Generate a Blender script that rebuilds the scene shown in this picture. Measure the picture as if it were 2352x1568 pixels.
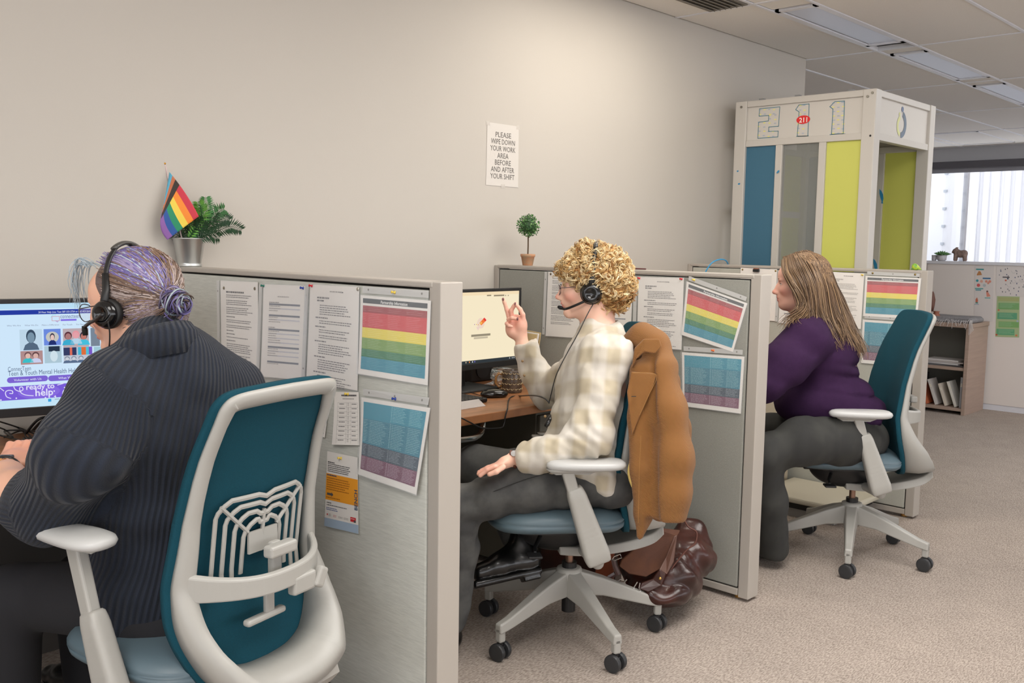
import bpy, math, random
import numpy as np
from mathutils import Vector, Matrix
random.seed(7); rng = np.random.default_rng(7)
for o in list(bpy.data.objects): bpy.data.objects.remove(o)
SC = bpy.context.scene; COL = SC.collection
f32 = np.float32
# ------------------------------------------------------------------ camera
RW = np.array([[0.69118113, -0.72248784, 0.01673194], [-0.06231341, -0.08264766, -0.99462878], [0.71999006, 0.68642602, -0.10214518]])
FPX = 2193.1; CC = np.array([1176., 784.]); CAMP = np.array([0, 0, 1.3624])
cd = bpy.data.cameras.new('camera'); cam = bpy.data.objects.new('camera', cd); COL.objects.link(cam)
cd.sensor_width = 36.0; cd.sensor_fit = 'HORIZONTAL'; cd.lens = FPX * 36.0 / 2352.0; cd.clip_end = 200; cd.clip_start = .05
m = Matrix.Identity(4)
for i in range(3):
    m[i][0] = RW[0][i]; m[i][1] = -RW[1][i]; m[i][2] = -RW[2][i]; m[i][3] = CAMP[i]
cam.matrix_world = m; SC.camera = cam
SC.view_settings.view_transform = 'Standard'; SC.view_settings.look = 'None'
SC.view_settings.gamma = 1.0; SC.view_settings.exposure = 0.0
try: SC.view_settings.use_curve_mapping = False
except Exception: pass
# ------------------------------------------------------------------ world and lights
W = bpy.data.worlds.new('overcast'); SC.world = W; W.use_nodes = True
bgn = W.node_tree.nodes['Background']; bgn.inputs[0].default_value = (.95, .96, 1.0, 1); bgn.inputs[1].default_value = 3.3
def area(name, loc, size, power, col, rot=(0, 0, 0)):
    l = bpy.data.lights.new(name, 'AREA'); l.shape = 'RECTANGLE'; l.size, l.size_y = size; l.energy = power; l.color = col
    o = bpy.data.objects.new(name, l); COL.objects.link(o); o.location = loc; o.rotation_euler = rot; return o
WARM = (1.0, .93, .83); NEUT = (1.0, .97, .93)
area('troffer_light_near', (3.75, 2.56, 2.628), (1.2, .22), 13.0, WARM)
area('fill_light_aisle', (2.6, .9, 2.62), (2.4, 1.2), 72, NEUT)  # added broad fill over the chairs and floor, stands for no fixture
area('fill_light_entry', (-.6, .6, 2.62), (2.0, 1.2), 58, NEUT)  # second added fill, brightens the nearest partition from the camera side
area('fill_light_far', (7.0, 0.9, 2.62), (2.4, 1.4), 44, (.95, .97, 1.0))  # made-up cool fill that lifts the far low partition
# ------------------------------------------------------------------ pixel helpers used to read measured points off the photograph
def ray(px, py): return RW.T @ np.array([px - CC[0], py - CC[1], FPX])
def at(px, py, D): return CAMP + ray(px, py) / FPX * D
def onx(px, py, x): d = ray(px, py); return CAMP + x / d[0] * d
def ony(px, py, y): d = ray(px, py); return CAMP + y / d[1] * d
def onz(px, py, z): d = ray(px, py); return CAMP + (z - CAMP[2]) / d[2] * d
def onpl(px, py, P, n): d = ray(px, py); return CAMP + d * (((P - CAMP) @ n) / (d @ n))
# ------------------------------------------------------------------ materials
def lin(c):
    c = np.array(c, float) / 255.0
    return tuple(np.where(c <= .04045, c / 12.92, ((c + .055) / 1.055) ** 2.4)) + (1.0,)
MATS = {}
def mat(name, col, rough=.6, metal=0, var=0, vscale=30, bump=0, bscale=200, spec=None, emit=0, alpha=1, trans=0, vcol=False, sheen=0, coat=0, wave=None, stretch=None, col2=None, ior=None, sss=0):
    if name in MATS: return MATS[name]
    m = bpy.data.materials.new(name); m.use_nodes = True; nt = m.node_tree; N = nt.nodes; L = nt.links; b = N['Principled BSDF']
    c = lin(col); b.inputs['Base Color'].default_value = c; b.inputs['Roughness'].default_value = rough; b.inputs['Metallic'].default_value = metal
    if spec is not None: b.inputs['Specular IOR Level'].default_value = spec
    if sheen: b.inputs['Sheen Weight'].default_value = sheen
    if coat: b.inputs['Coat Weight'].default_value = coat; b.inputs['Coat Roughness'].default_value = .08
    if trans: b.inputs['Transmission Weight'].default_value = trans
    if ior: b.inputs['IOR'].default_value = ior
    if alpha < 1: b.inputs['Alpha'].default_value = alpha
    if sss: b.inputs['Subsurface Weight'].default_value = sss; b.inputs['Subsurface Radius'].default_value = (.01, .004, .002); b.inputs['Subsurface Scale'].default_value = .5
    if emit: b.inputs['Emission Color'].default_value = c; b.inputs['Emission Strength'].default_value = emit
    tc = N.new('ShaderNodeTexCoord'); mp = N.new('ShaderNodeMapping'); L.new(tc.outputs['Object'], mp.inputs[0])
    if stretch: mp.inputs['Scale'].default_value = stretch
    src = None
    if vcol:
        a = N.new('ShaderNodeAttribute'); a.attribute_name = 'Col'; src = a.outputs['Color']
    if var or col2:
        n = N.new('ShaderNodeTexNoise'); n.inputs['Scale'].default_value = vscale; n.inputs['Detail'].default_value = 5; L.new(mp.outputs[0], n.inputs[0])
        if col2:
            rp = N.new('ShaderNodeValToRGB'); rp.color_ramp.elements[0].position = .38; rp.color_ramp.elements[1].position = .62
            rp.color_ramp.elements[0].color = c; rp.color_ramp.elements[1].color = lin(col2); L.new(n.outputs[0], rp.inputs[0]); L.new(rp.outputs[0], b.inputs['Base Color'])
        else:
            mr = N.new('ShaderNodeMapRange'); mr.inputs['From Min'].default_value = .3; mr.inputs['From Max'].default_value = .7; mr.inputs['To Min'].default_value = 1 - var; mr.inputs['To Max'].default_value = 1 + var
            L.new(n.outputs[0], mr.inputs[0]); mx = N.new('ShaderNodeVectorMath'); mx.operation = 'SCALE'; L.new(mr.outputs[0], mx.inputs['Scale'])
            if src: L.new(src, mx.inputs[0])
            else: mx.inputs[0].default_value = c[:3]
            L.new(mx.outputs[0], b.inputs['Base Color'])
    elif src: L.new(src, b.inputs['Base Color'])
    last = None
    if bump:
        n = N.new('ShaderNodeTexNoise'); n.inputs['Scale'].default_value = bscale; n.inputs['Detail'].default_value = 3; L.new(mp.outputs[0], n.inputs[0])
        bp = N.new('ShaderNodeBump'); bp.inputs['Strength'].default_value = bump; bp.inputs['Distance'].default_value = .002; L.new(n.outputs[0], bp.inputs['Height']); last = bp
    if wave:  # (rotation, scale, strength, distance)
        mp2 = N.new('ShaderNodeMapping'); L.new(tc.outputs['Object'], mp2.inputs[0]); mp2.inputs['Rotation'].default_value = wave[0]
        w = N.new('ShaderNodeTexWave'); w.inputs['Scale'].default_value = wave[1]; w.inputs['Distortion'].default_value = 1.2; w.inputs['Detail'].default_value = 1; w.inputs['Detail Scale'].default_value = .3
        L.new(mp2.outputs[0], w.inputs[0]); bp = N.new('ShaderNodeBump'); bp.inputs['Strength'].default_value = wave[2]; bp.inputs['Distance'].default_value = wave[3]; L.new(w.outputs['Fac'], bp.inputs['Height'])
        if last: L.new(last.outputs[0], bp.inputs['Normal'])
        last = bp
        if len(wave) > 4:
            src2 = b.inputs['Base Color'].links[0].from_socket if b.inputs['Base Color'].links else None
            mr = N.new('ShaderNodeMapRange'); mr.inputs['To Min'].default_value = 1 - wave[4]; mr.inputs['To Max'].default_value = 1 + wave[4]; L.new(w.outputs['Fac'], mr.inputs[0])
            mx = N.new('ShaderNodeVectorMath'); mx.operation = 'SCALE'; L.new(mr.outputs[0], mx.inputs['Scale'])
            if src2: L.new(src2, mx.inputs[0])
            else: mx.inputs[0].default_value = c[:3]
            L.new(mx.outputs[0], b.inputs['Base Color'])
    if last: L.new(last.outputs[0], b.inputs['Normal'])
    MATS[name] = m; return m
def flat(col, rough=.7): return mat('print_%d_%d_%d' % tuple(col), col, rough)
def glow(col, s=1.0):
    name = 'screen_%d_%d_%d_%d' % (*[int(c) for c in col], int(s * 100))
    if name in MATS: return MATS[name]
    m = bpy.data.materials.new(name); m.use_nodes = True; nt = m.node_tree; nt.nodes.clear()
    e = nt.nodes.new('ShaderNodeEmission'); e.inputs[0].default_value = lin(col); e.inputs[1].default_value = s
    o = nt.nodes.new('ShaderNodeOutputMaterial'); nt.links.new(e.outputs[0], o.inputs[0]); MATS[name] = m; return m
# ------------------------------------------------------------------ object helpers
def tag(o, label=None, cat=None, group=None, kind=None):
    if label: o['label'] = label
    if cat: o['category'] = cat
    if group: o['group'] = group
    if kind: o['kind'] = kind
    return o
def thing(name, label, cat, loc=(0, 0, 0), rz=0, group=None):
    o = bpy.data.objects.new(name, None); COL.objects.link(o); o.empty_display_size = .05
    o.location = tuple(float(v) for v in loc); o.rotation_euler = (0, 0, rz); return tag(o, label, cat, group)
def rootmat(p):
    while p is not None and p.parent: p = p.parent
    if p is None: return Matrix.Identity(4)
    return Matrix.LocRotScale(p.location, p.rotation_euler, None)
def mkmesh(name, V, faces, mats, parent=None, local=False, smooth=False, mi=None, cols=None, bevel=0, kind=None, label=None, seg=2, ang=35):
    V = np.asarray(V, dtype=np.float64).reshape(-1, 3)
    me = bpy.data.meshes.new(name)
    if parent is not None and not local:
        M = np.array(rootmat(parent).inverted()); V = V @ M[:3, :3].T + M[:3, 3]
    elif parent is None and not local:
        pass
    origin = np.zeros(3)
    if parent is None and len(V):
        origin = np.array([(V[:, 0].min() + V[:, 0].max()) / 2, (V[:, 1].min() + V[:, 1].max()) / 2, V[:, 2].min()]); V = V - origin
    if isinstance(faces, np.ndarray):
        n, k = faces.shape; me.vertices.add(len(V)); me.vertices.foreach_set('co', V.astype(f32).ravel())
        me.loops.add(n * k); me.loops.foreach_set('vertex_index', faces.astype(np.int32).ravel())
        me.polygons.add(n); me.polygons.foreach_set('loop_start', np.arange(0, n * k, k, dtype=np.int32)); me.update(calc_edges=True); me.validate()
    else:
        me.from_pydata(V.tolist(), [], faces); me.update()
    if not isinstance(mats, (list, tuple)): mats = [mats]
    for m_ in mats: me.materials.append(m_)
    if mi is not None: me.polygons.foreach_set('material_index', np.asarray(mi, dtype=np.int32))
    if cols is not None:
        a = me.color_attributes.new('Col', 'FLOAT_COLOR', 'POINT'); c = np.ones((len(V), 4), f32); c[:, :3] = cols; a.data.foreach_set('color', c.ravel())
    if smooth: me.polygons.foreach_set('use_smooth', np.ones(len(me.polygons), bool))
    o = bpy.data.objects.new(name, me); COL.objects.link(o); o.location = tuple(origin)
    if parent is not None: o.parent = parent
    if bevel:
        b = o.modifiers.new('bevel', 'BEVEL'); b.width = bevel; b.segments = seg; b.limit_method = 'ANGLE'; b.angle_limit = math.radians(ang)
        b.harden_normals = False
    if kind: o['kind'] = kind
    if label: o['label'] = label
    return o
def rotm(rx=0, ry=0, rz=0): return np.array(Matrix.Rotation(rz, 3, 'Z') @ Matrix.Rotation(ry, 3, 'Y') @ Matrix.Rotation(rx, 3, 'X'))
class MB:
    def __init__(s): s.v = []; s.f = []; s.m = []; s.n = 0; s.c = []
    def add(s, V, F, mi=0, col=None):
        V = np.asarray(V, float).reshape(-1, 3); s.v.append(V); s.f += [tuple(int(i) + s.n for i in f) for f in F]; s.m += [mi] * len(F); s.n += len(V)
        s.c.append(np.tile(col if col is not None else (1, 1, 1), (len(V), 1))); return s
    def box(s, c, size, R=None, mi=0):
        h = np.array(size) / 2; P = np.array([[x, y, z] for x in (-1, 1) for y in (-1, 1) for z in (-1, 1)]) * h
        if R is not None: P = P @ R.T
        return s.add(P + np.array(c), [(0, 1, 3, 2), (4, 6, 7, 5), (0, 4, 5, 1), (2, 3, 7, 6), (0, 2, 6, 4), (1, 5, 7, 3)], mi)
    def bb(s, lo, hi, mi=0): lo = np.array(lo, float); hi = np.array(hi, float); return s.box((lo + hi) / 2, hi - lo, None, mi)
    def hexa(s, P, mi=0): return s.add(P, [(0, 3, 2, 1), (4, 5, 6, 7), (0, 1, 5, 4), (1, 2, 6, 5), (2, 3, 7, 6), (3, 0, 4, 7)], mi)
    def tube(s, pts, r, n=8, mi=0, cap=True, flat=1.0, up=None, col=None):
        pts = np.asarray(pts, float); K = len(pts); r = np.broadcast_to(np.asarray(r, float), (K,))
        T = np.gradient(pts, axis=0); T /= np.linalg.norm(T, axis=1, keepdims=True) + 1e-12
        a = np.array(up, float) if up is not None else (np.array([0, 0, 1.]) if abs(T[0][2]) < .9 else np.array([1., 0, 0]))
        V = []; th = np.arange(n) * 2 * math.pi / n
        for i in range(K):
            a = a - T[i] * (a @ T[i]); a /= np.linalg.norm(a) + 1e-12; b = np.cross(T[i], a)
            V.append(pts[i] + r[i] * (np.outer(np.cos(th), a) * flat + np.outer(np.sin(th), b)))
            if up is not None: a = np.array(up, float)
        V = np.concatenate(V); F = [(i * n + j, i * n + (j + 1) % n, (i + 1) * n + (j + 1) % n, (i + 1) * n + j) for i in range(K - 1) for j in range(n)]
        if cap: F += [tuple(range(n - 1, -1, -1)), tuple((K - 1) * n + j for j in range(n))]
        return s.add(V, F, mi, col)
    def cyl(s, a, b, ra, rb=None, n=20, mi=0): return s.tube([a, b], [ra, ra if rb is None else rb], n, mi)
    def lathe(s, prof, c, n=28, mi=0, R=None, capb=True, capt=True):
        th = np.arange(n) * 2 * math.pi / n; V = np.concatenate([np.c_[r * np.cos(th), r * np.sin(th), np.full(n, z)] for r, z in prof])
        if R is not None: V = V @ R.T
        K = len(prof); F = [(i * n + j, i * n + (j + 1) % n, (i + 1) * n + (j + 1) % n, (i + 1) * n + j) for i in range(K - 1) for j in range(n)]
        if capb: F.append(tuple(range(n - 1, -1, -1)))
        if capt: F.append(tuple((K - 1) * n + j for j in range(n)))
        return s.add(V + np.array(c), F, mi)
    def sph(s, c, r, n=12, mi=0, R=None, col=None):
        r = np.broadcast_to(np.asarray(r, float), (3,)); V = []; m_ = n // 2 + 1
        for i in range(m_ + 1):
            ph = math.pi * i / m_
            for j in range(n): V.append((math.sin(ph) * math.cos(2 * math.pi * j / n), math.sin(ph) * math.sin(2 * math.pi * j / n), math.cos(ph)))
        V = np.array(V) * r
        if R is not None: V = V @ R.T
        F = [(i * n + j, (i + 1) * n + j, (i + 1) * n + (j + 1) % n, i * n + (j + 1) % n) for i in range(m_) for j in range(n)]
        return s.add(V + np.array(c), F, mi, col)
    def sheet(s, P, nu, nv, mi=0, flip=False, close=False):
        F = []
        for i in range(nu - (0 if close else 1)):
            for j in range(nv - 1):
                a = i * nv + j; b = ((i + 1) % nu) * nv + j
                F.append((a, b, b + 1, a + 1) if not flip else (a, a + 1, b + 1, b))
        return s.add(P, F, mi)
    def prism(s, pts, d, mi=0):
        pts = np.asarray(pts, float); d = np.array(d, float); n = len(pts)
        return s.add(np.concatenate([pts, pts + d]), [tuple(range(n - 1, -1, -1)), tuple(range(n, 2 * n))] + [(i, (i + 1) % n, n + (i + 1) % n, n + i) for i in range(n)], mi)
    def build(s, name, mats, parent=None, local=False, smooth=False, bevel=0, kind=None, label=None, vcol=False, seg=2, ang=35):
        return mkmesh(name, np.concatenate(s.v), s.f, mats, parent, local, smooth, s.m, np.concatenate(s.c) if vcol else None, bevel, kind, label, seg, ang)
def weld(o, thr=1e-4):
    w = o.modifiers.new('weld', 'WELD'); w.merge_threshold = thr; return o
def solid(o, t, off=-1):
    w = o.modifiers.new('solidify', 'SOLIDIFY'); w.thickness = t; w.offset = off; return o
def spline(P, n=8, closed=False):
    P = np.asarray(P, float); K = len(P); out = []
    idx = range(K if closed else K - 1)
    for i in idx:
        p0, p1, p2, p3 = (P[(i - 1) % K], P[i], P[(i + 1) % K], P[(i + 2) % K]) if closed else (P[max(i - 1, 0)], P[i], P[i + 1], P[min(i + 2, K - 1)])
        for t in np.arange(n) / n:
            out.append(.5 * ((2 * p1) + (-p0 + p2) * t + (2 * p0 - 5 * p1 + 4 * p2 - p3) * t * t + (-p0 + 3 * p1 - 3 * p2 + p3) * t ** 3))
    if not closed: out.append(P[-1])
    return np.array(out)
def copy_tree(o, parent=None):
    c = o.copy(); COL.objects.link(c); c.parent = parent
    for ch in list(o.children): copy_tree(ch, c)
    return c
# ------------------------------------------------------------------ signed distance modelling + surface nets (continuous bodies, cloth)
def axis(lo, hi, h, fine=()):
    xs = [lo]; 
    while xs[-1] < hi:
        x = xs[-1]; st = h
        for a, b, hf in fine:
            if a <= x <= b: st = min(st, hf)
            elif x < a and x + st > a: st = min(st, max(a - x, hf))
        xs.append(x + st)
    return np.array(xs, f32)
class SDF:
    def __init__(s, lo, hi, h, fine=None):
        fx = [(f[0][0], f[1][0], f[2]) for f in (fine or [])]; fy = [(f[0][1], f[1][1], f[2]) for f in (fine or [])]; fz = [(f[0][2], f[1][2], f[2]) for f in (fine or [])]
        s.ax = [axis(lo[0], hi[0], h, fx), axis(lo[1], hi[1], h, fy), axis(lo[2], hi[2], h, fz)]
        s.d = np.full([len(a) for a in s.ax], .5, f32)
    def sub(s, lo, hi):
        sl = []; 
        for i in range(3):
            a = max(int(np.searchsorted(s.ax[i], lo[i])) - 1, 0); b = min(int(np.searchsorted(s.ax[i], hi[i])) + 1, len(s.ax[i])); sl.append(slice(a, max(b, a + 1)))
        sl = tuple(sl); return sl, s.ax[0][sl[0]][:, None, None], s.ax[1][sl[1]][None, :, None], s.ax[2][sl[2]][None, None, :]
    def _put(s, sl, dn, k, op):
        d = s.d[sl]
        if op == 'u': h = np.maximum(k - np.abs(d - dn), 0) / k; s.d[sl] = np.minimum(d, dn) - h * h * k * .25
        elif op == 'c': h = np.maximum(k - np.abs(d + dn), 0) / k; s.d[sl] = np.maximum(d, -dn) + h * h * k * .25
        elif op == 'i': h = np.maximum(k - np.abs(d - dn), 0) / k; s.d[sl] = np.maximum(d, dn) + h * h * k * .25
    def cap(s, a, b, ra, rb=None, k=.02, op='u'):
        a = np.array(a, float); b = np.array(b, float); rb = ra if rb is None else rb; R = max(ra, rb) + k + .012
        sl, X, Y, Z = s.sub(np.minimum(a, b) - R, np.maximum(a, b) + R); ab = (b - a); L2 = float(ab @ ab) + 1e-12
        px, py, pz = X - f32(a[0]), Y - f32(a[1]), Z - f32(a[2])
        t = np.clip((px * f32(ab[0]) + py * f32(ab[1]) + pz * f32(ab[2])) / f32(L2), 0, 1)
        dn = np.sqrt((px - t * f32(ab[0])) ** 2 + (py - t * f32(ab[1])) ** 2 + (pz - t * f32(ab[2])) ** 2) - (f32(ra) + t * f32(rb - ra))
        s._put(sl, dn, k, op); return s
    def chain(s, pts, rs, k=.02, op='u'):
        for i in range(len(pts) - 1): s.cap(pts[i], pts[i + 1], rs[i], rs[i + 1], k, op)
        return s
    def ell(s, c, r, B=None, k=.02, op='u'):
        c = np.array(c, float); r = np.array(r, float); R = float(r.max()) + k + .012
        if B is None: ext = r + k + .012
        else: ext = np.sqrt(((np.asarray(B).T * r) ** 2).sum(1)) + k + .012
        sl, X, Y, Z = s.sub(c - ext, c + ext); px, py, pz = X - f32(c[0]), Y - f32(c[1]), Z - f32(c[2])
        if B is None: q = [px, py, pz]
        else: B = np.asarray(B, f32); q = [px * B[i][0] + py * B[i][1] + pz * B[i][2] for i in range(3)]
        k0 = np.sqrt(sum((q[i] / f32(r[i])) ** 2 for i in range(3))); k1 = np.sqrt(sum((q[i] / f32(r[i] ** 2)) ** 2 for i in range(3))) + 1e-9
        s._put(sl, k0 * (k0 - 1) / k1, k, op); return s
    def box(s, c, h, rr=.005, B=None, k=.01, op='u'):
        c = np.array(c, float); h = np.array(h, float); B = np.eye(3) if B is None else np.asarray(B)
        ext = np.abs(B.T) @ h + rr + k + .012; sl, X, Y, Z = s.sub(c - ext, c + ext); px, py, pz = X - f32(c[0]), Y - f32(c[1]), Z - f32(c[2]); B = B.astype(f32)
        q = [np.abs(px * B[i][0] + py * B[i][1] + pz * B[i][2]) - f32(h[i] - rr) for i in range(3)]
        dn = np.sqrt(sum(np.maximum(a, 0) ** 2 for a in q)) + np.minimum(np.maximum(q[0], np.maximum(q[1], q[2])), 0) - f32(rr)
        s._put(sl, dn, k, op); return s
    def cutl(s, p, n, R, k=.004):
        "local cut: removes what lies beyond the plane within a box of half-size R"
        p = np.array(p, float); n = np.array(n, float); n /= np.linalg.norm(n); sl, X, Y, Z = s.sub(p - R, p + R); s._put(sl, -((X - f32(p[0])) * f32(n[0]) + (Y - f32(p[1])) * f32(n[1]) + (Z - f32(p[2])) * f32(n[2])), k, 'c'); return s
    def half(s, p, n, k=.004):
        "keep only the side the normal points away from"
        n = np.array(n, float); n /= np.linalg.norm(n); X, Y, Z = s.ax[0][:, None, None], s.ax[1][None, :, None], s.ax[2][None, None, :]
        dn = (X - f32(p[0])) * f32(n[0]) + (Y - f32(p[1])) * f32(n[1]) + (Z - f32(p[2])) * f32(n[2]); h = np.maximum(k - np.abs(s.d - dn), 0) / k; s.d = np.maximum(s.d, dn) + h * h * k * .25; return s
    def warp(s, fn, band=.03):
        X, Y, Z = s.ax[0][:, None, None], s.ax[1][None, :, None], s.ax[2][None, None, :]
        I = np.nonzero(np.abs(s.d) < band); s.d[I] += fn(s.ax[0][I[0]], s.ax[1][I[1]], s.ax[2][I[2]]).astype(f32); return s
    def mesh(s):
        d = s.d; ins = d < 0; nx, ny, nz = d.shape
        cnt = np.zeros((nx - 1, ny - 1, nz - 1), np.int8)
        for a in (0, 1):
            for b in (0, 1):
                for c in (0, 1): cnt += ins[a:nx - 1 + a, b:ny - 1 + b, c:nz - 1 + c]
        I, J, K = np.nonzero((cnt > 0) & (cnt < 8)); n = len(I); idx = np.full(cnt.shape, -1, np.int32); idx[I, J, K] = np.arange(n)
        acc = np.zeros((n, 3)); w = np.zeros(n)
        cor = [(a, b, c) for a in (0, 1) for b in (0, 1) for c in (0, 1)]
        for p in cor:
            for ax_ in range(3):
                if p[ax_]: continue
                q = list(p); q[ax_] = 1; d0 = d[I + p[0], J + p[1], K + p[2]]; d1 = d[I + q[0], J + q[1], K + q[2]]
                mk = (d0 < 0) != (d1 < 0); t = np.where(mk, d0 / np.where(mk, d0 - d1, 1), 0)
                P = np.stack([s.ax[0][I + p[0]], s.ax[1][J + p[1]], s.ax[2][K + p[2]]], 1).astype(float)
                Q = np.stack([s.ax[0][I + q[0]], s.ax[1][J + q[1]], s.ax[2][K + q[2]]], 1).astype(float)
                acc += np.where(mk[:, None], P + (Q - P) * t[:, None], 0); w += mk
        V = acc / w[:, None]; F = []
        for ax_ in range(3):
            sl0 = [slice(1, -1)] * 3; sl0[ax_] = slice(0, -1); sl1 = list(sl0); sl1[ax_] = slice(1, None)
            a = ins[tuple(sl0)]; b = ins[tuple(sl1)]; E = np.nonzero(a != b); g = [E[0] + (0 if ax_ == 0 else 1), E[1] + (0 if ax_ == 1 else 1), E[2] + (0 if ax_ == 2 else 1)]
            u, v = [(1, 2), (2, 0), (0, 1)][ax_]; sg = a[E]
            def ix(du, dv):
                h = [g[0].copy(), g[1].copy(), g[2].copy()]; h[u] = h[u] - du; h[v] = h[v] - dv; return idx[h[0], h[1], h[2]]
            q = np.stack([ix(1, 1), ix(0, 1), ix(0, 0), ix(1, 0)], 1); q[~sg] = q[~sg][:, ::-1]; F.append(q)
        F = np.concatenate(F); F = F[(F >= 0).all(1)]; return V, F
    def build(s, name, mt, parent=None, cols=None, it=1, label=None, kind=None):
        V, F = s.mesh()
        for _ in range(it):  # light smoothing to remove grid steps
            S = np.zeros_like(V); c = np.zeros(len(V))
            for a, b in ((0, 1), (1, 2), (2, 3), (3, 0)):
                for x, y in ((a, b), (b, a)):
                    S += np.stack([np.bincount(F[:, x], V[F[:, y], i], len(V)) for i in range(3)], 1); c += np.bincount(F[:, x], minlength=len(V))
            V = V * .5 + .5 * S / np.maximum(c, 1)[:, None]
        C = cols(V) if cols is not None else None
        return mkmesh(name, V, F, mt, parent, smooth=True, cols=C, label=label, kind=kind)
# ------------------------------------------------------------------ shared materials
m_wall = mat('painted_wall', (190, 184, 175), .75, var=.012, vscale=1.5, bump=.08, bscale=260)
m_white = mat('white_laminate', (214, 209, 202), .45, var=.01)
m_trim = mat('putty_metal_trim', (172, 165, 156), .42)
m_trimdark = mat('dark_gap', (40, 38, 36), .8)
m_fab = mat('grey_woven_fabric', (196, 197, 189), .9, var=.08, vscale=140, stretch=(1, .14, 1.6), bump=.35, bscale=420)
m_fab2 = mat('grey_green_woven_fabric', (150, 150, 142), .9, var=.07, vscale=260, stretch=(1, 1, 1), bump=.35, bscale=520)
m_fab3 = mat('pale_grey_woven_fabric', (178, 178, 168), .9, var=.05, vscale=260, bump=.3, bscale=520)
m_black = mat('black_plastic', (24, 24, 25), .42)
m_blackg = mat('glossy_black_plastic', (14, 14, 15), .12, spec=.6)
m_chair = mat('light_grey_chair_plastic', (163, 161, 155), .42, bump=.05, bscale=900)
m_teal = mat('teal_chair_fabric', (10, 64, 78), .85, var=.12, vscale=500, bump=.3, bscale=900, spec=.25)
m_seat = mat('blue_grey_seat_vinyl', (88, 106, 115), .42, bump=.06, bscale=700)
m_chrome = mat('chrome', (200, 200, 200), .15, 1)
m_wood = mat('brown_wood_laminate', (160, 108, 70), .36, col2=(136, 90, 58), vscale=6, stretch=(1.5, 14, 1))
m_paper = mat('paper', (232, 228, 222), .8)
m_skin = mat('skin', (232, 184, 160), .5, vcol=True, sss=.12, bump=.05, bscale=600)
def carpet():
    m = bpy.data.materials.new('patterned_carpet'); m.use_nodes = True; nt = m.node_tree; N = nt.nodes; L = nt.links; b = N['Principled BSDF']; b.inputs['Roughness'].default_value = .95; b.inputs['Specular IOR Level'].default_value = .1
    tc = N.new('ShaderNodeTexCoord'); mp = N.new('ShaderNodeMapping'); mp.inputs['Scale'].default_value = (70, 240, 1); L.new(tc.outputs['Object'], mp.inputs[0])
    n1 = N.new('ShaderNodeTexNoise'); n1.inputs['Scale'].default_value = 1; n1.inputs['Detail'].default_value = 3; L.new(mp.outputs[0], n1.inputs[0])
    mp2 = N.new('ShaderNodeMapping'); mp2.inputs['Scale'].default_value = (1.2, 1.2, 1); L.new(tc.outputs['Object'], mp2.inputs[0])
    n2 = N.new('ShaderNodeTexNoise'); n2.inputs['Scale'].default_value = 6; n2.inputs['Detail'].default_value = 2; L.new(mp2.outputs[0], n2.inputs[0])
    r = N.new('ShaderNodeValToRGB'); e = r.color_ramp.elements; e[0].position = .36; e[0].color = lin((140, 129, 120)); e[1].position = .62; e[1].color = lin((180, 168, 158)); L.new(n1.outputs[0], r.inputs[0])
    mr = N.new('ShaderNodeMapRange'); mr.inputs['To Min'].default_value = .88; mr.inputs['To Max'].default_value = 1.12; L.new(n2.outputs[0], mr.inputs[0])
    mx = N.new('ShaderNodeVectorMath'); mx.operation = 'SCALE'; L.new(r.outputs[0], mx.inputs[0]); L.new(mr.outputs[0], mx.inputs['Scale']); L.new(mx.outputs[0], b.inputs['Base Color'])
    bp = N.new('ShaderNodeBump'); bp.inputs['Strength'].default_value = .6; bp.inputs['Distance'].default_value = .004; L.new(n1.outputs[0], bp.inputs['Height']); L.new(bp.outputs[0], b.inputs['Normal']); return m
m_carpet = carpet()
# ------------------------------------------------------------------ setting
XW, YW, ZC = 6.21, 3.186, 2.65
XF = 12.6
def struct(name, mb, mt, bevel=0): o = mb.build(name, mt, bevel=bevel); o['kind'] = 'structure'; return o
struct('floor', MB().bb((-4, -5, -.1), (XF + .3, 9, 0)), m_carpet)
struct('wall_left', MB().bb((-4, YW, 0), (XW, YW + .12, ZC + .05)), m_wall, .004)
wb = MB(); wb.bb((-4.12, -5, 0), (-4, YW + .12, .45)); wb.bb((-4.12, -5, 2.45), (-4, YW + .12, ZC + .05)); wb.bb((-4.12, 2.7, .45), (-4, YW + .12, 2.45))
for y in np.arange(-5, 2.7, 1.9): wb.bb((-4.12, y, .45), (-4, y + .1, 2.45))
struct('wall_behind', wb, m_wall)
wr = MB(); wr.bb((-4, -5.12, 0), (XF, -5, .7)); wr.bb((-4, -5.12, 2.35), (XF, -5, ZC + .05))
for x in np.arange(-4, XF, 2.0): wr.bb((x, -5.12, .7), (x + .12, -5, 2.35))
struct('wall_right', wr, m_wall)
wf = MB(); wf.bb((XF, -5, 0), (XF + .12, 9, .8)); wf.bb((XF, -5, 2.44), (XF + .12, 9, ZC + .05)); wf.bb((XF, 8.5, .8), (XF + .12, 9, 2.44)); wf.bb((XF, -5, .8), (XF + .12, -1.5, 2.44))
struct('wall_far', wf, mat('far_wall_paint', (196, 196, 200), .7))
struct('wall_back_left', MB().bb((XW, 8.9, 0), (XF, 9, ZC + .05)), m_wall)
struct('wall_return', MB().bb((XW - .12, YW + .12, 0), (XW, 9, ZC + .05)), m_wall)
bsb = struct('baseboard_left', MB().bb((-4, YW - .012, 0), (XW, YW, .09)), mat('dark_rubber_base', (70, 66, 62), .6))
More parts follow.
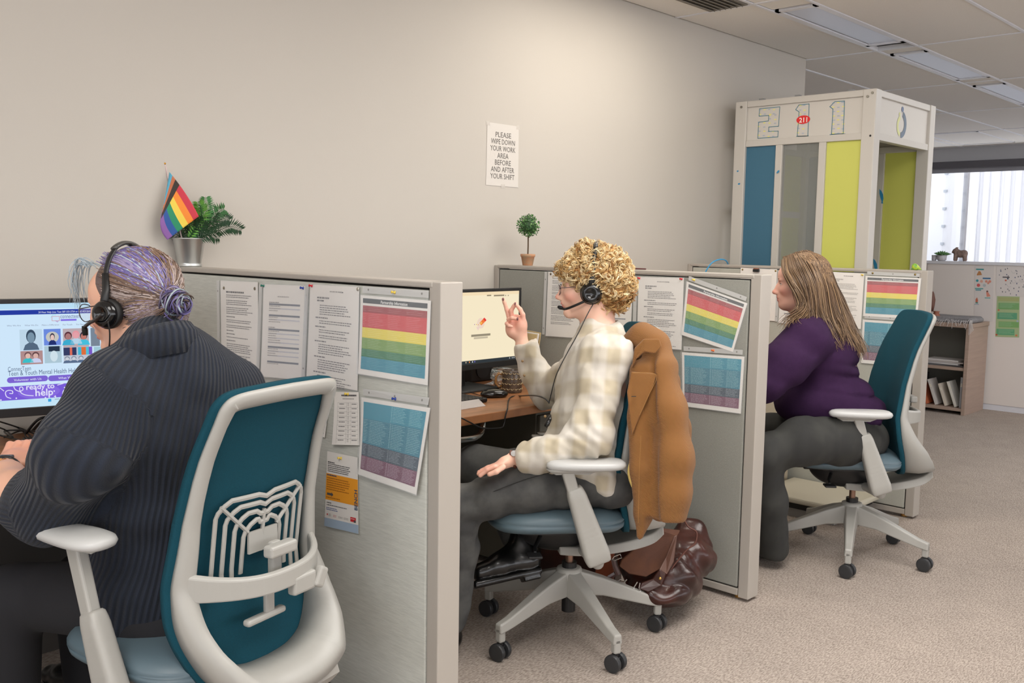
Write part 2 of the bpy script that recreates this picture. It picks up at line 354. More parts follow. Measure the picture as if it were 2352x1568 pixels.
# far window: frame, blind, glass, buildings outside
wn = thing('window_1', None, None, (XF, 3.5, .8)); wn['kind'] = 'structure'
g = MB()
for y in (-1.5, 1.0, 2.9, 5.2, 6.9, 8.45): g.bb((XF + .02, y, .8), (XF + .08, y + .05, 2.44))
g.bb((XF + .02, -1.5, .8), (XF + .09, 8.5, .86)); g.bb((XF + .02, -1.5, 2.38), (XF + .09, 8.5, 2.44))
g.build('window_frame', mat('window_frame_grey', (150, 150, 155), .5), wn)
MB().bb((XF + .045, -1.5, .8), (XF + .05, 8.5, 2.44)).build('pane', mat('window_glass', (240, 245, 248), .02, trans=1, alpha=.18, ior=1.1), wn)
rb = thing('roller_blind', 'dark grey roller blind box along the top of the bright window', 'blind', (XF - .07, 3.5, 2.36))
MB().bb((XF - .1, -1.4, 2.38), (XF - .02, 8.4, 2.47)).build('blind_cassette', mat('blind_grey', (88, 86, 92), .6), rb, bevel=.01)
MB().bb((XF - .07, -1.4, 2.33), (XF - .05, 8.4, 2.38)).build('hem_bar', mat('blind_hem', (150, 150, 158), .6), rb)
bl = thing('office_building', 'pale ribbed office tower seen through the window on the right', 'building', (21, 3.0, -12))
b = MB(); b.bb((21, -6, -12), (27, 7.0, 14)); b.build('wall', mat('ribbed_facade', (180, 180, 184), .7), bl)
for i in range(65): 
    y = -6 + .2 * i
    if i == 0: rib = MB().bb((20.93, y, -12), (21, y + .1, 14)).build('rib', mat('ribbed_facade2', (190, 190, 194), .7), bl)
    elif 8 < i < 65: c = rib.copy(); c.location.y = rib.location.y + .2 * i; COL.objects.link(c)
MB().bb((20.9, -6, .6), (21, 7.0, .72)).build('ledge', mat('ribbed_facade2', (0, 0, 0)), bl)
b2 = thing('apartment_tower', 'white tower block with small balconies at the left of the window view', 'building', (24, 8.6, -12))
MB().bb((24, 8.14, -12), (30, 12.5, 14)).build('wall', mat('tower_white', (190, 191, 195), .7), b2)
q = MB(); q.bb((24.3, 7.1, -12), (29, 8.14, 14)); q.build('stair_core', mat('tower_beige', (158, 150, 146), .8), b2)
for i, z in enumerate((-.9, .6, 2.1, 3.6, 5.1)):
    MB().bb((24.25, 7.3, z), (24.32, 8.0, z + .8)).build('window', mat('tower_pane', (150, 160, 170), .5), b2)
for z in np.arange(-.6, 5, .42): MB().bb((23.97, 8.5, z), (24.0, 8.58, z + .06)).build('vent', mat('tower_vent', (130, 138, 146), .6), b2)
lowb = thing('low_building', 'low grey rooftop below the white tower outside the window', 'building', (19, 9, -12))
MB().bb((19, 6.5, -12), (22, 13, .35)).build('wall', mat('low_roof_wall', (170, 174, 180), .7), lowb)
MB().bb((18.9, 6.4, .35), (22.1, 13, .5)).build('parapet', mat('low_parapet', (150, 152, 156), .7), lowb)
# ceiling: slab, tiles, grid bars, recessed lights
cs = MB(); cs.bb((-4, -5, ZC + .03), (XF + .2, 9, ZC + .15)); ceil = cs.build('ceiling', mat('ceiling_slab', (120, 118, 114), .9)); ceil['kind'] = 'structure'
m_tile = mat('mineral_ceiling_tile', (232, 228, 222), .95, var=.05, vscale=420, bump=.25, bscale=500)
m_grid = mat('white_ceiling_grid', (226, 226, 230), .4)
gx = [4.64 + 1.578 * k for k in range(-6, 7) if 4.64 + 1.578 * k < XF + 1.6]; gy = [3.36, 2.70, 2.44, 1.82, 1.2, .58, -.04, -.9, -1.76, -2.6, -3.5, -5.0]
gyt = [9.0, 7.8, 6.4, 5.2, 4.3] + gy
tmesh = {}
for i in range(len(gx) - 1):
    for j in range(len(gyt) - 1):
        x0, x1 = gx[i], min(gx[i + 1], XF); y1, y0 = gyt[j], gyt[j + 1]
        if y0 > 3.3 and x1 < XW + .1: continue
        if abs(y1 - 2.70) < .01 and x0 > 3.0: continue
        if abs(y1 - 3.36) < .01 and x1 < XW + .3: y1 = YW
        vis = x1 > 4.0 and y1 > -.2
        if not vis and (i % 1 == 0):
            pass
        key = (round(x1 - x0, 3), round(y1 - y0, 3)); 
        if key not in tmesh:
            o = MB().bb((x0 + .008, y0 + .008, ZC - .004), (x1 - .008, y1 - .008, ZC + .025)).build('ceiling_tile', m_tile, ceil, bevel=.004, seg=1); tmesh[key] = (o, x0, y0)
        else:
            o0, a, b_ = tmesh[key]; o = o0.copy(); o.location = (x0 - a + o0.location.x, y0 - b_ + o0.location.y, o0.location.z); COL.objects.link(o)
for x in gx[1:]:
    if x < XF: MB().bb((x - .009, -5, ZC - .008), (x + .009, YW if x < XW - .1 else 9, ZC + .02)).build('grid_bar', m_grid, ceil)
for y in gyt[1:-1]: MB().bb((-4 if y < 3.3 else XW, y - .009, ZC - .0085), (XF, y + .009, ZC + .02)).build('grid_bar', m_grid, ceil)
m_lens = mat('prismatic_lens', (186, 190, 202), .35, emit=.10)
m_lenslit = mat('lit_lens', (255, 236, 210), .35, emit=2.2)
def fixture(x0, x1, y0, y1, label, lens, name='ceiling_light', group=None):
    t = thing(name, label, 'ceiling light', ((x0 + x1) / 2, (y0 + y1) / 2, ZC - .02), 0, group)
    f = MB(); z0, z1 = ZC - .008, ZC + .028; w = .022
    f.bb((x0, y0, z0), (x1, y0 + w, z1)); f.bb((x0, y1 - w, z0), (x1, y1, z1)); f.bb((x0, y0, z0), (x0 + w * 1.6, y1, z1)); f.bb((x1 - w * 1.6, y0, z0), (x1, y1, z1)); f.build('frame', m_grid, t)
    MB().bb((x0 + w, y0 + w, ZC + .004), (x1 - w, y0 + w + .012, ZC + .02)).build('slot', m_trimdark, t)
    MB().bb((x0 + w, y1 - w - .012, ZC + .004), (x1 - w, y1 - w, ZC + .02)).build('slot', m_trimdark, t)
    MB().bb((x0 + w * 1.6, y0 + w + .012, ZC - .002), (x1 - w * 1.6, y1 - w - .012, ZC + .02)).build('lens', lens, t); return t
fixture(4.86, 6.05, 2.45, 2.69, 'narrow recessed ceiling light nearest the camera at the top of the picture', m_lens)
fixture(6.41, 7.65, 2.45, 2.69, 'middle one of the three narrow recessed ceiling lights in a row', m_lens)
fixture(8.0, 9.24, 2.45, 2.69, 'third narrow recessed ceiling light, at the right edge behind the booth', m_lens)
fixture(9.6, 10.8, 2.45, 2.69, 'fourth narrow recessed ceiling light beyond the right edge', m_lens)
fixture(3.27, 4.47, 2.45, 2.69, 'lit recessed ceiling light just out of the frame over the middle cubicle', m_lenslit)
fixture(11.0, 12.3, 3.62, 4.2, 'far bright ceiling light near the window, above the booth corner', mat('far_lens', (225, 232, 245), .3, emit=.6))
for (x0, x1, y) in ((6.22, 6.38, 2.57), (7.68, 7.97, 2.57), (9.27, 9.57, 2.57), (4.50, 4.83, 2.57)):
    MB().bb((x0 + .01, 2.455, ZC - .004), (x1 - .01, 2.685, ZC + .02)).build('ceiling_tile', m_tile, ceil, bevel=.003, seg=1)
vn = thing('air_vent', 'brown grey ceiling air vent cut off by the top edge of the picture', 'vent', (4.45, 2.5, ZC))
MB().bb((4.2, 2.72, ZC - .012), (4.62, 2.95, ZC - .003)).build('grille_frame', mat('vent_grey', (128, 122, 112), .6), vn)
for i in range(6): MB().box((4.41, 2.745 + .034 * i, ZC - .016), (.38, .022, .003), rotm(.5), 0).build('slat', mat('vent_grey', (0, 0, 0)), vn)
# ------------------------------------------------------------------ cubicle partitions
PX = [1.611, 3.212, 4.849]; PT = .075; YE = 1.785; HP = 1.262
plab = ['light grey fabric cubicle partition nearest the camera, beside the first chair', 'mid grey fabric cubicle partition behind the curly haired person', 'pale grey fabric cubicle partition behind the long haired person, in front of the booth']
def partition(i):
    x = PX[i]; t = thing('cubicle_partition', plab[i], 'partition', (x + PT / 2, (YE + YW) / 2, 0), 0, 'cubicle partitions')
    fab = (m_fab, m_fab2, m_fab3)[i]; e = .012
    for s, xx in ((0, x), (1, x + PT)):
        MB().bb((xx - (0 if s == 0 else .012), YE + .05, .05), (xx + (.012 if s == 0 else 0), YW - .035, HP - .022)).build('fabric_panel', fab, t, bevel=.004)
    MB().bb((x + .01, YE + .02, .03), (x + PT - .01, YW - .02, HP - .02)).build('core', m_trimdark, t)
    MB().bb((x - .003, YE + .03, HP - .016), (x + PT + .003, YW - .02, HP)).build('top_cap', m_trim, t, bevel=.004)
    MB().bb((x - .001, YE, .012), (x + PT + .001, YE + .044, HP)).build('end_post', m_trim, t, bevel=.003)
    MB().bb((x - .001, YW - .03, .012), (x + PT + .001, YW - .001, HP - .002)).build('wall_post', m_trim, t, bevel=.003)
    MB().bb((x - .002, YE + .046, .018), (x + PT + .002, YW - .032, .045)).build('base_rail', m_trim, t, bevel=.003)
    for y in (YE + .06, YW - .08): MB().cyl((x + PT / 2, y, 0), (x + PT / 2, y, .02), .016).build('glide', mat('brass_glide', (190, 140, 70), .4, .6), t)
for i in range(3): partition(i)
# ------------------------------------------------------------------ sheets of paper
_tc = {}
def text2d(s, bold=False):
    if (s, bold) in _tc: return _tc[(s, bold)]
    c = bpy.data.curves.new('t', 'FONT'); c.body = s; c.size = 1; c.resolution_u = 2
    if bold: c.offset = .018
    o = bpy.data.objects.new('t', c); COL.objects.link(o); dg = bpy.context.evaluated_depsgraph_get(); me = bpy.data.meshes.new_from_object(o.evaluated_get(dg))
    V = np.array([v.co[:2] for v in me.vertices]).reshape(-1, 2); F = [tuple(p.vertices) for p in me.polygons]
    bpy.data.objects.remove(o); bpy.data.meshes.remove(me); _tc[(s, bold)] = (V, F); return V, F
class Sheet:
    "a printed sheet: four corners (top left, top right, bottom right, bottom left) and an outward normal"
    def __init__(s, c, n, bend=None):
        s.c = [np.array(p, float) for p in c]; s.n = np.array(n, float); s.bend = bend; s.w = np.linalg.norm(s.c[1] - s.c[0]); s.h = np.linalg.norm(s.c[3] - s.c[0]); s.mb = MB(); s.mt = []
    def P(s, u, v, off=0.0):
        u = np.asarray(u, float)[..., None]; v = np.asarray(v, float)[..., None]
        p = (s.c[0] * (1 - u) + s.c[1] * u) * (1 - v) + (s.c[3] * (1 - u) + s.c[2] * u) * v
        b = s.bend(u, v) if s.bend else 0
        return p + s.n * (off + b)
    def slot(s, m_):
        if m_ not in s.mt: s.mt.append(m_)
        return s.mt.index(m_)
    def rect(s, u0, v0, u1, v1, m_, off=.0006, nu=None, nv=None):
        nu = nu or (1 if not s.bend else max(1, int(abs(u1 - u0) * 8 + .5))); nv = nv or (1 if not s.bend else max(1, int(abs(v1 - v0) * 8 + .5)))
        U, V = np.meshgrid(np.linspace(u0, u1, nu + 1), np.linspace(v0, v1, nv + 1), indexing='ij'); s.mb.sheet(s.P(U, V, off).reshape(-1, 3), nu + 1, nv + 1, s.slot(m_)); return s
    def poly(s, uv, m_, off=.0008): uv = np.array(uv, float); s.mb.add(s.P(uv[:, 0], uv[:, 1], off), [tuple(range(len(uv)))], s.slot(m_)); return s
    def disc(s, u, v, r, m_, off=.0008, n=20, ry=None):
        th = np.arange(n) * 2 * math.pi / n; return s.poly(np.c_[u + r / s.w * np.cos(th), v + (ry or r) / s.h * np.sin(th)], m_, off)
    def stroke(s, uv, wd, m_, off=.0009, closed=False):
        uv = [np.array((a * s.w, b * s.h)) for a, b in uv]; K = len(uv)
        for i in range(K if closed else K - 1):
            a, b = uv[i], uv[(i + 1) % K]; d = b - a; l = np.linalg.norm(d)
            if l < 1e-9: continue
            d = d / l; nn = np.array((-d[1], d[0])) * wd / 2; a = a - d * wd * .3; b = b + d * wd * .3
            s.poly([(p[0] / s.w, p[1] / s.h) for p in (a + nn, b + nn, b - nn, a - nn)], m_, off)
        return s
    def text(s, st, u, v, size, m_, align='l', off=.001, bold=False, rot=0, wmax=None):
        V, F = text2d(st, bold); V = V * size
        if not len(V): return s
        w = V[:, 0].max()
        if wmax and w > wmax: V = V * np.array([wmax / w, 1]); w = wmax
        if align == 'c': V = V - np.array([w / 2, 0])
        if align == 'r': V = V - np.array([w, 0])
        c, si = math.cos(rot), math.sin(rot); X = V[:, 0] * c - V[:, 1] * si; Y = V[:, 0] * si + V[:, 1] * c
        s.mb.add(s.P(u + X / s.w, v - Y / s.h, off), [f[::-1] for f in F], s.slot(m_)); return s
    def lines(s, u0, v0, u1, v1, n, m_, fill=.55, jag=.25, off=.0008, ind=0):
        for i in range(n):
            a = v0 + (v1 - v0) * i / n; b = a + (v1 - v0) / n * fill; x = u0 + ind; e = u1 - (random.random() * jag * (u1 - u0))
            while x < e:
                w = random.uniform(.018, .06); s.rect(x, a, min(x + w, e), b, m_, off, 1, 1); x += w + .008
        return s
    def make(s, parent, name='print'):
        # shared order: both sides visible, tiny offsets keep ink proud of the paper
        return s.mb.build(name, s.mt, parent) if s.mt else None
    def paper(s, parent, m_=None, name='sheet', t=.0004, nu=8, nv=8):
        U, V = np.meshgrid(np.linspace(0, 1, nu + 1), np.linspace(0, 1, nv + 1), indexing='ij'); mb = MB(); mb.sheet(s.P(U, V, 0).reshape(-1, 3), nu + 1, nv + 1)
        o = mb.build(name, m_ or m_paper, parent); solid(o, t, 0); return o
m_ink = flat((122, 120, 120)); m_dark = flat((84, 82, 84)); m_soft = flat((168, 164, 160)); m_greyrow = flat((196, 196, 204)); m_bar = flat((120, 124, 134))
m_sleeve = mat('clear_plastic_sleeve', (240, 244, 248), .12, alpha=.16, spec=.7)
m_strip = mat('milky_punched_strip', (214, 214, 212), .3, alpha=.75)
def corners(X, pts, off=.004): return [onx(px, py, X - off) for px, py in pts]
NX = (-1, 0, 0)
def sleeve(sh, parent, strip='left'):
    U = (-.03, 1.02) if strip == 'left' else (-.02, 1.02); V = (-.01, 1.01)
    uu, vv = np.meshgrid(np.linspace(U[0], U[1], 7), np.linspace(V[0], V[1], 7), indexing='ij'); mb = MB(); mb.sheet(sh.P(uu, vv, .0022).reshape(-1, 3), 7, 7); mb.build('plastic_sleeve', m_sleeve, parent, smooth=True)
    a, b, c, d = ((-.11, .0, -.03, .98) if strip == 'left' else (.03, -.115, .97, -.03))
    mb = MB(); mb.sheet(sh.P(*np.meshgrid([a, c], [b, d], indexing='ij'), .0005).reshape(-1, 3), 2, 2); mb.build('punched_strip', m_strip, parent)
    hs = MB()
    for t_ in (.12, .5, .88):
        u, v = ((-.075, t_) if strip == 'left' else (t_, -.075)); th = np.arange(12) * math.pi / 6; r = .0032
        hs.add(sh.P(u + r / sh.w * np.cos(th), v + r / sh.h * np.sin(th), .0009), [tuple(range(12))])
    hs.build('punch_holes', flat((140, 138, 134)), parent)
def bendy(a, b=0.0, ph=0.0): return lambda u, v: .002 + a * (v ** 2) * (.6 + .4 * np.cos(3 * u + ph)) + b * u * v
def doc_thing(label, X, pts, bend=None, group='printed sheets pinned to the partitions', name='paper_notice', cat='paper'):
    c = corners(X, pts); mid = sum(c) / 4; t = thing(name, label, cat, (mid[0], mid[1], min(p[2] for p in c)), 0, group); return t, Sheet(c, NX, bend)
def rainbow(sh, head=True):
    a = lambda *c: flat(c)
    sh.rect(.04, .035, .96, .095, a(62, 66, 68)); sh.text('Partnership Information', .5, .085, .0115, a(235, 235, 232), 'c', .0012, True)
    rows = [(.125, .21, (158, 42, 48)), (.21, .40, (206, 52, 56)), (.40, .53, (232, 214, 64)), (.53, .67, (118, 158, 66)), (.67, .77, (20, 118, 70)), (.77, .93, (0, 136, 160))]
    for a0, b0, c in rows: sh.rect(.04, a0, .96, b0, a(*c))
    for a0, b0, c in rows:
        l = tuple(min(255, int(x * .72 + 72)) for x in c); n = max(2, int((b0 - a0) / .022))
        for (p, q) in ((.05, .1), (.13, .36), (.42, .62), (.68, .92)): sh.lines(p, a0 + .01, q, b0 - .008, n, a(*l), .3, .35, .0012)
def tealsheet(sh):
    a = lambda *c: flat(c)
    rows = [(.07, .40, (0, 136, 160)), (.40, .62, (0, 108, 130)), (.62, .78, (36, 62, 82)), (.78, .93, (112, 50, 82))]
    rows = [(.05, .26, (0, 140, 165)), (.26, .58, (0, 122, 146)), (.58, .74, (36, 62, 82)), (.74, .92, (114, 52, 84))]
    for a0, b0, c in rows: sh.rect(.04, a0, .96, b0, a(*c))
    for a0, b0, c in rows:
        l = tuple(min(255, int(x * .55 + 118)) for x in c); n = max(3, int((b0 - a0) / .02))
        for (p, q) in ((.05, .12), (.15, .44), (.5, .7), (.74, .94)):
            if a0 > .1 or p > .4: sh.lines(p, a0 + .012, q, b0 - .012, n, a(*l), .32, .3, .0012)
        sh.lines(.47, a0 + .01, .485, b0 - .01, n, a(*l), .5, 0, .0012)
def memo(sh, ink, seed=0, k=1.0):
    random.seed(seed); sh.lines(.42, .055, .68, .075, 1, m_soft, .6, .1); sh.rect(.62, .058, .69, .068, m_dark)
    sh.lines(.16, .12, .42, .15, 1, ink, .55, .1); sh.lines(.16, .15, .32, .18, 1, ink, .5, .1); y = .20
    while y < .93:
        n = random.randint(2, 5); sh.lines(.22, y, .88, y + n * .0225, n, ink, .38, .3); y += n * .0225 + .012
        if random.random() < .7 and y < .9: sh.lines(.14, y, .4, y + .024, 1, ink, .5, .2); y += .034
    random.seed(5)
# first partition
t, sh = doc_thing('white typed page held by two silver tacks, leftmost on the nearest partition', PX[0], [(507.7, 644.5), (593.5, 647.7), (595.9, 857.3), (510.9, 841.5)], bendy(.002))
sh.paper(t); random.seed(2); sh.lines(.16, .115, .66, .145, 1, m_dark, .6, .05); y = .155
for n, i0 in ((2, 0), (3, 0), (4, 0), (1, 1), (2, 0), (2, 0), (1, 1), (1, 1), (1, 0), (1, 1), (5, 0), (4, 0), (2, 0)):
    if y > .86: break
    sh.lines(.16, y, .4 if i0 else .86, y + n * .022, n, m_ink if not i0 else m_dark, .42, .25); y += n * .022 + .016
sh.make(t); sleeve(sh, t)
t, sh = doc_thing('white form with grey heading bars under green and blue pins on the nearest partition', PX[0], [(606.6, 652.4), (705.5, 656.4), (700.3, 873), (603.4, 863.3)], bendy(.006))
sh.paper(t); random.seed(3); sh.lines(.35, .12, .62, .14, 1, m_soft, .6, .1)
for y, n in ((.2, 3), (.32, 3), (.47, 6), (.66, 4), (.82, 1)):
    sh.rect(.15, y, .87, y + .02, m_bar); sh.lines(.15, y + .025, .45, y + .025 + n * .024, n, m_soft, .4, .4)
    for k in range(1, n, 2): sh.rect(.15, y + .025 + k * .024, .87, y + .037 + k * .024, m_greyrow, .0007)
sh.lines(.15, .185, .4, .2, 1, m_ink, .6, .1); sh.lines(.15, .455, .32, .468, 1, m_ink, .6, .1); sh.make(t); sleeve(sh, t)
t, sh = doc_thing('white memo under a red pin, third page from the left on the nearest partition', PX[0], [(714, 653), (826.5, 658.8), (822.6, 896.9), (707.5, 873)], bendy(.004)); sh.paper(t); memo(sh, m_ink, 11); sh.make(t); sleeve(sh, t)
t, sh = doc_thing('rainbow striped Partnership Information sheet hanging straight on the nearest partition', PX[0], [(829.7, 677.4), (991, 690.4), (984.3, 884.2), (827.3, 857.3)], bendy(.006)); sh.paper(t); rainbow(sh); sh.make(t); sleeve(sh, t, 'top')
t, sh = doc_thing('teal, navy and purple sheet with curling corner under a blue pin, nearest partition', PX[0], [(831.3, 911.9), (989.5, 936.5), (966.5, 1133.4), (830, 1086.8)], bendy(.01, .012)); sh.paper(t); tealsheet(sh); sh.make(t); sleeve(sh, t, 'top')
t, sh = doc_thing('narrow strip of numbers half hidden behind the back of the nearest chair', PX[0], [(730, 903), (758.9, 912), (747.8, 1004.5), (719, 990)], bendy(.006)); sh.paper(t); sh.lines(.45, .06, .95, .97, 11, m_dark, .35, .3); sh.make(t)
t, sh = doc_thing('small white table of numbers under a yellow pin on the nearest partition', PX[0], [(769.6, 899.3), (825.3, 900), (828, 1021.9), (768.8, 1019.5)], bendy(.008)); sh.paper(t)
sh.lines(.3, .05, .98, .1, 1, m_dark, .6, .1); sh.lines(.35, .12, .85, .15, 1, m_soft, .6, .1)
for i in range(9):
    v = .2 + .085 * i; sh.rect(.15, v, .95, v + .004, m_soft); sh.lines(.22, v + .02, .46, v + .05, 1, m_ink, .5, .3); sh.lines(.72, v + .02, .92, v + .05, 1, m_ink, .5, .3); sh.lines(.55, v + .01, .62, v + .075, 3, m_soft, .4, .1)
for u in (.15, .5, .68, .95): sh.rect(u, .2, u + .006, .97, m_soft)
sh.make(t)
t, sh = doc_thing('white and orange BENCH flyer, lowest sheet on the nearest partition', PX[0], [(753, 1035.3), (822.6, 1050), (825.3, 1225.2), (748.2, 1206.2)], bendy(.003), name='flyer', cat='flyer'); sh.paper(t)
navy = flat((30, 68, 108)); org = flat((240, 160, 40)); sh.rect(0, .29, 1, .64, org, .0006); sh.rect(0, .885, 1, 1.0, flat((168, 188, 208)), .0006)
sh.text('BENCH', .985, .70, .0188, navy, 'l', .0012, True, math.pi / 2); sh.lines(.04, .13, .3, .16, 1, m_dark, .5, .2); sh.lines(.04, .155, .78, .275, 5, m_dark, .42, .15)
sh.lines(.03, .30, .35, .33, 1, navy, .5, .1, .0011); sh.lines(.03, .34, .78, .52, 6, flat((176, 104, 20)), .4, .35, .0011)
sh.poly([(.05, .545), (.19, .545), (.19, .528), (.25, .56), (.19, .592), (.19, .575), (.05, .575)], m_dark, .0012); sh.lines(.03, .6, .5, .63, 1, flat((176, 104, 20)), .4, .1, .0011)
sh.lines(.05, .67, .2, .695, 1, m_dark, .5, .1); sh.lines(.05, .7, .7, .725, 1, m_ink, .5, .1); sh.lines(.04, .74, .4, .785, 2, flat((120, 130, 170)), .5, .3)
red = flat((206, 36, 44)); sh.rect(.06, .83, .10, .84, red); sh.rect(.073, .822, .087, .85, red); sh.lines(.12, .82, .2, .86, 3, m_soft, .4, .1); sh.lines(.26, .825, .36, .86, 3, flat((220, 150, 150)), .4, .1); sh.lines(.42, .83, .55, .86, 2, m_soft, .4, .1); sh.lines(.58, .83, .72, .86, 2, m_soft, .4, .1)
sh.rect(.77, .80, .93, .86, red); sh.rect(.87, .835, .93, .865, m_dark, .0009); sh.lines(.79, .815, .9, .84, 1, flat((240, 200, 200)), .4, .1, .0012); sh.make(t)
# second partition
t, sh = doc_thing('typed page behind the curly haired person\'s face, held by a silver tack', PX[1], [(1260, 624), (1338, 629), (1330, 776), (1254.5, 771)], bendy(.002)); sh.paper(t); random.seed(4); y = .09
for n in (1, 3, 4, 2, 3, 4, 5, 4, 2):
    sh.lines(.14, y, .88, y + n * .022, n, m_ink, .4, .25); y += n * .022 + .014
sh.make(t); sleeve(sh, t)
t, sh = doc_thing('form with grey bars partly hidden behind the curly haired person\'s neck', PX[1], [(1350, 630), (1455, 633.5), (1449, 770), (1345, 764)], bendy(.003)); sh.paper(t)
for y, n in ((.2, 3), (.32, 3), (.5, 4), (.72, 4)):
    sh.rect(.12, y, .88, y + .018, m_bar); sh.lines(.12, y + .03, .8, y + .03 + n * .026, n, m_soft, .4, .4)
sh.make(t); sleeve(sh, t)
t, sh = doc_thing('memo under two red pins above the tan coat on the middle partition', PX[1], [(1467.6, 635.7), (1571.4, 638.3), (1565.8, 802.8), (1463.8, 794)], bendy(.002)); sh.paper(t); memo(sh, m_ink, 11); sh.make(t); sleeve(sh, t)
t, sh = doc_thing('rainbow striped sheet hanging crooked from a yellow pin on the middle partition', PX[1], [(1577.8, 645.9), (1717, 696.4), (1684.4, 807.9), (1567, 768.3)], bendy(.003)); sh.paper(t); rainbow(sh); sh.make(t); sleeve(sh, t, 'top')
t, sh = doc_thing('teal, navy and purple sheet under an orange pin on the middle partition', PX[1], [(1567, 808.6), (1710.6, 818.8), (1702.2, 949.4), (1569, 931.5)], bendy(.003)); sh.paper(t); tealsheet(sh); sh.make(t); sleeve(sh, t, 'top')
# third partition
t, sh = doc_thing('blank white sheet with a black clip, left end of the farthest partition', PX[2], [(1701.8, 614.5), (1785.5, 618.7), (1780.5, 737), (1697, 732)], bendy(.001)); sh.paper(t); sh.lines(.2, .3, .5, .5, 5, m_soft, .3, .3); sh.make(t)
t, sh = doc_thing('white typed page in front of the long haired person\'s chin, farthest partition', PX[2], [(1795, 622), (1874, 626), (1868, 748), (1788.5, 741)], bendy(.001)); sh.paper(t); sh.lines(.15, .1, .9, .6, 14, m_soft, .35, .3); sh.rect(.15, .8, .5, .82, m_bar); sh.make(t); sleeve(sh, t)
t, sh = doc_thing('white memo behind the long brown hair on the farthest partition', PX[2], [(1906, 623.6), (1985.5, 628), (1977.6, 755.6), (1899, 748)], bendy(.001)); sh.paper(t); memo(sh, m_soft, 11); sh.make(t)
t, sh = doc_thing('rainbow striped sheet at the right end of the farthest partition', PX[2], [(1988.4, 633.3), (2116, 639), (2106.6, 732), (1983, 725.4)], bendy(.001)); sh.paper(t); rainbow(sh); sh.make(t); sleeve(sh, t, 'top')
t, sh = doc_thing('teal and purple sheet partly behind the farthest chair back', PX[2], [(1982, 733.6), (2110, 742.4), (2102.2, 843.6), (1978, 833)], bendy(.001)); sh.paper(t); tealsheet(sh); sh.make(t); sleeve(sh, t, 'top')
# pins
def pin(px, py, X, col, label, side=-1):
    p = onx(px, py, X - .006); t = thing('push_pin', label, 'pin', p, 0, 'push pins'); m_ = mat('pin_%d_%d_%d' % col, col, .25)
    Rm = rotm(0, -math.pi / 2 + .15, side * .35); prof = [(.0048, 0), (.0048, .0012), (.0024, .0022), (.0022, .0065), (.0036, .0082), (.004, .0098), (.003, .0108)]
    MB().lathe(prof, p, 14, 0, Rm).build('pin_head', m_, t, smooth=True); MB().cyl(p + np.array((.006, 0, 0)), p, .0006, n=6).build('needle', m_chrome, t)
def tack(px, py, X, label, col=(128, 116, 96)):
    p = onx(px, py, X - .006); t = thing('thumb_tack', label, 'tack', p, 0, 'thumb tacks')
    MB().lathe([(.0058, 0), (.005, .0016), (.0028, .0028), (.0006, .0032)], p, 16, 0, rotm(0, -math.pi / 2, 0)).build('tack_head', mat('tack_%d' % col[0], col, .3, .8), t, smooth=True); MB().cyl(p + np.array((.007, 0, 0)), p, .0006, n=6).build('needle', m_chrome, t)
RED, YEL, BLU, GRN, ORG = (200, 30, 44), (226, 196, 78), (30, 60, 150), (20, 110, 90), (226, 110, 50)
for a in ((606.6, 656.4, PX[0], GRN, 'green push pin on the left corner of the barred form, nearest partition'), (697, 661.5, PX[0], BLU, 'blue push pin on the right corner of the barred form, nearest partition'),
          (717.3, 656.4, PX[0], RED, 'red push pin holding the memo on the nearest partition'), (907.2, 671.4, PX[0], YEL, 'yellow push pin over the straight rainbow sheet'), (908.4, 915.9, PX[0], BLU, 'blue push pin over the teal sheet with curling corner'),
          (799.6, 904.8, PX[0], YEL, 'yellow push pin at the top of the small table of numbers'), (783.8, 1052, PX[0], YEL, 'yellow push pin at the top of the BENCH flyer'),
          (1469.4, 638.8, PX[1], RED, 'red push pin beside the curly hair, left corner of the memo'), (1566.3, 640.8, PX[1], RED, 'red push pin on the right corner of the middle partition\'s memo'),
          (1595, 642.8, PX[1], YEL, 'yellow push pin holding the crooked rainbow sheet'), (1639.2, 804.8, PX[1], ORG, 'orange push pin between the crooked rainbow sheet and the teal sheet'), (1981.7, 631.5, PX[2], YEL, 'yellow push pin on the memo of the farthest partition')): pin(*a)
for a in ((514.6, 661.3, PX[0], 'left silver thumb tack of the leftmost page on the nearest partition'), (585.4, 662.7, PX[0], 'right silver thumb tack of the leftmost page on the nearest partition'), (822, 664, PX[0], 'small pale tack at the right corner of the memo on the nearest partition', (190, 185, 170)),
          (1265, 629, PX[1], 'silver thumb tack left of the curly haired person'), (1705.5, 619, PX[2], 'brass tack on the blank sheet behind the middle partition\'s end post', (150, 130, 80)), (1781.5, 622, PX[2], 'brass tack on the blank sheet beside the long haired person\'s forehead', (150, 130, 80)),
          (2004.5, 627, PX[2], 'left brass tack above the farthest rainbow sheet', (150, 130, 80)), (2102, 630.3, PX[2], 'right brass tack above the farthest rainbow sheet', (150, 130, 80))): tack(*a)
c = onx(1737, 621, PX[2] - .012); t = thing('binder_clip', 'black clip with a wooden top on the blank sheet of the farthest partition', 'clip', c); MB().box(c, (.018, .036, .016)).build('clip_body', m_black, t, bevel=.002); MB().box(c + np.array((0, 0, .010)), (.016, .03, .006)).build('wooden_top', mat('clip_wood', (150, 100, 80), .6), t, bevel=.002)
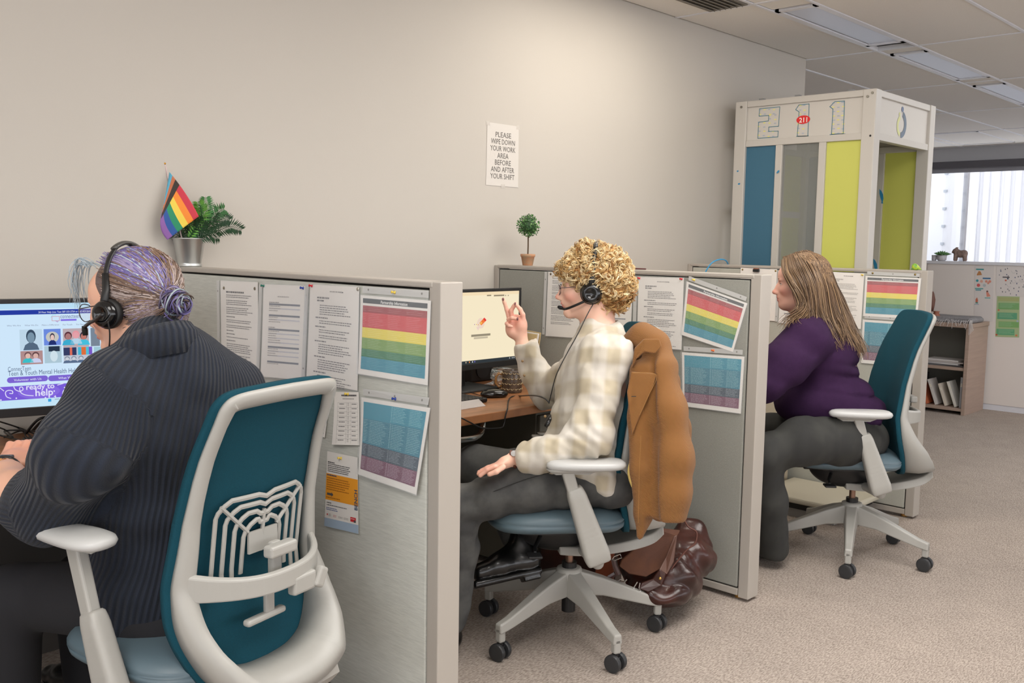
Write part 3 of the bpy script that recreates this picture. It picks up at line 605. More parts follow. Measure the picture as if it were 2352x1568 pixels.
# wall sign
c = [ony(px, py, YW - .0015) for px, py in ((1119.5, 280), (1191.5, 290.5), (1190, 430.5), (1116, 424.5))]
t = thing('wall_sign', 'white paper sign on the wall asking to wipe down the work area', 'sign', (c[3] + c[2]) / 2); sh = Sheet(c, (0, -1, 0)); sh.paper(t, mat('sign_paper', (208, 203, 196), .8), t=.0006)
for i, (s_, w_) in enumerate((('PLEASE', .107), ('WIPE DOWN', .158), ('YOUR WORK', .166), ('AREA', .074), ('BEFORE', .108), ('AND AFTER', .152), ('YOUR SHIFT', .158))): sh.text(s_, .5, .215 + .1115 * i, .034, flat((96, 92, 88)), 'c', .001, False, 0, w_)
sh.make(t, 'lettering')
for u, v in ((.0, .02), (.96, .02), (.5, 1.0)): sh2 = Sheet(c, (0, -1, 0)); sh2.rect(u - .04, v - .03, u + .08, v + .03, mat('clear_tape', (222, 216, 208), .3, alpha=.5), .0008); sh2.make(t, 'tape')
# ------------------------------------------------------------------ phone-booth style enclosure with 211 sign
BX0, BX1, BY0, BY1, BZ = 5.174, 6.04, 2.235, 3.10, 2.232
m_booth = mat('white_booth_aluminium', (194, 189, 181), .4); m_lime = mat('lime_panel', (198, 200, 96), .5, var=.02, vscale=3); m_blue = mat('teal_blue_panel', (58, 104, 128), .6, var=.05, vscale=300)
m_tint = mat('grey_tinted_panel', (140, 142, 138), .25, alpha=.55); m_hdr = mat('header_board', (200, 195, 187), .55)
t = thing('phone_booth', 'tall white framed booth with blue, glass and lime panels and a hand drawn 211 sign', 'booth', ((BX0 + BX1) / 2, (BY0 + BY1) / 2, 0))
p = .075
for i, (x, y) in enumerate(((BX0, BY0), (BX1 - p, BY0), (BX0, BY1 - p), (BX1 - p, BY1 - p))): MB().bb((x, y, 0), (x + p, y + p, BZ)).build('corner_post', m_booth, t, bevel=.004)
MB().bb((BX0 + .01, BY0 + .01, BZ - .012), (BX1 - .01, BY1 - .01, BZ)).build('roof_panel', m_booth, t)
def rail(a, b): MB().bb(a, b).build('rail', m_booth, t, bevel=.003)
for z0, z1 in ((1.962, 2.0), (2.196, BZ - .002), (.05, .12)):
    rail((BX0 + .006, BY0 + p, z0), (BX0 + .05, BY1 - p, z1)); rail((BX1 - .05, BY0 + p, z0), (BX1 - .006, BY1 - p, z1))
    if z0 > 1: rail((BX0 + p, BY0 + .006, z0), (BX1 - p, BY0 + .05, z1))
    rail((BX0 + p, BY1 - .05, z0), (BX1 - p, BY1 - .006, z1))
for X in (BX0 + .006, BX1 - .05):
    for a, b in ((2.783, 2.826), (2.514, 2.557)): MB().bb((X, a, .12), (X + .044, b, 1.962)).build('mullion', m_booth, t, bevel=.003)
MB().bb((BX0 + .02, 2.826, .12), (BX0 + .035, BY1 - p, 1.962)).build('panel', m_blue, t, label='teal blue panel')
MB().bb((BX0 + .022, 2.557, .12), (BX0 + .028, 2.783, 1.962)).build('glass_pane', m_tint, t, label='grey tinted clear panel')
MB().bb((BX0 + .02, BY0 + p, .12), (BX0 + .035, 2.514, 1.962)).build('panel', m_lime, t, label='lime panel on the front')
MB().bb((BX1 - .035, BY0 + p, .12), (BX1 - .02, 2.514, 1.962)).build('panel', m_lime, t, label='lime panel on the far side')
MB().bb((BX1 - .035, 2.826, .12), (BX1 - .02, BY1 - p, 1.962)).build('panel', m_blue, t, label='grey blue rear panel')
for z0, z1 in ((.12, .72), (.76, 1.16), (1.2, 1.56), (1.6, 1.962)): MB().bb((BX0 + .3, BY1 - .04, z0), (BX1 - p, BY1 - .025, z1)).build('panel', m_lime, t, label='lime panel on the wall side')
for z in (.74, 1.18, 1.58): MB().bb((BX0 + p, BY1 - .046, z - .02), (BX1 - p, BY1 - .01, z + .02)).build('cross_rail', m_booth, t)
MB().bb((BX0 + .02, BY0 + p, 2.0), (BX0 + .03, BY1 - p, 2.196)).build('header_board', m_hdr, t, label='header with hand drawn 211')
MB().bb((BX0 + p, BY0 + .02, 2.0), (BX1 - p, BY0 + .03, 2.196)).build('header_board', m_hdr, t, label='side header with round logo')
MB().bb((BX1 - .03, BY0 + p, 2.0), (BX1 - .02, BY1 - p, 2.196)).build('header_board', m_hdr, t)
for px, py in ((1703, 246), (1993, 221.5), (2004, 213)): q = onx(px, py, BX0); MB().cyl(q, q - np.array((.004, 0, 0)), .0075, n=14).build('bolt', mat('bolt_grey', (130, 126, 116), .4, .5), t)
q = onx(1999, 311.5, BX0); MB().cyl(q, q - np.array((.001, 0, 0)), .006, n=12).build('hole', m_trimdark, t)
bt = MB()
for y in (2.95, 2.72, 2.4): bt.box((BX0 + .05, y, BZ + .006), (.03, .028, .014))
bt.build('roof_clip', mat('roof_clip', (130, 130, 130), .5), t)
# drawn numerals on the header: outlines, scribbled fills, red oval
sh = Sheet([(BX0 + .019, BY1 - p, 2.196), (BX0 + .019, BY0 + p, 2.196), (BX0 + .019, BY0 + p, 2.0), (BX0 + .019, BY1 - p, 2.0)], NX)
def z3(pts):
    o = []
    for x, y in pts:
        q = onx(x / 3.409 + 1640, y / 3.409 + 180, BX0 + .019); o.append(((BY1 - p - q[1]) / sh.w, (2.196 - q[2]) / sh.h))
    return o
tl = flat((60, 120, 138)); mk = [flat((228, 222, 130)), flat((170, 178, 190))]
def numeral(lines_, fills, name):
    for pts, w_, cl_ in lines_: sh.stroke(z3(pts), w_, tl, closed=cl_)
    for xs, ys in fills:
        for x in range(xs[0], xs[1], 36):
            for y in range(ys[0], ys[1], 34): c_ = z3([(x + random.uniform(-5, 5), y + random.uniform(-4, 4))])[0]; sh.rect(c_[0] - .010, c_[1] - .015, c_[0] + .010, c_[1] + .015, mk[(x // 36 + y // 34) % 2], .0008)
    o = sh.make(t, name); o['kind'] = 'stuff'; sh.mb = MB(); sh.mt = []
numeral([([(357, 238), (516, 223), (505, 375), (430, 380), (428, 415), (504, 412), (500, 458), (343, 469), (350, 343), (426, 333), (430, 290), (353, 296)], .0035, True)], (((365, 500), (245, 285)), ((440, 500), (285, 370)), ((355, 420), (345, 460)), ((430, 495), (420, 455))), 'drawn_numeral')
numeral([([(640, 245), (665, 208), (745, 200), (735, 450), (652, 452), (667, 262)], .0035, True), ([(646, 453), (740, 450)], .0035, False)], (((672, 735), (212, 290)), ((662, 728), (360, 445))), 'drawn_numeral')
numeral([([(907, 222), (945, 183), (1022, 177), (1012, 433), (920, 437), (932, 240)], .0035, True), ([(907, 440), (1028, 434)], .004, False)], (((938, 1012), (190, 430)),), 'drawn_numeral')
c_ = z3([(699, 323)])[0]; sh.disc(c_[0], c_[1], .0425, flat((214, 40, 40)), .0012, 28, .024); sh.text('211', c_[0], c_[1] + .075, .038, flat((240, 232, 226)), 'c', .0016, True); sh.make(t, 'red_sticker')
sh = Sheet([(BX0 + p, BY0 + .019, 2.196), (BX1 - p, BY0 + .019, 2.196), (BX1 - p, BY0 + .019, 2.0), (BX0 + p, BY0 + .019, 2.0)], (0, -1, 0))
def arc(cx, cz, r0, r1, a0, a1, m_):
    th = np.radians(np.linspace(a0, a1, 18)); U = lambda r: np.c_[(cx + r * np.cos(th) - BX0 - p) / sh.w, (2.196 - cz - r * np.sin(th)) / sh.h]
    A, B = U(r0), U(r1)
    for i in range(17): sh.poly([A[i], A[i + 1], B[i + 1], B[i]], m_)
arc(5.572, 2.08, .045, .078, -88, 72, flat((112, 124, 138))); arc(5.575, 2.07, .038, .062, 110, 255, flat((206, 208, 150))); sh.disc((5.582 - BX0 - p) / sh.w, (2.196 - 2.165) / sh.h, .016, flat((112, 124, 150))); sh.disc((5.545 - BX0 - p) / sh.w, (2.196 - 2.135) / sh.h, .01, flat((206, 208, 150))); sh.make(t, 'logo')
sp = MB()
mb_ = mat('blue_paint_splash', (40, 130, 176), .4)
def splash(mbx, pts): mbx.prism([onx(x, y, BX0 - .0015) for x, y in pts], (.001, 0, 0))
splash(sp, [(1783, 397), (1787, 391), (1790, 391), (1789, 395), (1785, 398)]); splash(sp, [(1692, 392), (1696, 391), (1696, 394), (1693, 395)]); splash(sp, [(1695, 421), (1700, 420), (1699, 424), (1695, 424)])
sp.build('blue_spot', mb_, t)
fs = MB()
for base in ((2024, 434), (2010, 594)):
    pts = [(base[0] + dx, base[1] + dy) for dx, dy in ((-4, 0), (0, 4), (4, 12), (5, 22), (3, 30), (5, 33), (0, 33), (1, 28), (-2, 20), (-4, 10))]
    fs.prism([onx(x, y, BX1 - .052) for x, y in pts], (.002, 0, 0))
fs.build('blue_decal', mb_, t)
# ------------------------------------------------------------------ far right: low white wall, bookcase, posters
fw = thing('low_partition', 'long low white partition with children\'s posters under the bright window', 'partition', (8.8, 1.5, 0))
m_lowp = mat('off_white_low_partition', (222, 214, 208), .6)
for a, b in ((-1.0, .6), (.6, 1.9), (1.9, 3.24), (3.24, 4.6)): MB().bb((8.77, a + .002, .05), (8.83, b - .002, 1.245)).build('panel', m_lowp, fw, bevel=.002)
MB().bb((8.76, -1.0, 1.245), (8.84, 4.6, 1.272)).build('top_rail', mat('pale_rail', (214, 214, 220), .4), fw, bevel=.003)
MB().bb((8.775, -1.0, 0), (8.825, 4.6, .05)).build('base_rail', mat('pale_rail', (0, 0, 0)), fw)
bk = thing('bookcase', 'low wood grain bookcase in front of the white partition at the right', 'bookcase', (8.5, 3.05, 0)); m_bk = mat('greyed_oak_laminate', (164, 142, 128), .55, var=.07, vscale=4, stretch=(1, 1, 14))
BX, BD, BYr, BYl, BH = 8.27, .46, 2.68, 3.42, .765
for a in ((BX, BYr, 0, BX + BD, BYr + .03, BH - .035), (BX, BYl - .03, 0, BX + BD, BYl, BH - .035)): MB().bb(a[:3], a[3:]).build('side_panel', m_bk, bk, bevel=.002)
MB().bb((BX - .005, BYr - .005, BH - .035), (BX + BD + .005, BYl + .005, BH)).build('top', m_bk, bk, bevel=.002)
MB().bb((BX + .01, BYr + .03, .37), (BX + BD - .01, BYl - .03, .395)).build('shelf', m_bk, bk, bevel=.002); MB().bb((BX + .005, BYr + .03, .03), (BX + BD - .01, BYl - .03, .055)).build('shelf', m_bk, bk, bevel=.002); MB().bb((BX + BD - .015, BYr + .03, .03), (BX + BD - .005, BYl - .03, BH - .03)).build('back_panel', mat('bookcase_back', (128, 128, 122), .7), bk)
bc = [(176, 150, 136), (198, 180, 170), (150, 60, 52), (214, 206, 198), (40, 44, 52), (200, 90, 120), (60, 66, 80), (220, 214, 204), (206, 120, 80), (70, 60, 56), (178, 60, 70), (190, 184, 178)]
tl_ = ['grey white leaning', 'cream leaning', 'orange brown leaning', 'white leaning', 'black upright', 'pink upright', 'navy upright', 'pale upright', 'tan upright', 'dark brown upright', 'red upright', 'light grey upright']
y = BYr + .045
for i in range(15):
    w = random.choice((.016, .022, .028)); h = random.uniform(.19, .26); lean = (-.35 if i in (1, 2, 3, 4) else 0.0); c_ = bc[i % 12]; z0 = .0555
    wd = ['light grey', 'white', 'cream', 'pale', 'orange', 'black', 'pink', 'red', 'navy', 'beige', 'salmon', 'brown', 'maroon', 'tan', 'rose'][i]
    cc_ = [(170, 170, 176), (222, 218, 210), (214, 204, 190), (206, 200, 196), (198, 110, 74), (36, 38, 44), (204, 92, 122), (160, 44, 50), (56, 62, 84), (196, 170, 150), (206, 130, 110), (104, 74, 62), (110, 40, 46), (188, 150, 120), (196, 110, 110)][i]
    if lean: y += .012
    bk_t = thing('book', 'thin %s book %s on the bottom shelf of the bookcase, %s' % (wd, 'leaning' if lean else 'upright', ('right end', 'first leaning', 'second leaning', 'third leaning', 'fourth leaning', 'sixth from the right', 'seventh from the right', 'eighth from the right', 'ninth from the right', 'tenth from the right', 'eleventh from the right', 'twelfth from the right', 'thirteenth from the right', 'fourteenth from the right', 'left end')[i]), 'book', (BX + .12, y + w / 2, z0), 0, 'books on the bottom shelf')
    Rl = rotm(lean, 0, 0); c0 = np.array((BX + .12, y + w / 2 - (0 if not lean else 0), z0)); cen = lambda dx, dy, dz: c0 + Rl @ np.array((dx, dy, dz)) + (np.array((0, math.sin(-lean) * 0, abs(math.sin(lean)) * w / 2)) if lean else 0)
    MB().box(cen(0, 0, h / 2), (.15, w, h), Rl).build('cover', mat('book_%d_%d_%d' % cc_, cc_, .5), bk_t); MB().box(cen(.002, 0, h / 2), (.15, w * .8, h - .008), Rl).build('pages', m_paper, bk_t)
    MB().box(cen(-.0755, 0, h * .75), (.001, w * .7, h * .12), Rl).build('spine_band', mat('book_band', (226, 220, 206), .6), bk_t); y += w + (.045 if lean else .004)
mg = 0
for i, (c_, w, l, a, s_) in enumerate((((92, 92, 96), .21, .28, .1, 'dark grey'), ((206, 204, 204), .22, .29, -.05, 'white'), ((184, 176, 172), .21, .30, .04, 'beige'), ((214, 210, 208), .2, .27, 0, 'pale'))):
    z = .3955 + .013 * i; mt_ = thing('magazine', '%s magazine in the flat stack on the middle shelf, %s of the stack' % (s_, ('bottom', 'second', 'third', 'top')[i]), 'magazine', (BX + .17, 2.86 + .03 * (i % 2), z), 0, 'magazines on the middle shelf')
    MB().box((BX + .16, 2.89 + .02 * (i % 2), z + .006), (w, l, .0118), rotm(0, 0, a)).build('cover', mat('mag_%d' % c_[0], c_, .5), mt_, bevel=.001)
MB2 = thing('folded_blanket', 'grey folded blanket with white fringe on top of the bookcase', 'blanket', (BX + .2, 2.85, BH))
S = SDF((BX - .03, 2.58, BH - .03), (BX + .42, 3.15, BH + .09), .006)
S.box((BX + .19, 2.9, BH + .011), (.16, .2, .013), .011, k=.004); S.box((BX + .19, 2.885, BH + .034), (.15, .19, .013), .011, k=.003); S.cap((BX + .05, 2.70, BH + .02), (BX + .3, 2.69, BH + .022), .022, .02, k=.01)
S.warp(lambda x, y, z: .0015 * np.sin(60 * x + 20 * y)); S.build('blanket_cloth', mat('grey_knit', (132, 130, 132), .9, var=.15, vscale=90, bump=.6, bscale=160), MB2)
fr = MB()
for i in range(46):
    y0 = 2.70 + i * .0095; x0 = BX + .005; z0 = BH + .012; l = random.uniform(.03, .06); fr.tube([(x0 + .01, y0, z0 + random.uniform(0, .02)), (x0 - .012, y0 + random.uniform(-.01, .01), z0 + .003), (x0 - .02, y0 + random.uniform(-.02, .02), z0 - l * .5 if i % 3 else z0 - l)], .0014, 4)
for i in range(5): fr.tube([(BX + .02, 2.69 - .004 * i, BH + .03), (BX - .012, 2.685 - .006 * i, BH + .0), (BX - .014, 2.68 - .008 * i, BH - .09 + .01 * i)], .0018, 4)
fr.build('fringe', mat('fringe_white', (206, 202, 200), .9), MB2, kind='stuff')
vs = thing('vase', 'brown terracotta ornament at the left end of the bookcase top', 'ornament', (BX + .1, 3.0, BH)); MB().lathe([(.02, 0), (.034, .008), (.04, .03), (.028, .055), (.02, .075), (.03, .085)], (BX + .08, 2.985, BH), 16).build('vase_body', mat('terracotta_brown', (150, 92, 70), .6), vs, smooth=True)
MB().lathe([(.012, 0), (.02, .05), (.024, .1), (.012, .15), (.004, .17)], (BX + .1, 3.03, BH + .08), 12).build('dark_stem', mat('dark_brown_wood', (110, 74, 62), .6), vs, smooth=True)
# posters on the low partition
def poster(label, px, name='poster', m_=None): 
    c = [onx(x, y, 8.7685) for x, y in px]; t = thing(name, label, 'poster', (c[2] + c[3]) / 2, 0, 'posters on the low partition'); s_ = Sheet(c, NX); s_.paper(t, m_ or mat('poster_paper', (214, 207, 203), .7), t=.0006, nu=1, nv=1); return t, s_
t, sh = poster('tall poster with teal headings and small figures, left one on the low white partition', [(2240, 606), (2283, 607), (2280, 738), (2237, 737)])
A = flat
for (u, v, w, h, c_) in ((.05, .08, .42, .025, (70, 150, 150)), (.42, .235, .42, .025, (60, 110, 150)), (.02, .42, .44, .02, (80, 160, 158)), (.05, .445, .3, .02, (100, 150, 160)), (.55, .58, .3, .018, (120, 170, 165)), (.0, .70, .25, .012, (150, 160, 180))): sh.rect(u, v, u + w, v + h, A(c_))
for (u, v, r, c_) in ((.13, .29, .011, (60, 150, 160)), (.36, .30, .012, (214, 164, 146)), (.62, .30, .011, (212, 140, 120)), (.8, .30, .012, (212, 140, 120)), (.72, .33, .009, (212, 140, 120)), (.2, .37, .014, (204, 92, 92)), (.52, .37, .013, (176, 186, 188)), (.68, .475, .008, (120, 80, 72))): sh.disc(u, v, r, A(c_))
sh.poly([(.62, .49), (.74, .49), (.86, .56), (.66, .57)], A((214, 140, 120))); sh.poly([(.1, .18), (.2, .12), (.3, .13), (.38, .19), (.1, .2)], A((186, 130, 80))); sh.poly([(.06, .62), (.14, .58), (.2, .63), (.18, .67), (.06, .67)], A((192, 110, 84))); sh.rect(.06, .67, .2, .69, A((70, 150, 140))); sh.make(t)
t, sh = poster('white sheet of small doodles above the green poster at the right edge', [(2289, 607), (2356, 609), (2356, 681), (2287, 679)])
for i in range(34): u, v = random.uniform(.06, .95), random.uniform(.06, .95); sh.rect(u, v, u + .03, v + .04, A(random.choice(((90, 92, 100), (120, 120, 124), (80, 90, 120), (140, 140, 146)))))
for i in range(7): u, v = random.uniform(.1, .8), random.uniform(.1, .8); sh.stroke([(u, v), (u + .07, v + .08), (u + .16, v + .06)], .0012, A((150, 148, 150)))
sh.disc(.33, .5, .008, A((200, 110, 90))); sh.rect(.22, .38, .46, .42, A((96, 92, 96))); sh.disc(.97, .08, .008, A((170, 70, 90))); sh.make(t)
t, sh = poster('green poster with darker green text boxes at the right edge of the picture', [(2290, 680), (2342, 681), (2341, 775), (2286, 773)], m_=mat('green_poster', (166, 184, 138), .7))
for a, b, u0, u1, c_ in ((.02, .12, .05, .98, (166, 172, 118)), (.16, .32, .08, .98, (122, 168, 110)), (.40, .56, .05, .9, (96, 160, 124)), (.62, .76, .12, .98, (124, 170, 104)), (.80, .95, .04, .8, (98, 164, 122))): sh.rect(u0, a, u1, b, A(c_)); 
for a in (.18, .42, .64, .82): sh.lines(.14, a, .85, a + .11, 4, A((150, 190, 150)), .35, .3, .0012)
for u, v, c_ in ((.1, .34, (196, 120, 90)), (.92, .6, (170, 180, 200)), (.05, .95, (190, 90, 70)), (.88, .95, (210, 120, 80))): sh.disc(u, v, .008, A(c_))
sh.make(t)
su = onx(2160, 597, 8.8); sc = thing('succulent', 'small green succulent in a pale pot on the low white partition', 'plant', (8.8, su[1], 1.272)); m_pot = mat('pale_ceramic', (196, 194, 200), .4)
MB().lathe([(.028, 0), (.04, .01), (.043, .05), (.038, .05), (.034, .02)], (8.8, su[1] - .01, 1.272), 18).build('pot', m_pot, sc, smooth=True); lf = MB()
for i in range(26): a = i * 2.4; r = .012 + .0018 * i; c_ = np.array((8.8 + r * .3 * math.cos(a), su[1] - .01 + r * .3 * math.sin(a), 1.318)); e_ = c_ + np.array((r * 1.2 * math.cos(a), r * 1.2 * math.sin(a), .045 - .0012 * i)); lf.tube([c_, (c_ + e_) / 2 + np.array((0, 0, .004)), e_], [.004, .009, .001], 5)
lf.build('leaves', mat('succulent_green', (96, 142, 88), .5, var=.15, vscale=30), sc, smooth=True)
cp = thing('small_cup', 'tiny pale cup beside the succulent pot on the low partition', 'cup', (8.8, su[1] + .06, 1.272)); MB().lathe([(.016, 0), (.02, .006), (.022, .05), (.019, .05), (.016, .01)], (8.8, su[1] + .055, 1.272), 16).build('cup_body', m_pot, cp, smooth=True)
be = onx(2204, 596, 8.8); y = be[1]; bt = thing('toy_bear', 'brown toy animal standing on the low white partition against the window', 'toy', (8.8, y, 1.272)); S = SDF((8.72, y - .09, 1.268), (8.88, y + .09, 1.40), .004)
S.ell((8.8, y - .005, 1.335), (.028, .05, .032)); S.ell((8.8, y + .035, 1.36), (.026, .028, .026)); S.ell((8.8, y - .04, 1.34), (.022, .024, .03))
for dy in (-.045, .035):
    for dx in (-.018, .018): S.cap((8.8 + dx, y + dy * .9, 1.33), (8.8 + dx, y + dy, 1.284), .014, .012, .01)
S.cap((8.8, y + .055, 1.353), (8.8, y + .062, 1.35), .012, .009, .008); S.ell((8.785, y + .028, 1.388), (.008,) * 3, k=.006); S.ell((8.815, y + .028, 1.388), (.008,) * 3, k=.006); S.build('bear_body', mat('toy_fur', (132, 112, 104), .9, var=.3, vscale=60), bt)
# ------------------------------------------------------------------ things on top of the cubicle partitions
def catmull(pts, n=8): return spline(np.array(pts, float), n)
fp = onx(435, 608, PX[0] + PT / 2); P0 = np.array((PX[0] + PT / 2, fp[1], HP)); t = thing('potted_fern', 'green fern in a silver metal pot on the nearest partition', 'plant', P0)
mpt = mat('brushed_galvanised_pot', (196, 198, 196), .34, .9, bump=.05, bscale=300)
MB().lathe([(.042, 0), (.043, .006), (.040, .010), (.041, .014), (.0545, .097), (.056, .099), (.0545, .101), (.052, .099), (.040, .03)], P0, 40).build('pot', mpt, t, smooth=True)
MB().lathe([(.001, .085), (.051, .086)], P0, 20, capb=False, capt=False).build('soil', mat('dark_soil', (36, 40, 26), .9), t)
rt = RW[0]; fw_ = RW[2]  # world directions to the right and away used only to lay out fronds
def px_local(px, py, d=0.0): return at(px, py, float((P0 - CAMP) @ RW[2]) + d)
fern = MB(); cg = [np.array(lin(c_)[:3]) for c_ in ((40, 92, 40), (24, 62, 30), (92, 150, 56), (60, 120, 60))]
fr_list = [([(452, 545), (470, 500), (472, 452)], 0.0, 3, 26), ([(455, 545), (462, 500), (455, 462)], -.03, 2, 20), ([(460, 545), (490, 500), (505, 485), (515, 480)], .02, 0, 18), ([(462, 548), (500, 530), (530, 520), (556, 528)], -.02, 1, 24), ([(458, 545), (485, 515), (512, 503), (528, 505)], .04, 1, 20), ([(455, 548), (470, 530), (500, 512)], -.04, 1, 16),
           ([(415, 545), (390, 520), (370, 482), (342, 470)], .02, 1, 22), ([(412, 545), (385, 500), (375, 470), (367, 458)], .0, 0, 20), ([(430, 548), (440, 520), (435, 490)], -.03, 1, 16), ([(440, 548), (455, 525), (470, 505)], -.045, 1, 16), ([(425, 548), (415, 520), (420, 480)], .03, 1, 16), ([(448, 548), (478, 540), (505, 545)], -.04, 1, 16), ([(445, 548), (450, 505), (478, 478)], .01, 2, 20), ([(450, 548), (480, 520), (495, 488)], .03, 0, 20), ([(440, 546), (428, 505), (450, 480)], .04, 0, 18), ([(418, 546), (400, 535), (388, 520)], -.03, 1, 14)]
for pts, dd, ci, nl in fr_list:
    P = np.array([px_local(x, y, dd * i / max(1, len(pts) - 1)) for i, (x, y) in enumerate(pts)]); P[0] = P0 + np.array((random.uniform(-.02, .02), random.uniform(-.02, .02), .088)); C_ = catmull(P, 8); fern.tube(C_, np.linspace(.0016, .0006, len(C_)), 4, col=cg[1])
    K = len(C_)
    for i in range(nl):
        s_ = .12 + .86 * i / nl; j = min(int(s_ * (K - 1)), K - 2); q = C_[j] + (C_[j + 1] - C_[j]) * (s_ * (K - 1) - j); T = C_[j + 1] - C_[j]; T /= np.linalg.norm(T); sd = np.cross(T, fw_); sd /= np.linalg.norm(sd); L_ = .034 * math.sin(math.pi * min(1, (1 - s_) * .85 + .12)) + .004
        for sg in (-1, 1):
            d = sd * sg * .85 + T * .5 + fw_ * random.uniform(-.2, .2) + np.array((0, 0, -.15)); d /= np.linalg.norm(d); w = .0032; e_ = q + d * L_; mid = q + d * L_ * .45; nn = T * w
            fern.add([q, mid + nn, e_, mid - nn], [(0, 1, 2, 3)], 0, cg[ci] * random.uniform(.75, 1.25))
fern.build('fronds', mat('fern_leaf', (50, 100, 45), .5, vcol=True), t, vcol=True, kind='stuff')
# pride flag on a stick, planted in the fern pot
t = thing('small_flag', 'small rainbow flag on a stick leaning out of the fern pot', 'flag', P0 + np.array((-.01, 0, .09))); Df = float((P0 - CAMP) @ RW[2]) - .05
tip = at(378.5, 375.5, Df); base = P0 + np.array((-.012, .012, .06)); MB().tube([base, tip], .0019, 8).build('stick', mat('translucent_stick', (206, 180, 180), .4), t); MB().sph(tip, .0042, 12).build('gold_ball', mat('gold', (200, 150, 60), .25, .9), t, smooth=True)
FZ = lambda x, y: (x / 5.6 + 320, y / 5.6 + 360)
# flag cloth corners: hoist top, fly top, fly bottom, hoist bottom (measured on the cloth)
def flagpt(u, v):
    a = np.array(FZ(388, 195)); b = np.array(FZ(765, 765)); c_ = np.array(FZ(362, 1068)); d = np.array(FZ(300, 690)); e1 = np.array(FZ(600, 480)); e2 = np.array(FZ(272, 900))
    top = a * (1 - u) ** 2 + 2 * u * (1 - u) * (2 * e1 - .5 * a - .5 * b) + b * u * u; bot = d * (1 - u) ** 2 + 2 * u * (1 - u) * (2 * e2 - .5 * d - .5 * c_) + c_ * u * u
    p_ = top * (1 - v) + bot * v; return at(p_[0], p_[1], Df - .012 - .012 * math.sin(u * 3.1 + v) - .02 * v)
fl = MB(); cols_ = [(200, 56, 72), (240, 140, 50), (236, 208, 80), (40, 140, 100), (44, 86, 156), (140, 96, 164)]; mts = [mat('flag_%d' % i, c_, .7) for i, c_ in enumerate(cols_)] + [mat('flag_b%d' % i, c_, .7) for i, c_ in enumerate(((92, 168, 196), (190, 112, 76), (58, 50, 44)))]
NU, NV = 24, 24
grid = np.array([[flagpt(i / NU, j / NV) for j in range(NV + 1)] for i in range(NU + 1)]).reshape(-1, 3); F_, MI = [], []
for i in range(NU):
    for j in range(NV):
        a = i * (NV + 1) + j; F_.append((a, a + 1, a + NV + 2, a + NV + 1)); u, v = (i + .5) / NU, (j + .5) / NV; F_[-1]; w = u
        lim = .26; k = int(v * 6)
        if u < .09 and v < .80: k = 6
        elif u < .18 and v < .90 : k = 7
        elif u < .28 and v < .96: k = 8
        MI.append(k)
o = mkmesh('flag_cloth', grid, F_, mts, t, smooth=True, mi=MI); solid(o, .0006, 0)
# topiary
tp = onx(1212, 604, PX[1] + PT / 2); P1 = np.array((PX[1] + PT / 2, tp[1], HP)); t = thing('topiary', 'round green topiary ball on a stem in a little terracotta pot', 'plant', P1)
MB().lathe([(.0225, 0), (.024, .002), (.031, .040), (.034, .041), (.035, .052), (.031, .053), (.028, .046)], P1, 24).build('pot', mat('worn_terracotta', (186, 132, 96), .8, col2=(168, 140, 110), vscale=60), t, smooth=True)
MB().lathe([(.001, .046), (.03, .047)], P1, 16, capb=False, capt=False).build('moss', mat('dark_soil', (0, 0, 0)), t)
MB().tube([P1 + (0, 0, .04), P1 + (.001, 0, .09), P1 + (0, 0, .145)], .0032, 8).build('stem', mat('twig_brown', (84, 66, 46), .8), t)
cen = P1 + np.array((0, 0, .183)); lv = MB()
lv.sph(cen, .038, 14, col=np.array(lin((40, 74, 36))[:3]))
for i in range(620):
    z = rng.uniform(-1, 1); a = rng.uniform(0, 6.283); d = np.array((math.sqrt(1 - z * z) * math.cos(a), math.sqrt(1 - z * z) * math.sin(a), z)); q = cen + d * rng.uniform(.036, .051); tdir = d + rng.normal(0, .6, 3); tdir /= np.linalg.norm(tdir); sd = np.cross(tdir, d + .3 * rng.normal(0, 1, 3)); sd /= np.linalg.norm(sd) + 1e-9; L_ = rng.uniform(.006, .0105); w = L_ * .38
    c_ = np.array(lin([(88, 136, 74), (64, 110, 58), (120, 160, 96), (46, 88, 46)][rng.integers(4)])[:3]) * rng.uniform(.8, 1.2)
    lv.add([q, q + tdir * L_ * .4 + sd * w, q + tdir * L_ * .8 + sd * w * .7, q + tdir * L_, q + tdir * L_ * .8 - sd * w * .7, q + tdir * L_ * .4 - sd * w], [(0, 1, 2, 3, 4, 5)], 0, c_)
lv.build('foliage', mat('topiary_leaf', (80, 120, 60), .5, vcol=True), t, vcol=True, kind='stuff')
q = onx(1455, 616, PX[1] + .03); t = thing('pen', 'dark reddish pen lying on top of the middle partition', 'pen', q); MB().tube([(PX[1] + .035, onx(1440, 616, PX[1] + .035)[1], HP + .004), (PX[1] + .04, onx(1482, 617, PX[1] + .035)[1], HP + .004)], [.004, .003], 8).build('pen_body', mat('pen_maroon', (96, 56, 56), .4), t)
g_ = onx(2104, 617, PX[2] + PT / 2); P2 = np.array((PX[2] + PT / 2, g_[1], HP)); t = thing('toy_parrot', 'tiny green and yellow toy animal on top of the farthest partition', 'toy', P2)
S = SDF(P2 - .04, P2 + .05, .0025); S.ell(P2 + (0, 0, .012), (.012, .018, .012)); S.ell(P2 + (0, .008, .024), (.010, .010, .009)); S.cap(P2 + (0, -.014, .01), P2 + (0, -.028, .004), .006, .002, .006); S.cap(P2 + (0, .012, .008), P2 + (0, .024, .004), .006, .003, .004); S.build('toy_body', mat('toy_lime', (176, 196, 60), .4, col2=(60, 150, 60), vscale=60), t); MB().sph(P2 + (-.009, .006, .02), .004, 8).build('red_cheek', mat('toy_red', (190, 60, 40), .5), t)
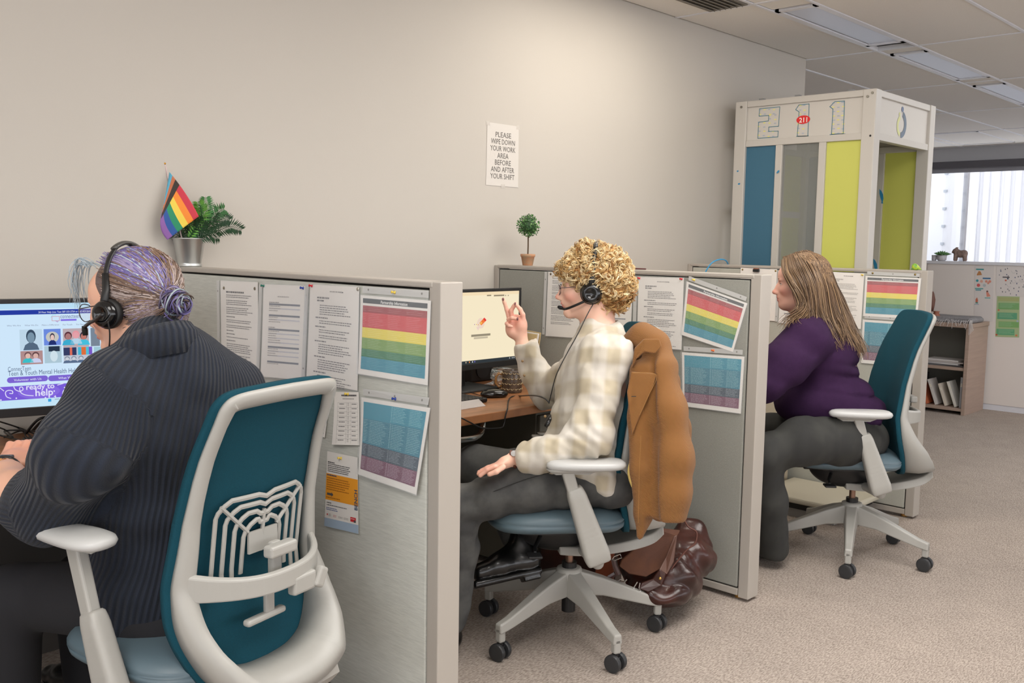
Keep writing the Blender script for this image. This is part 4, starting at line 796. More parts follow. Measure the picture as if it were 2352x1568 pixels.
t = thing('blue_cable', 'bright blue cable looping over the farthest partition near the wall', 'cable', onx(1640, 600, PX[2])); MB().tube(catmull([onx(1618, 632, PX[2] - .1), onx(1624, 618, PX[2] - .1), onx(1637, 602, PX[2] - .08), onx(1655, 595.5, PX[2] - .03), onx(1668, 599, PX[2] + .03), onx(1674, 612, PX[2] + .1)], 8), .0038, 8).build('cable_sheath', mat('cable_blue', (60, 160, 214), .4), t, smooth=True)
# ------------------------------------------------------------------ desks
ZD = .74; YD = 2.45
def desk(x0, x1, label):
    t = thing('desk', label, 'desk', ((x0 + x1) / 2, (YD + YW) / 2, 0), 0, 'wood topped desks along the wall'); MB().bb((x0, YD, ZD - .032), (x1, YW - .012, ZD)).build('desktop', m_wood, t, bevel=.003)
    for x in (x0 + .04, x1 - .04): MB().bb((x - .015, YD + .12, .02), (x + .015, YW - .1, ZD - .034)).build('side_support', m_trimdark if x > 3.5 else m_black, t)
    MB().bb((x0 + .06, YW - .16, .25), (x1 - .06, YW - .14, ZD - .034)).build('modesty_panel', mat('dark_desk_panel', (58, 56, 54), .7), t); return t
desk(-.30, 1.60, 'wood topped desk under the monitor of the person in the dark knitted jacket'); desk(1.70, 3.20, 'wood topped desk in the middle cubicle with the cream screen'); desk(3.30, 4.84, 'desk of the long haired person, mostly hidden by the middle partition')
def cabinet(x0, x1, y0, z1, m_, label, nd=2, name='file_cabinet'):
    t = thing(name, label, 'cabinet', ((x0 + x1) / 2, y0 + .25, 0)); MB().bb((x0, y0 + .02, .03), (x1, y0 + .52, z1)).build('body', m_, t, bevel=.004); hs = [.1, .25, z1 - .43] if nd == 3 else [.27, z1 - .33]
    z = z1 - .01
    for h in hs:
        d = MB().bb((x0 + .004, y0, z - h + .006), (x1 - .004, y0 + .02, z)).build('drawer', m_, t, bevel=.004); MB().bb((x0 + .08, y0 - .006, z - .03), (x1 - .08, y0 + .002, z - .018)).build('handle', m_, d, bevel=.002); z -= h
    return t
m_beige = mat('beige_painted_steel', (196, 182, 158), .45)
cabinet(4.15, 4.66, YD + .01, .70, m_beige, 'beige steel drawer cabinet under the long haired person\'s desk', 3); cabinet(4.67, 4.83, YD + .02, .55, m_beige, 'narrow beige cabinet beside the farthest partition', 2)
cabinet(2.80, 3.18, YD + .06, .69, mat('dark_grey_brown_steel', (92, 88, 78), .5), 'dark drawer cabinet under the middle desk behind the raised elbow', 2)
t = thing('footrest', 'low cream coloured platform on the floor beside the farthest chair', 'platform', (4.62, 2.15, 0)); MB().bb((4.42, 1.95, .075), (4.835, 2.44, .105)).build('platform_top', mat('cream_top', (206, 200, 182), .5), t, bevel=.01); MB().bb((4.44, 1.99, .045), (4.83, 2.43, .075)).build('shadow_gap', m_trimdark, t); MB().bb((4.45, 2.02, 0.001), (4.82, 2.43, .045)).build('plinth', mat('grey_plinth', (150, 146, 140), .6), t)
# ------------------------------------------------------------------ monitors
def monitor(name_label, cen, az, w=.531, h=.299, z_tilt=0.0, base=(0, 0)):
    "cen: centre of the visible screen, az: direction from its left edge to its right edge"
    cen = np.array(cen, float); r = np.array((math.cos(az), math.sin(az), 0)); u = np.array((0, 0, 1.)); n = np.array((math.sin(az), -math.cos(az), 0))
    t = thing('monitor', name_label, 'monitor', (cen[0] - n[0] * .1, cen[1] - n[1] * .1, ZD)); B = np.stack([r, n, u], 1)
    def bx(mb, a, b): a, b = np.array(a, float), np.array(b, float); mb.box(cen + B @ ((a + b) / 2), b - a, B); return mb
    f = MB(); bw = .013
    bx(f, (-w / 2 - bw, -.022, -h / 2 - .026), (w / 2 + bw, .004, -h / 2)); bx(f, (-w / 2 - bw, -.022, h / 2), (w / 2 + bw, .004, h / 2 + bw)); bx(f, (-w / 2 - bw, -.022, -h / 2), (-w / 2, .004, h / 2)); bx(f, (w / 2, -.022, -h / 2), (w / 2 + bw, .004, h / 2)); f.build('bezel', m_black, t, bevel=.002)
    b = MB(); bx(b, (-w / 2 - bw + .004, -.03, -h / 2 - .02), (w / 2 + bw - .004, -.004, h / 2 + .008)); bx(b, (-w / 4, -.06, -h / 4), (w / 4, -.028, h / 4)); b.build('rear_housing', m_black, t, bevel=.004)
    foot = cen[2] - ZD; s_ = MB(); bx(s_, (-.03, -.115, -foot), (.03, -.085, .05)); s_.build('stand_column', m_black, t, bevel=.004)
    s_ = MB(); bx(s_, (-.033, -.11, -.02), (.033, -.05, .05)); s_.build('hinge', m_black, t, bevel=.004); s_ = MB(); bx(s_, (-.125, -.17, -foot), (.125, .03, -foot + .012)); s_.build('stand_base', mat('dark_stand_base', (44, 46, 46), .4), t, bevel=.005)
    sh = Sheet([cen + B @ np.array(p_) for p_ in ((-w / 2, 0, h / 2), (w / 2, 0, h / 2), (w / 2, 0, -h / 2), (-w / 2, 0, -h / 2))], n)
    def px2uv(px, py): q = onpl(px, py, cen, n) - sh.c[0]; return float(q @ r) / w, -float(q[2]) / h
    return t, sh, px2uv, B
# first monitor: help line web site
c1 = at(166, 812, 2.80)
mon1, sh, UV, B1 = monitor('black monitor at the left edge showing a purple and white web page', c1, math.radians(-14))
G = glow
sh.rect(0, 0, 1, 1, G((206, 230, 250), 1.0), .0005)
def R_(x0, y0, x1, y1, c_, off=.001): a = UV(x0, y0); b = UV(x1, y1); sh.rect(a[0], a[1], b[0], b[1], c_, off)
def Q_(pts, c_, off=.0012): sh.poly([UV(*p_) for p_ in pts][::-1], c_, off)
def Z7(x, y): return (x / 5.227, y / 5.227 + 660)
def RQ(pts, c_, off=.0012): Q_([Z7(*p_) for p_ in pts], c_, off)
sh.rect(0, 0, 1, .05, G((186, 222, 244), 1.0), .0006)
a = UV(*Z7(0, 302)); b = UV(*Z7(1000, 285)); va = (a[1] + b[1]) / 2
sh.rect(0, va - .022, 1, va + .022, G((40, 60, 160)), .001)
W_ = G((232, 238, 250)); tx = UV(*Z7(460, 300)); sh.text('24 Hour Help Line: Text 587-333-2724 or Call 403-264-8336', tx[0], va + .011, .0078, W_, 'l', .0016, False, 0, .150)
l0 = UV(*Z7(625, 400)); l1 = UV(*Z7(712, 345)); ln = G((206, 150, 160)); sh.stroke([(l0[0], l0[1]), (l0[0], l1[1]), (l1[0], l1[1]), (l1[0], l0[1])], .0014, ln, .0014, True); sh.stroke([(l1[0] - .02, l0[1]), (l1[0] - .01, l0[1] + .012), (l1[0] - .006, l0[1])], .0014, G((170, 120, 190)), .0014)
sh.stroke([(l0[0] - .006, l1[1] + .01), (l0[0] + .003, l1[1] - .014), (l0[0] + .02, l1[1] - .014)], .0011, G((130, 220, 226)), .0014)
a = UV(*Z7(722, 372)); b = UV(*Z7(955, 360)); sh.text('connecteen', a[0], a[1] - .002, .0175, G((92, 100, 150)), 'l', .0014, False, 0, (b[0] - a[0]) * sh.w); a = UV(*Z7(728, 395)); b = UV(*Z7(918, 378)); sh.rect(a[0], a[1] - .012, b[0], a[1] + .006, G((130, 110, 226)), .0014)
for s_, x in (('Who We Are', 82), ('What We Do', 295), ('Make a Difference', 500), ('For Youth', 752), ('For Parents', 915)): a = UV(*Z7(x, 470 - x * .02)); sh.text(s_, a[0], a[1], .0062, G((130, 136, 160)), 'l', .0014)
def tile(x0, y0, x1, y1, bg): 
    a = UV(*Z7(x0, y0)); b = UV(*Z7(x1, y1)); sh.rect(a[0], a[1], b[0], b[1], G(bg), .0012); return lambda u, v: (a[0] + (b[0] - a[0]) * u, a[1] + (b[1] - a[1]) * v)
def figure(f_, u, v, s_, skin, hair, top):
    c_ = f_(u, v + s_ * 1.35); sh.poly([f_(u - s_ * 1.2, min(1, v + s_ * 2.4)), f_(u + s_ * 1.2, min(1, v + s_ * 2.4)), f_(u + s_ * .9, v + s_ * 1.3), f_(u + .3 * s_, v + s_ * .9), f_(u - .3 * s_, v + s_ * .9), f_(u - s_ * .9, v + s_ * 1.3)], G(top), .0014)
    a = f_(u, v); w_ = abs(f_(u + s_, v)[0] - a[0]) * sh.w; h_ = abs(f_(u, v + s_)[1] - a[1]) * sh.h; sh.disc(a[0], a[1] - s_ * .02, w_ * .72, G(hair), .0016, 18, h_ * 1.08); a = f_(u, v + s_ * .12); sh.disc(a[0], a[1], w_ * .55, G(skin), .0018, 18, h_ * .86)
f_ = tile(232, 507, 510, 745, (190, 214, 232)); figure(f_, .5, .36, .30, (120, 146, 166), (58, 76, 96), (84, 104, 126))
f_ = tile(244, 765, 516, 915, (176, 140, 140)); figure(f_, .33, .34, .22, (222, 184, 172), (110, 80, 84), (60, 190, 200)); figure(f_, .68, .36, .22, (214, 176, 168), (96, 66, 70), (200, 206, 236))
f_ = tile(522, 500, 732, 688, (108, 138, 220)); c_ = f_(.5, .5); sh.disc(c_[0], c_[1], .017, G((196, 196, 190)), .0013, 20, .016); figure(f_, .5, .5, .2, (226, 196, 188), (54, 52, 74), (36, 50, 110))
f_ = tile(530, 705, 742, 900, (172, 198, 212)); a = f_(.25, .02); b = f_(.9, .32); sh.rect(a[0], a[1], b[0], b[1], G((40, 54, 74)), .0014); c_ = f_(.55, .6); sh.disc(c_[0], c_[1], .010, G((206, 224, 234)), .0016, 16, .016)
f_ = tile(752, 495, 1068, 708, (186, 170, 176)); figure(f_, .2, .4, .2, (170, 120, 120), (90, 50, 60), (60, 170, 206)); figure(f_, .8, .42, .2, (190, 120, 110), (60, 50, 66), (70, 190, 220)); figure(f_, .5, .35, .2, (226, 160, 168), (226, 150, 160), (180, 210, 230))
f_ = tile(760, 722, 1110, 895, (190, 196, 210))
for u0, u1, c_ in ((0, .22, (54, 62, 100)), (.22, .3, (220, 110, 90)), (.3, .45, (50, 58, 96)), (.5, .62, (70, 180, 210)), (.62, .78, (220, 110, 60)), (.78, .88, (80, 190, 214)), (.88, 1, (120, 90, 196))): a = f_(u0, 0); b = f_(u1, .5); sh.rect(a[0], a[1], b[0], b[1], G(c_), .0014)
for u in (.12, .35, .6, .9): figure(f_, u, .7, .12, (200, 206, 216), (120, 130, 150), (90, 110, 140))
tile(1085, 485, 1200, 700, (120, 134, 150)); tile(1125, 712, 1330, 880, (160, 200, 214))
tc_ = G((96, 112, 140)); a = UV(*Z7(92, 1012)); b = UV(*Z7(372, 1000)); sh.text('ConnecTeen', a[0], a[1] - .004, .0185, tc_, 'l', .0014, False, 0, (b[0] - a[0]) * sh.w); a = UV(*Z7(96, 1067)); b = UV(*Z7(1262, 1015)); sh.text('Teen & Youth Mental Health Helpline in Calgary', a[0], a[1] - .004, .0195, G((84, 104, 136)), 'l', .0014, False, 0, (b[0] - a[0]) * sh.w)
pu = G((124, 100, 208))
for x0, x1, s_ in ((100, 560, 'Volunteer with Us'), (595, 1040, 'What We Do'), (1070, 1500, 'Get Help')):
    a = UV(*Z7(x0, 1118 - x0 * .045)); b = UV(*Z7(x1, 1118 - x1 * .045)); v = a[1]; h_ = .028; sh.rect(a[0] + .008, v - h_, b[0] - .008, v + h_, pu, .0013)
    for uu in (a[0] + .009, b[0] - .009): sh.disc(uu, v, h_ * sh.h, pu, .0013)
    sh.text(s_, (a[0] + b[0]) / 2, v + .012, .0095, W_, 'c', .0017)
a = UV(*Z7(0, 1195)); b = UV(*Z7(0, 1362)); sh.rect(0, a[1], 1, b[1], G((120, 92, 214)), .0012); c_ = UV(*Z7(470, 1250)); sh.disc(c_[0], (a[1] + b[1]) / 2, .055, G((134, 106, 222)), .0013, 30, (b[1] - a[1]) / 2 * sh.h); v0 = a[1]; vh = b[1] - a[1]
Wh = G((226, 226, 250)); a = UV(*Z7(310, 1222)); sh.text('ready to', a[0], v0 + vh * .30, .022, Wh, 'l', .0016, True, 0, .100); a = UV(*Z7(420, 1310)); sh.text('help', a[0], v0 + vh * .80, .0285, Wh, 'l', .0016, True)
def curl(pts, w_=.0022): sh.stroke([UV(*Z7(x, y)) for x, y in spline(np.array(pts, float), 8)], w_, Wh, .0016)
curl([(165, 1190), (185, 1225), (235, 1245), (275, 1225), (265, 1195), (235, 1205), (250, 1260), (310, 1290), (400, 1298)]); curl([(130, 1330), (80, 1310), (65, 1260), (95, 1235), (145, 1240), (150, 1270), (115, 1270)]); curl([(0, 1205), (45, 1240)]); curl([(752, 1310), (755, 1250), (790, 1215), (860, 1208), (960, 1210)]); curl([(810, 1190), (850, 1175), (850, 1205), (890, 1165), (880, 1200)]); curl([(965, 1210), (960, 1175), (1000, 1155), (1040, 1180), (1040, 1200)]); curl([(650, 1310), (665, 1300), (668, 1325)]); curl([(690, 1170), (760, 1150)])
for x, y in ((195, 1328), (650, 1242), (775, 1200), (10, 1350), (545, 1322)): c_ = UV(*Z7(x, y)); sh.disc(c_[0], c_[1], .0022, Wh, .0016, 8)
sh.rect(0, v0 + vh, 1, 1, G((196, 228, 246)), .0012); a = UV(*Z7(596, 1352)); sh.rect(a[0] - .008, a[1] - .014, a[0] + .008, a[1] + .014, G((60, 160, 220)), .0016); sh.lines(a[0] + .025, a[1] - .01, a[0] + .09, a[1] + .01, 1, G((150, 170, 190)), .4, .1, .0016); sh.rect(a[0] + .125, a[1] - .012, a[0] + .14, a[1] + .01, G((110, 140, 130)), .0016); sh.rect(a[0] + .155, a[1] - .012, a[0] + .17, a[1] + .01, G((60, 70, 90)), .0016)
sh.make(mon1, 'screen'); sh2 = Sheet(sh.c, sh.n); sh2.text('DELL', .497, 1.062, .0155, mat('bezel_letters', (110, 108, 108), .4), 'c', .0052); sh2.make(mon1, 'maker_lettering')
# second monitor: cream screen with a round logo
c2 = at(1063, 746, float((np.array((2.80, 2.88, 1.0)) - CAMP) @ RW[2])); cc2 = onpl(1190, 746, np.array((3.035, 2.86, 1.0)), np.array((0, -1., 0))); cen2 = np.array((3.035 - .262, 2.86, 1.008))
mon2, sh, UV, B2 = monitor('black monitor with a cream coloured screen on the middle desk', cen2, math.radians(0))
cr = (246, 232, 200); sh.rect(0, 0, 1, 1, G(cr, 1.0), .0005); sh.rect(0, 0, 1, .045, G((244, 222, 184)), .0008); sh.rect(0, .955, 1, 1, G((52, 58, 62), 1.0), .0008)
for x0, x1, y in ((1118, 1128, 677), (1134, 1158, 677), (1160, 1162, 677), (1166, 1168, 677)): a = UV(x0, y); b = UV(x1, y + 2.5); sh.rect(a[0], a[1], b[0], b[1], G((150, 138, 116)), .001)
c_ = UV(1104, 742); sh.disc(c_[0], c_[1], .0225, G((238, 214, 196)), .001, 26); sh.poly([UV(1093, 750), UV(1100, 752), UV(1098, 759)][::-1], G((236, 208, 200)), .0011)
sh.poly([UV(1101, 741), UV(1105, 747), UV(1117, 735), UV(1112, 729)][::-1], G((240, 120, 60)), .0014); sh.poly([UV(1109, 732), UV(1114, 738), UV(1117, 735), UV(1112, 729)][::-1], G((226, 60, 60)), .0016); sh.poly([UV(1101, 742), UV(1103, 746), UV(1108, 741), UV(1105, 738)][::-1], G((244, 180, 90)), .0015)
for x, y, c_ in ((1089.5, 745, (150, 90, 170)), (1094, 745, (220, 180, 60)), (1098, 745.5, (230, 150, 60))): q = UV(x, y); sh.disc(q[0], q[1], .0022, G(c_), .0014, 10)
for x0, x1, y in ((1082, 1126, 768.5), (1088, 1120, 774.5)): a = UV(x0, y); b = UV(x1, y + 1.6); sh.rect(a[0], a[1], b[0], b[1], G((150, 140, 120) if y < 770 else (196, 184, 160)), .001)
for x, c_ in ((1070, (200, 180, 150)), (1078, (230, 140, 60)), (1085, (210, 214, 220)), (1090, (120, 110, 190)), (1170, (180, 180, 180)), (1176, (180, 180, 180)), (1180, (180, 180, 180))): q = UV(x, 829); sh.rect(q[0] - .005, .965, q[0] + .005, .985, G(c_), .001)
sh.make(mon2, 'screen')
# ------------------------------------------------------------------ desk things, middle cubicle
t = thing('computer_mouse', 'black computer mouse on the middle desk', 'mouse', (2.73, 2.72, ZD)); q = onz(1135, 912, ZD); az = math.radians(150); Bm = rotm(0, 0, az)
S = SDF(q - .08, q + (.08, .08, .06), .0025); S.ell(q + (0, 0, .013), (.058, .031, .021), Bm.T, .004); S.half(q + (0, 0, .002), (0, 0, -1), .002); S.build('mouse_shell', m_blackg, t); MB().cyl(q + Bm @ np.array((.035, -.004, .026)), q + Bm @ np.array((.035, .004, .026)), .008, n=14).build('scroll_wheel', m_black, t)
t = thing('keyboard', 'black keyboard end beside the mouse on the middle desk', 'keyboard', (2.42, 2.72, ZD))
def keyboard(t, c0, az, w=.44, d=.14):
    Bk = rotm(0, 0, az); MB().box(c0 + (0, 0, .009), (w, d, .016), Bk).build('keyboard_body', m_black, t, bevel=.004); kd = None
    for r_ in range(6):
        for k in range(20):
            p_ = c0 + Bk @ np.array((-w / 2 + .022 + k * (w - .044) / 19, -d / 2 + .018 + r_ * (d - .036) / 5, .0175))
            if kd is None: kd = MB().box(p_, (.0175, .0175, .007), Bk).build('key', mat('key_black', (30, 30, 32), .35), t, bevel=.0015, seg=1); k0 = p_; base_inv = Vector(kd.location)
            else: o = kd.copy(); M3 = rootmat(t).to_3x3().inverted(); o.location = base_inv + M3 @ Vector(p_ - k0); COL.objects.link(o)
keyboard(t, np.array((2.40, 2.69, ZD)), 0.03)
MB().box((2.37, 2.585, ZD + .012), (.36, .045, .002), rotm(.5, 0, .0)).build('palm_label', mat('clear_card', (206, 200, 196), .3, alpha=.5), t)
t = thing('mug', 'brown patterned mug with amber handle on the middle desk', 'mug', (2.88, 2.70, ZD)); q = onz(1186, 902, ZD) + np.array((.004, .03, 0)); mc = lambda i: mat('mug_glaze', (86, 72, 60), .25, col2=(60, 50, 44), vscale=40)
MB().lathe([(.040, 0), (.043, .004), (.042, .05), (.040, .092), (.0385, .095), (.037, .092), (.038, .02), (.002, .012)], q, 36, capt=False).build('mug_body', mc(0), t, smooth=True)
hn = RW[0] * -1.0; hn[2] = 0; hn /= np.linalg.norm(hn); MB().tube([q + hn * r_ + np.array((0, 0, z)) for r_, z in ((.038, .072), (.056, .078), (.068, .062), (.068, .036), (.056, .022), (.038, .026))], .005, 8).build('handle', mat('amber_glaze', (140, 100, 56), .15, coat=.5), t, smooth=True)
dt = MB()
for r_ in range(4):
    for k in range(16):
        a0 = k * math.pi / 8 + (r_ % 2) * math.pi / 16; z = .014 + r_ * .022; R1 = .0432; pts = []
        for s_ in np.linspace(-.9, .9, 7): pts.append((q[0] + R1 * math.cos(a0 + s_ * .16), q[1] + R1 * math.sin(a0 + s_ * .16), q[2] + z + .006 * (s_ * s_)))
        dt.tube(pts, .0014, 4)
dt.build('scallop_pattern', mat('scallop_cream', (170, 150, 112), .4), t, kind='stuff')
t = thing('glass_bowl', 'clear ribbed glass standing behind the patterned mug', 'glass', (2.98, 2.86, ZD)); q = onz(1154, 892, ZD); m_gl = mat('clear_glass', (246, 250, 250), .02, trans=1, ior=1.25, spec=.6)
prof = [(.002, .004), (.028, .006), (.046, .03), (.052, .055), (.048, .085), (.0465, .085), (.050, .055), (.044, .032), (.026, .010), (.002, .008)]
MB().lathe(prof, q, 36, capb=False, capt=False).build('glass_body', m_gl, t, smooth=True); rg = MB()
for i in range(7): z = .045 + i * .006; th = np.linspace(0, 2 * math.pi, 40); R1 = .0525 - .00008 * (z * 1000 - 55) ** 2 / 10; rg.tube(np.c_[q[0] + R1 * np.cos(th), q[1] + R1 * np.sin(th), np.full(40, q[2] + z)], .0011, 4, cap=False)
rg.build('ribs', mat('glass_rib', (225, 228, 226), .1, alpha=.55), t, kind='stuff')
t = thing('green_apple', 'green apple half hidden behind the raised sleeve', 'fruit', (2.95, 2.75, ZD)); q = onz(1254, 880, ZD) ; q = at(1252, 855, 3.95); q[2] = ZD + .035; MB().lathe([(.002, -.034), (.02, -.036), (.037, -.012), (.04, .01), (.03, .032), (.014, .037), (.003, .030)], q, 28, capb=False, capt=False).build('apple_flesh', mat('apple_green', (138, 164, 60), .2, col2=(168, 184, 90), vscale=20), t, smooth=True); MB().tube([q + (0, 0, .03), q + (.002, .001, .044)], .0014, 6).build('stem', mat('twig_brown', (0, 0, 0)), t)
t = thing('file_folder', 'buff file folder of papers leaning against the middle partition', 'folder', (3.12, 2.83, ZD)); tf = mat('buff_folder', (206, 182, 136), .7)
for i, (dy, c_, nm) in enumerate(((0, tf, 'folder_back'), (.0, m_paper, 'loose_sheets'), (.0, tf, 'folder_front'))):
    xs = 3.10 + .018 * (2 - i); A0 = onx(1206 - 4 * i, 757 + i * 3, xs); A1 = onx(1243 - i * 4, 764 + i * 2, xs); A3 = onx(1232 - i * 6, 845, xs); A2 = onx(1196, 845, xs); MB().prism([A0, A1, A3, A2], (-.004 - .006 * (i == 1), 0, 0)).build(nm, c_, t)
t = thing('speaker', 'small black box speaker behind the cream monitor', 'speaker', (2.95, 3.1, ZD)); MB().bb((2.93, 3.04, ZD), (3.07, 3.14, ZD + .11)).build('box', m_black, t, bevel=.006); MB().cyl((3.0, 3.04, ZD + .055), (3.0, 3.036, ZD + .055), .04).build('cone', mat('speaker_cone', (40, 40, 42), .6), t)
t = thing('wrapper', 'small crumpled clear wrapper on the black monitor base', 'wrapper', onz(1127, 882, ZD + .015)); q = onz(1127, 884, ZD + .014); V = [q + np.array((rng.uniform(-.03, .03), rng.uniform(-.03, .03), rng.uniform(0, .012))) for i in range(14)]; MB().add(V, [(i, (i + 1) % 14, (i + 5) % 14) for i in range(14)]).build('crumpled_film', mat('clear_film', (226, 228, 228), .1, alpha=.4), t)
# cables, middle cubicle
def cable(label, pts, r=.0024, m_=None, n=8, group=None, cat='cable'):
    c_ = spline(np.array(pts, float), n); t = thing('cable', label, cat, c_[0], 0, group); MB().tube(c_, r, 6).build('cable_sheath', m_ or m_black, t, smooth=True); return t
cable('black cord from the headset running over the middle desk and hanging below its edge', [at(1262, 925, 3.14), at(1250, 914, 3.16), at(1228, 908, 3.30), onz(1195, 909, ZD + .004), onz(1175, 911, ZD + .003), onz(1168, 920, ZD + .003), onz(1166, 935, ZD + .003), np.array((ony(1164, 941, YD)[0], YD - .003, ZD + .004)), ony(1161, 955, YD - .005), ony(1158, 972, YD - .004), ony(1150, 982, YD - .01), ony(1110, 983, YD - .01), ony(1080, 970, YD - .006), onz(1060, 960, ZD + .003), onz(1040, 955, ZD + .003)], .0026)
cable('thin black mouse cord on the middle desk', [onz(1103, 908, ZD + .006), onz(1085, 902, ZD + .003), onz(1062, 896, ZD + .003), onz(1045, 880, ZD + .003)], .0018)
cable('black monitor cable curving down behind the cream monitor', [np.array((2.9, 2.98, .92)), np.array((2.86, 3.0, .85)), np.array((2.75, 3.05, .83)), np.array((2.66, 3.1, .86))], .004)
t = thing('chrome_tube', 'curved chrome tube under the edge of the middle desk', 'tube', ony(1100, 1000, YD)); MB().tube(spline(np.array([ony(1109, 970, YD + .03), ony(1108, 985, YD + .02), ony(1102, 998, YD), ony(1085, 1006, YD - .02), ony(1040, 1012, YD - .03)]), 6), .0115, 12).build('tube', m_chrome, t, smooth=True)
# ------------------------------------------------------------------ desk things, first cubicle
t = thing('keyboard', 'black keyboard under the hands at the left edge', 'keyboard', (.98, 2.72, ZD)); keyboard(t, np.array((.93, 2.66, ZD)), math.radians(-14))
rs = np.random.default_rng(5)
cb = [[(-20, 962), (35, 975), (75, 990), (120, 1008)], [(-20, 972), (40, 978), (90, 1010), (130, 1012)], [(-20, 990), (30, 1003), (80, 1012), (128, 1014)], [(60, 990), (90, 962), (130, 956), (150, 950)], [(75, 985), (100, 965), (140, 958), (155, 956)], [(0, 978), (15, 985), (30, 1000), (10, 986), (50, 984), (100, 990), (112, 1004)], [(20, 1012), (60, 1011), (100, 1015), (60, 1030)], [(90, 1008), (110, 1000), (130, 975), (150, 955)], [(10, 1000), (50, 985), (65, 1005), (100, 1012)]]
wd = ['uppermost', 'second', 'third', 'thick', 'paired thick', 'kinked', 'lowest', 'thin rising', 'crossing']
for i, pl_ in enumerate(cb): cable('%s black cable in the tangle behind the keyboard at the left' % wd[i], [onz(x, y + 4, ZD + .004 + .006 * (i % 4) + .02 * math.sin(j * 1.7 + i) ** 2) if y > 968 else ony(x, y, 2.98) for j, (x, y) in enumerate(pl_)], .0026 if 'thick' not in wd[i] else .0045, group='black cables behind the left keyboard')
# ------------------------------------------------------------------ office chairs
def super_ring(hu, hs, n=40, e=3.2, cu=0, cs=0):
    th = np.arange(n) * 2 * math.pi / n; c_, s_ = np.cos(th), np.sin(th); return np.c_[cu + hu * np.sign(c_) * np.abs(c_) ** (2 / e), cs + hs * np.sign(s_) * np.abs(s_) ** (2 / e)]
def pad(prof, hu, hs, cu=0, cs=0, e=3.2, n=44, taper=0.0, sag=0.0):
    "stack of superellipse rings (z, inset); taper narrows the front"
    V = []
    for z, ins in prof:
        r = super_ring(hu - ins, hs - ins, n, e, cu, cs); r[:, 1] = cs + (r[:, 1] - cs) * (1 - taper * (r[:, 0] - cu) / hu); V.append(np.c_[r, np.full(n, z) - sag * ((r[:, 0] - cu) / hu) ** 2 * (ins >= 0)])
    V = np.concatenate(V); K = len(prof); F = [(i * n + j, i * n + (j + 1) % n, (i + 1) * n + (j + 1) % n, (i + 1) * n + j) for i in range(K - 1) for j in range(n)] + [tuple(range(n - 1, -1, -1)), tuple((K - 1) * n + j for j in range(n))]
    return V, F
zc = [.36, .43, .50, .57, .66, .80, .95, 1.10]; ucv = [-.185, -.180, -.170, -.155, -.142, -.160, -.195, -.250]
bul = [.115, .125, .10, .065, .03, .022, .02, .022]
def ucent(z): return float(np.interp(z, zc, ucv))
def usurf(s_, z): return ucent(z) + .75 * s_ * s_ * (1.0 if z < .9 else 1 - .5 * (z - .9) / .2)
OUT = spline(np.array([(0, .392), (.085, .398), (.155, .428), (.200, .50), (.221, .580), (.218, .67), (.208, .76), (.196, .90), (.184, 1.02), (.176, 1.068), (.148, 1.09), (.08, 1.096), (0, 1.098)]), 6)
OUT = np.concatenate([OUT, [(-s_, z) for s_, z in OUT[-2:0:-1]]])
def offs(P, d):
    C_ = P.mean(0); T = np.roll(P, -1, 0) - np.roll(P, 1, 0); T /= np.linalg.norm(T, axis=1, keepdims=True) + 1e-9; N_ = np.c_[-T[:, 1], T[:, 0]]; sg = np.sign(((C_ - P) * N_).sum(1))[:, None]; return P + N_ * sg * np.asarray(d).reshape(-1, 1)
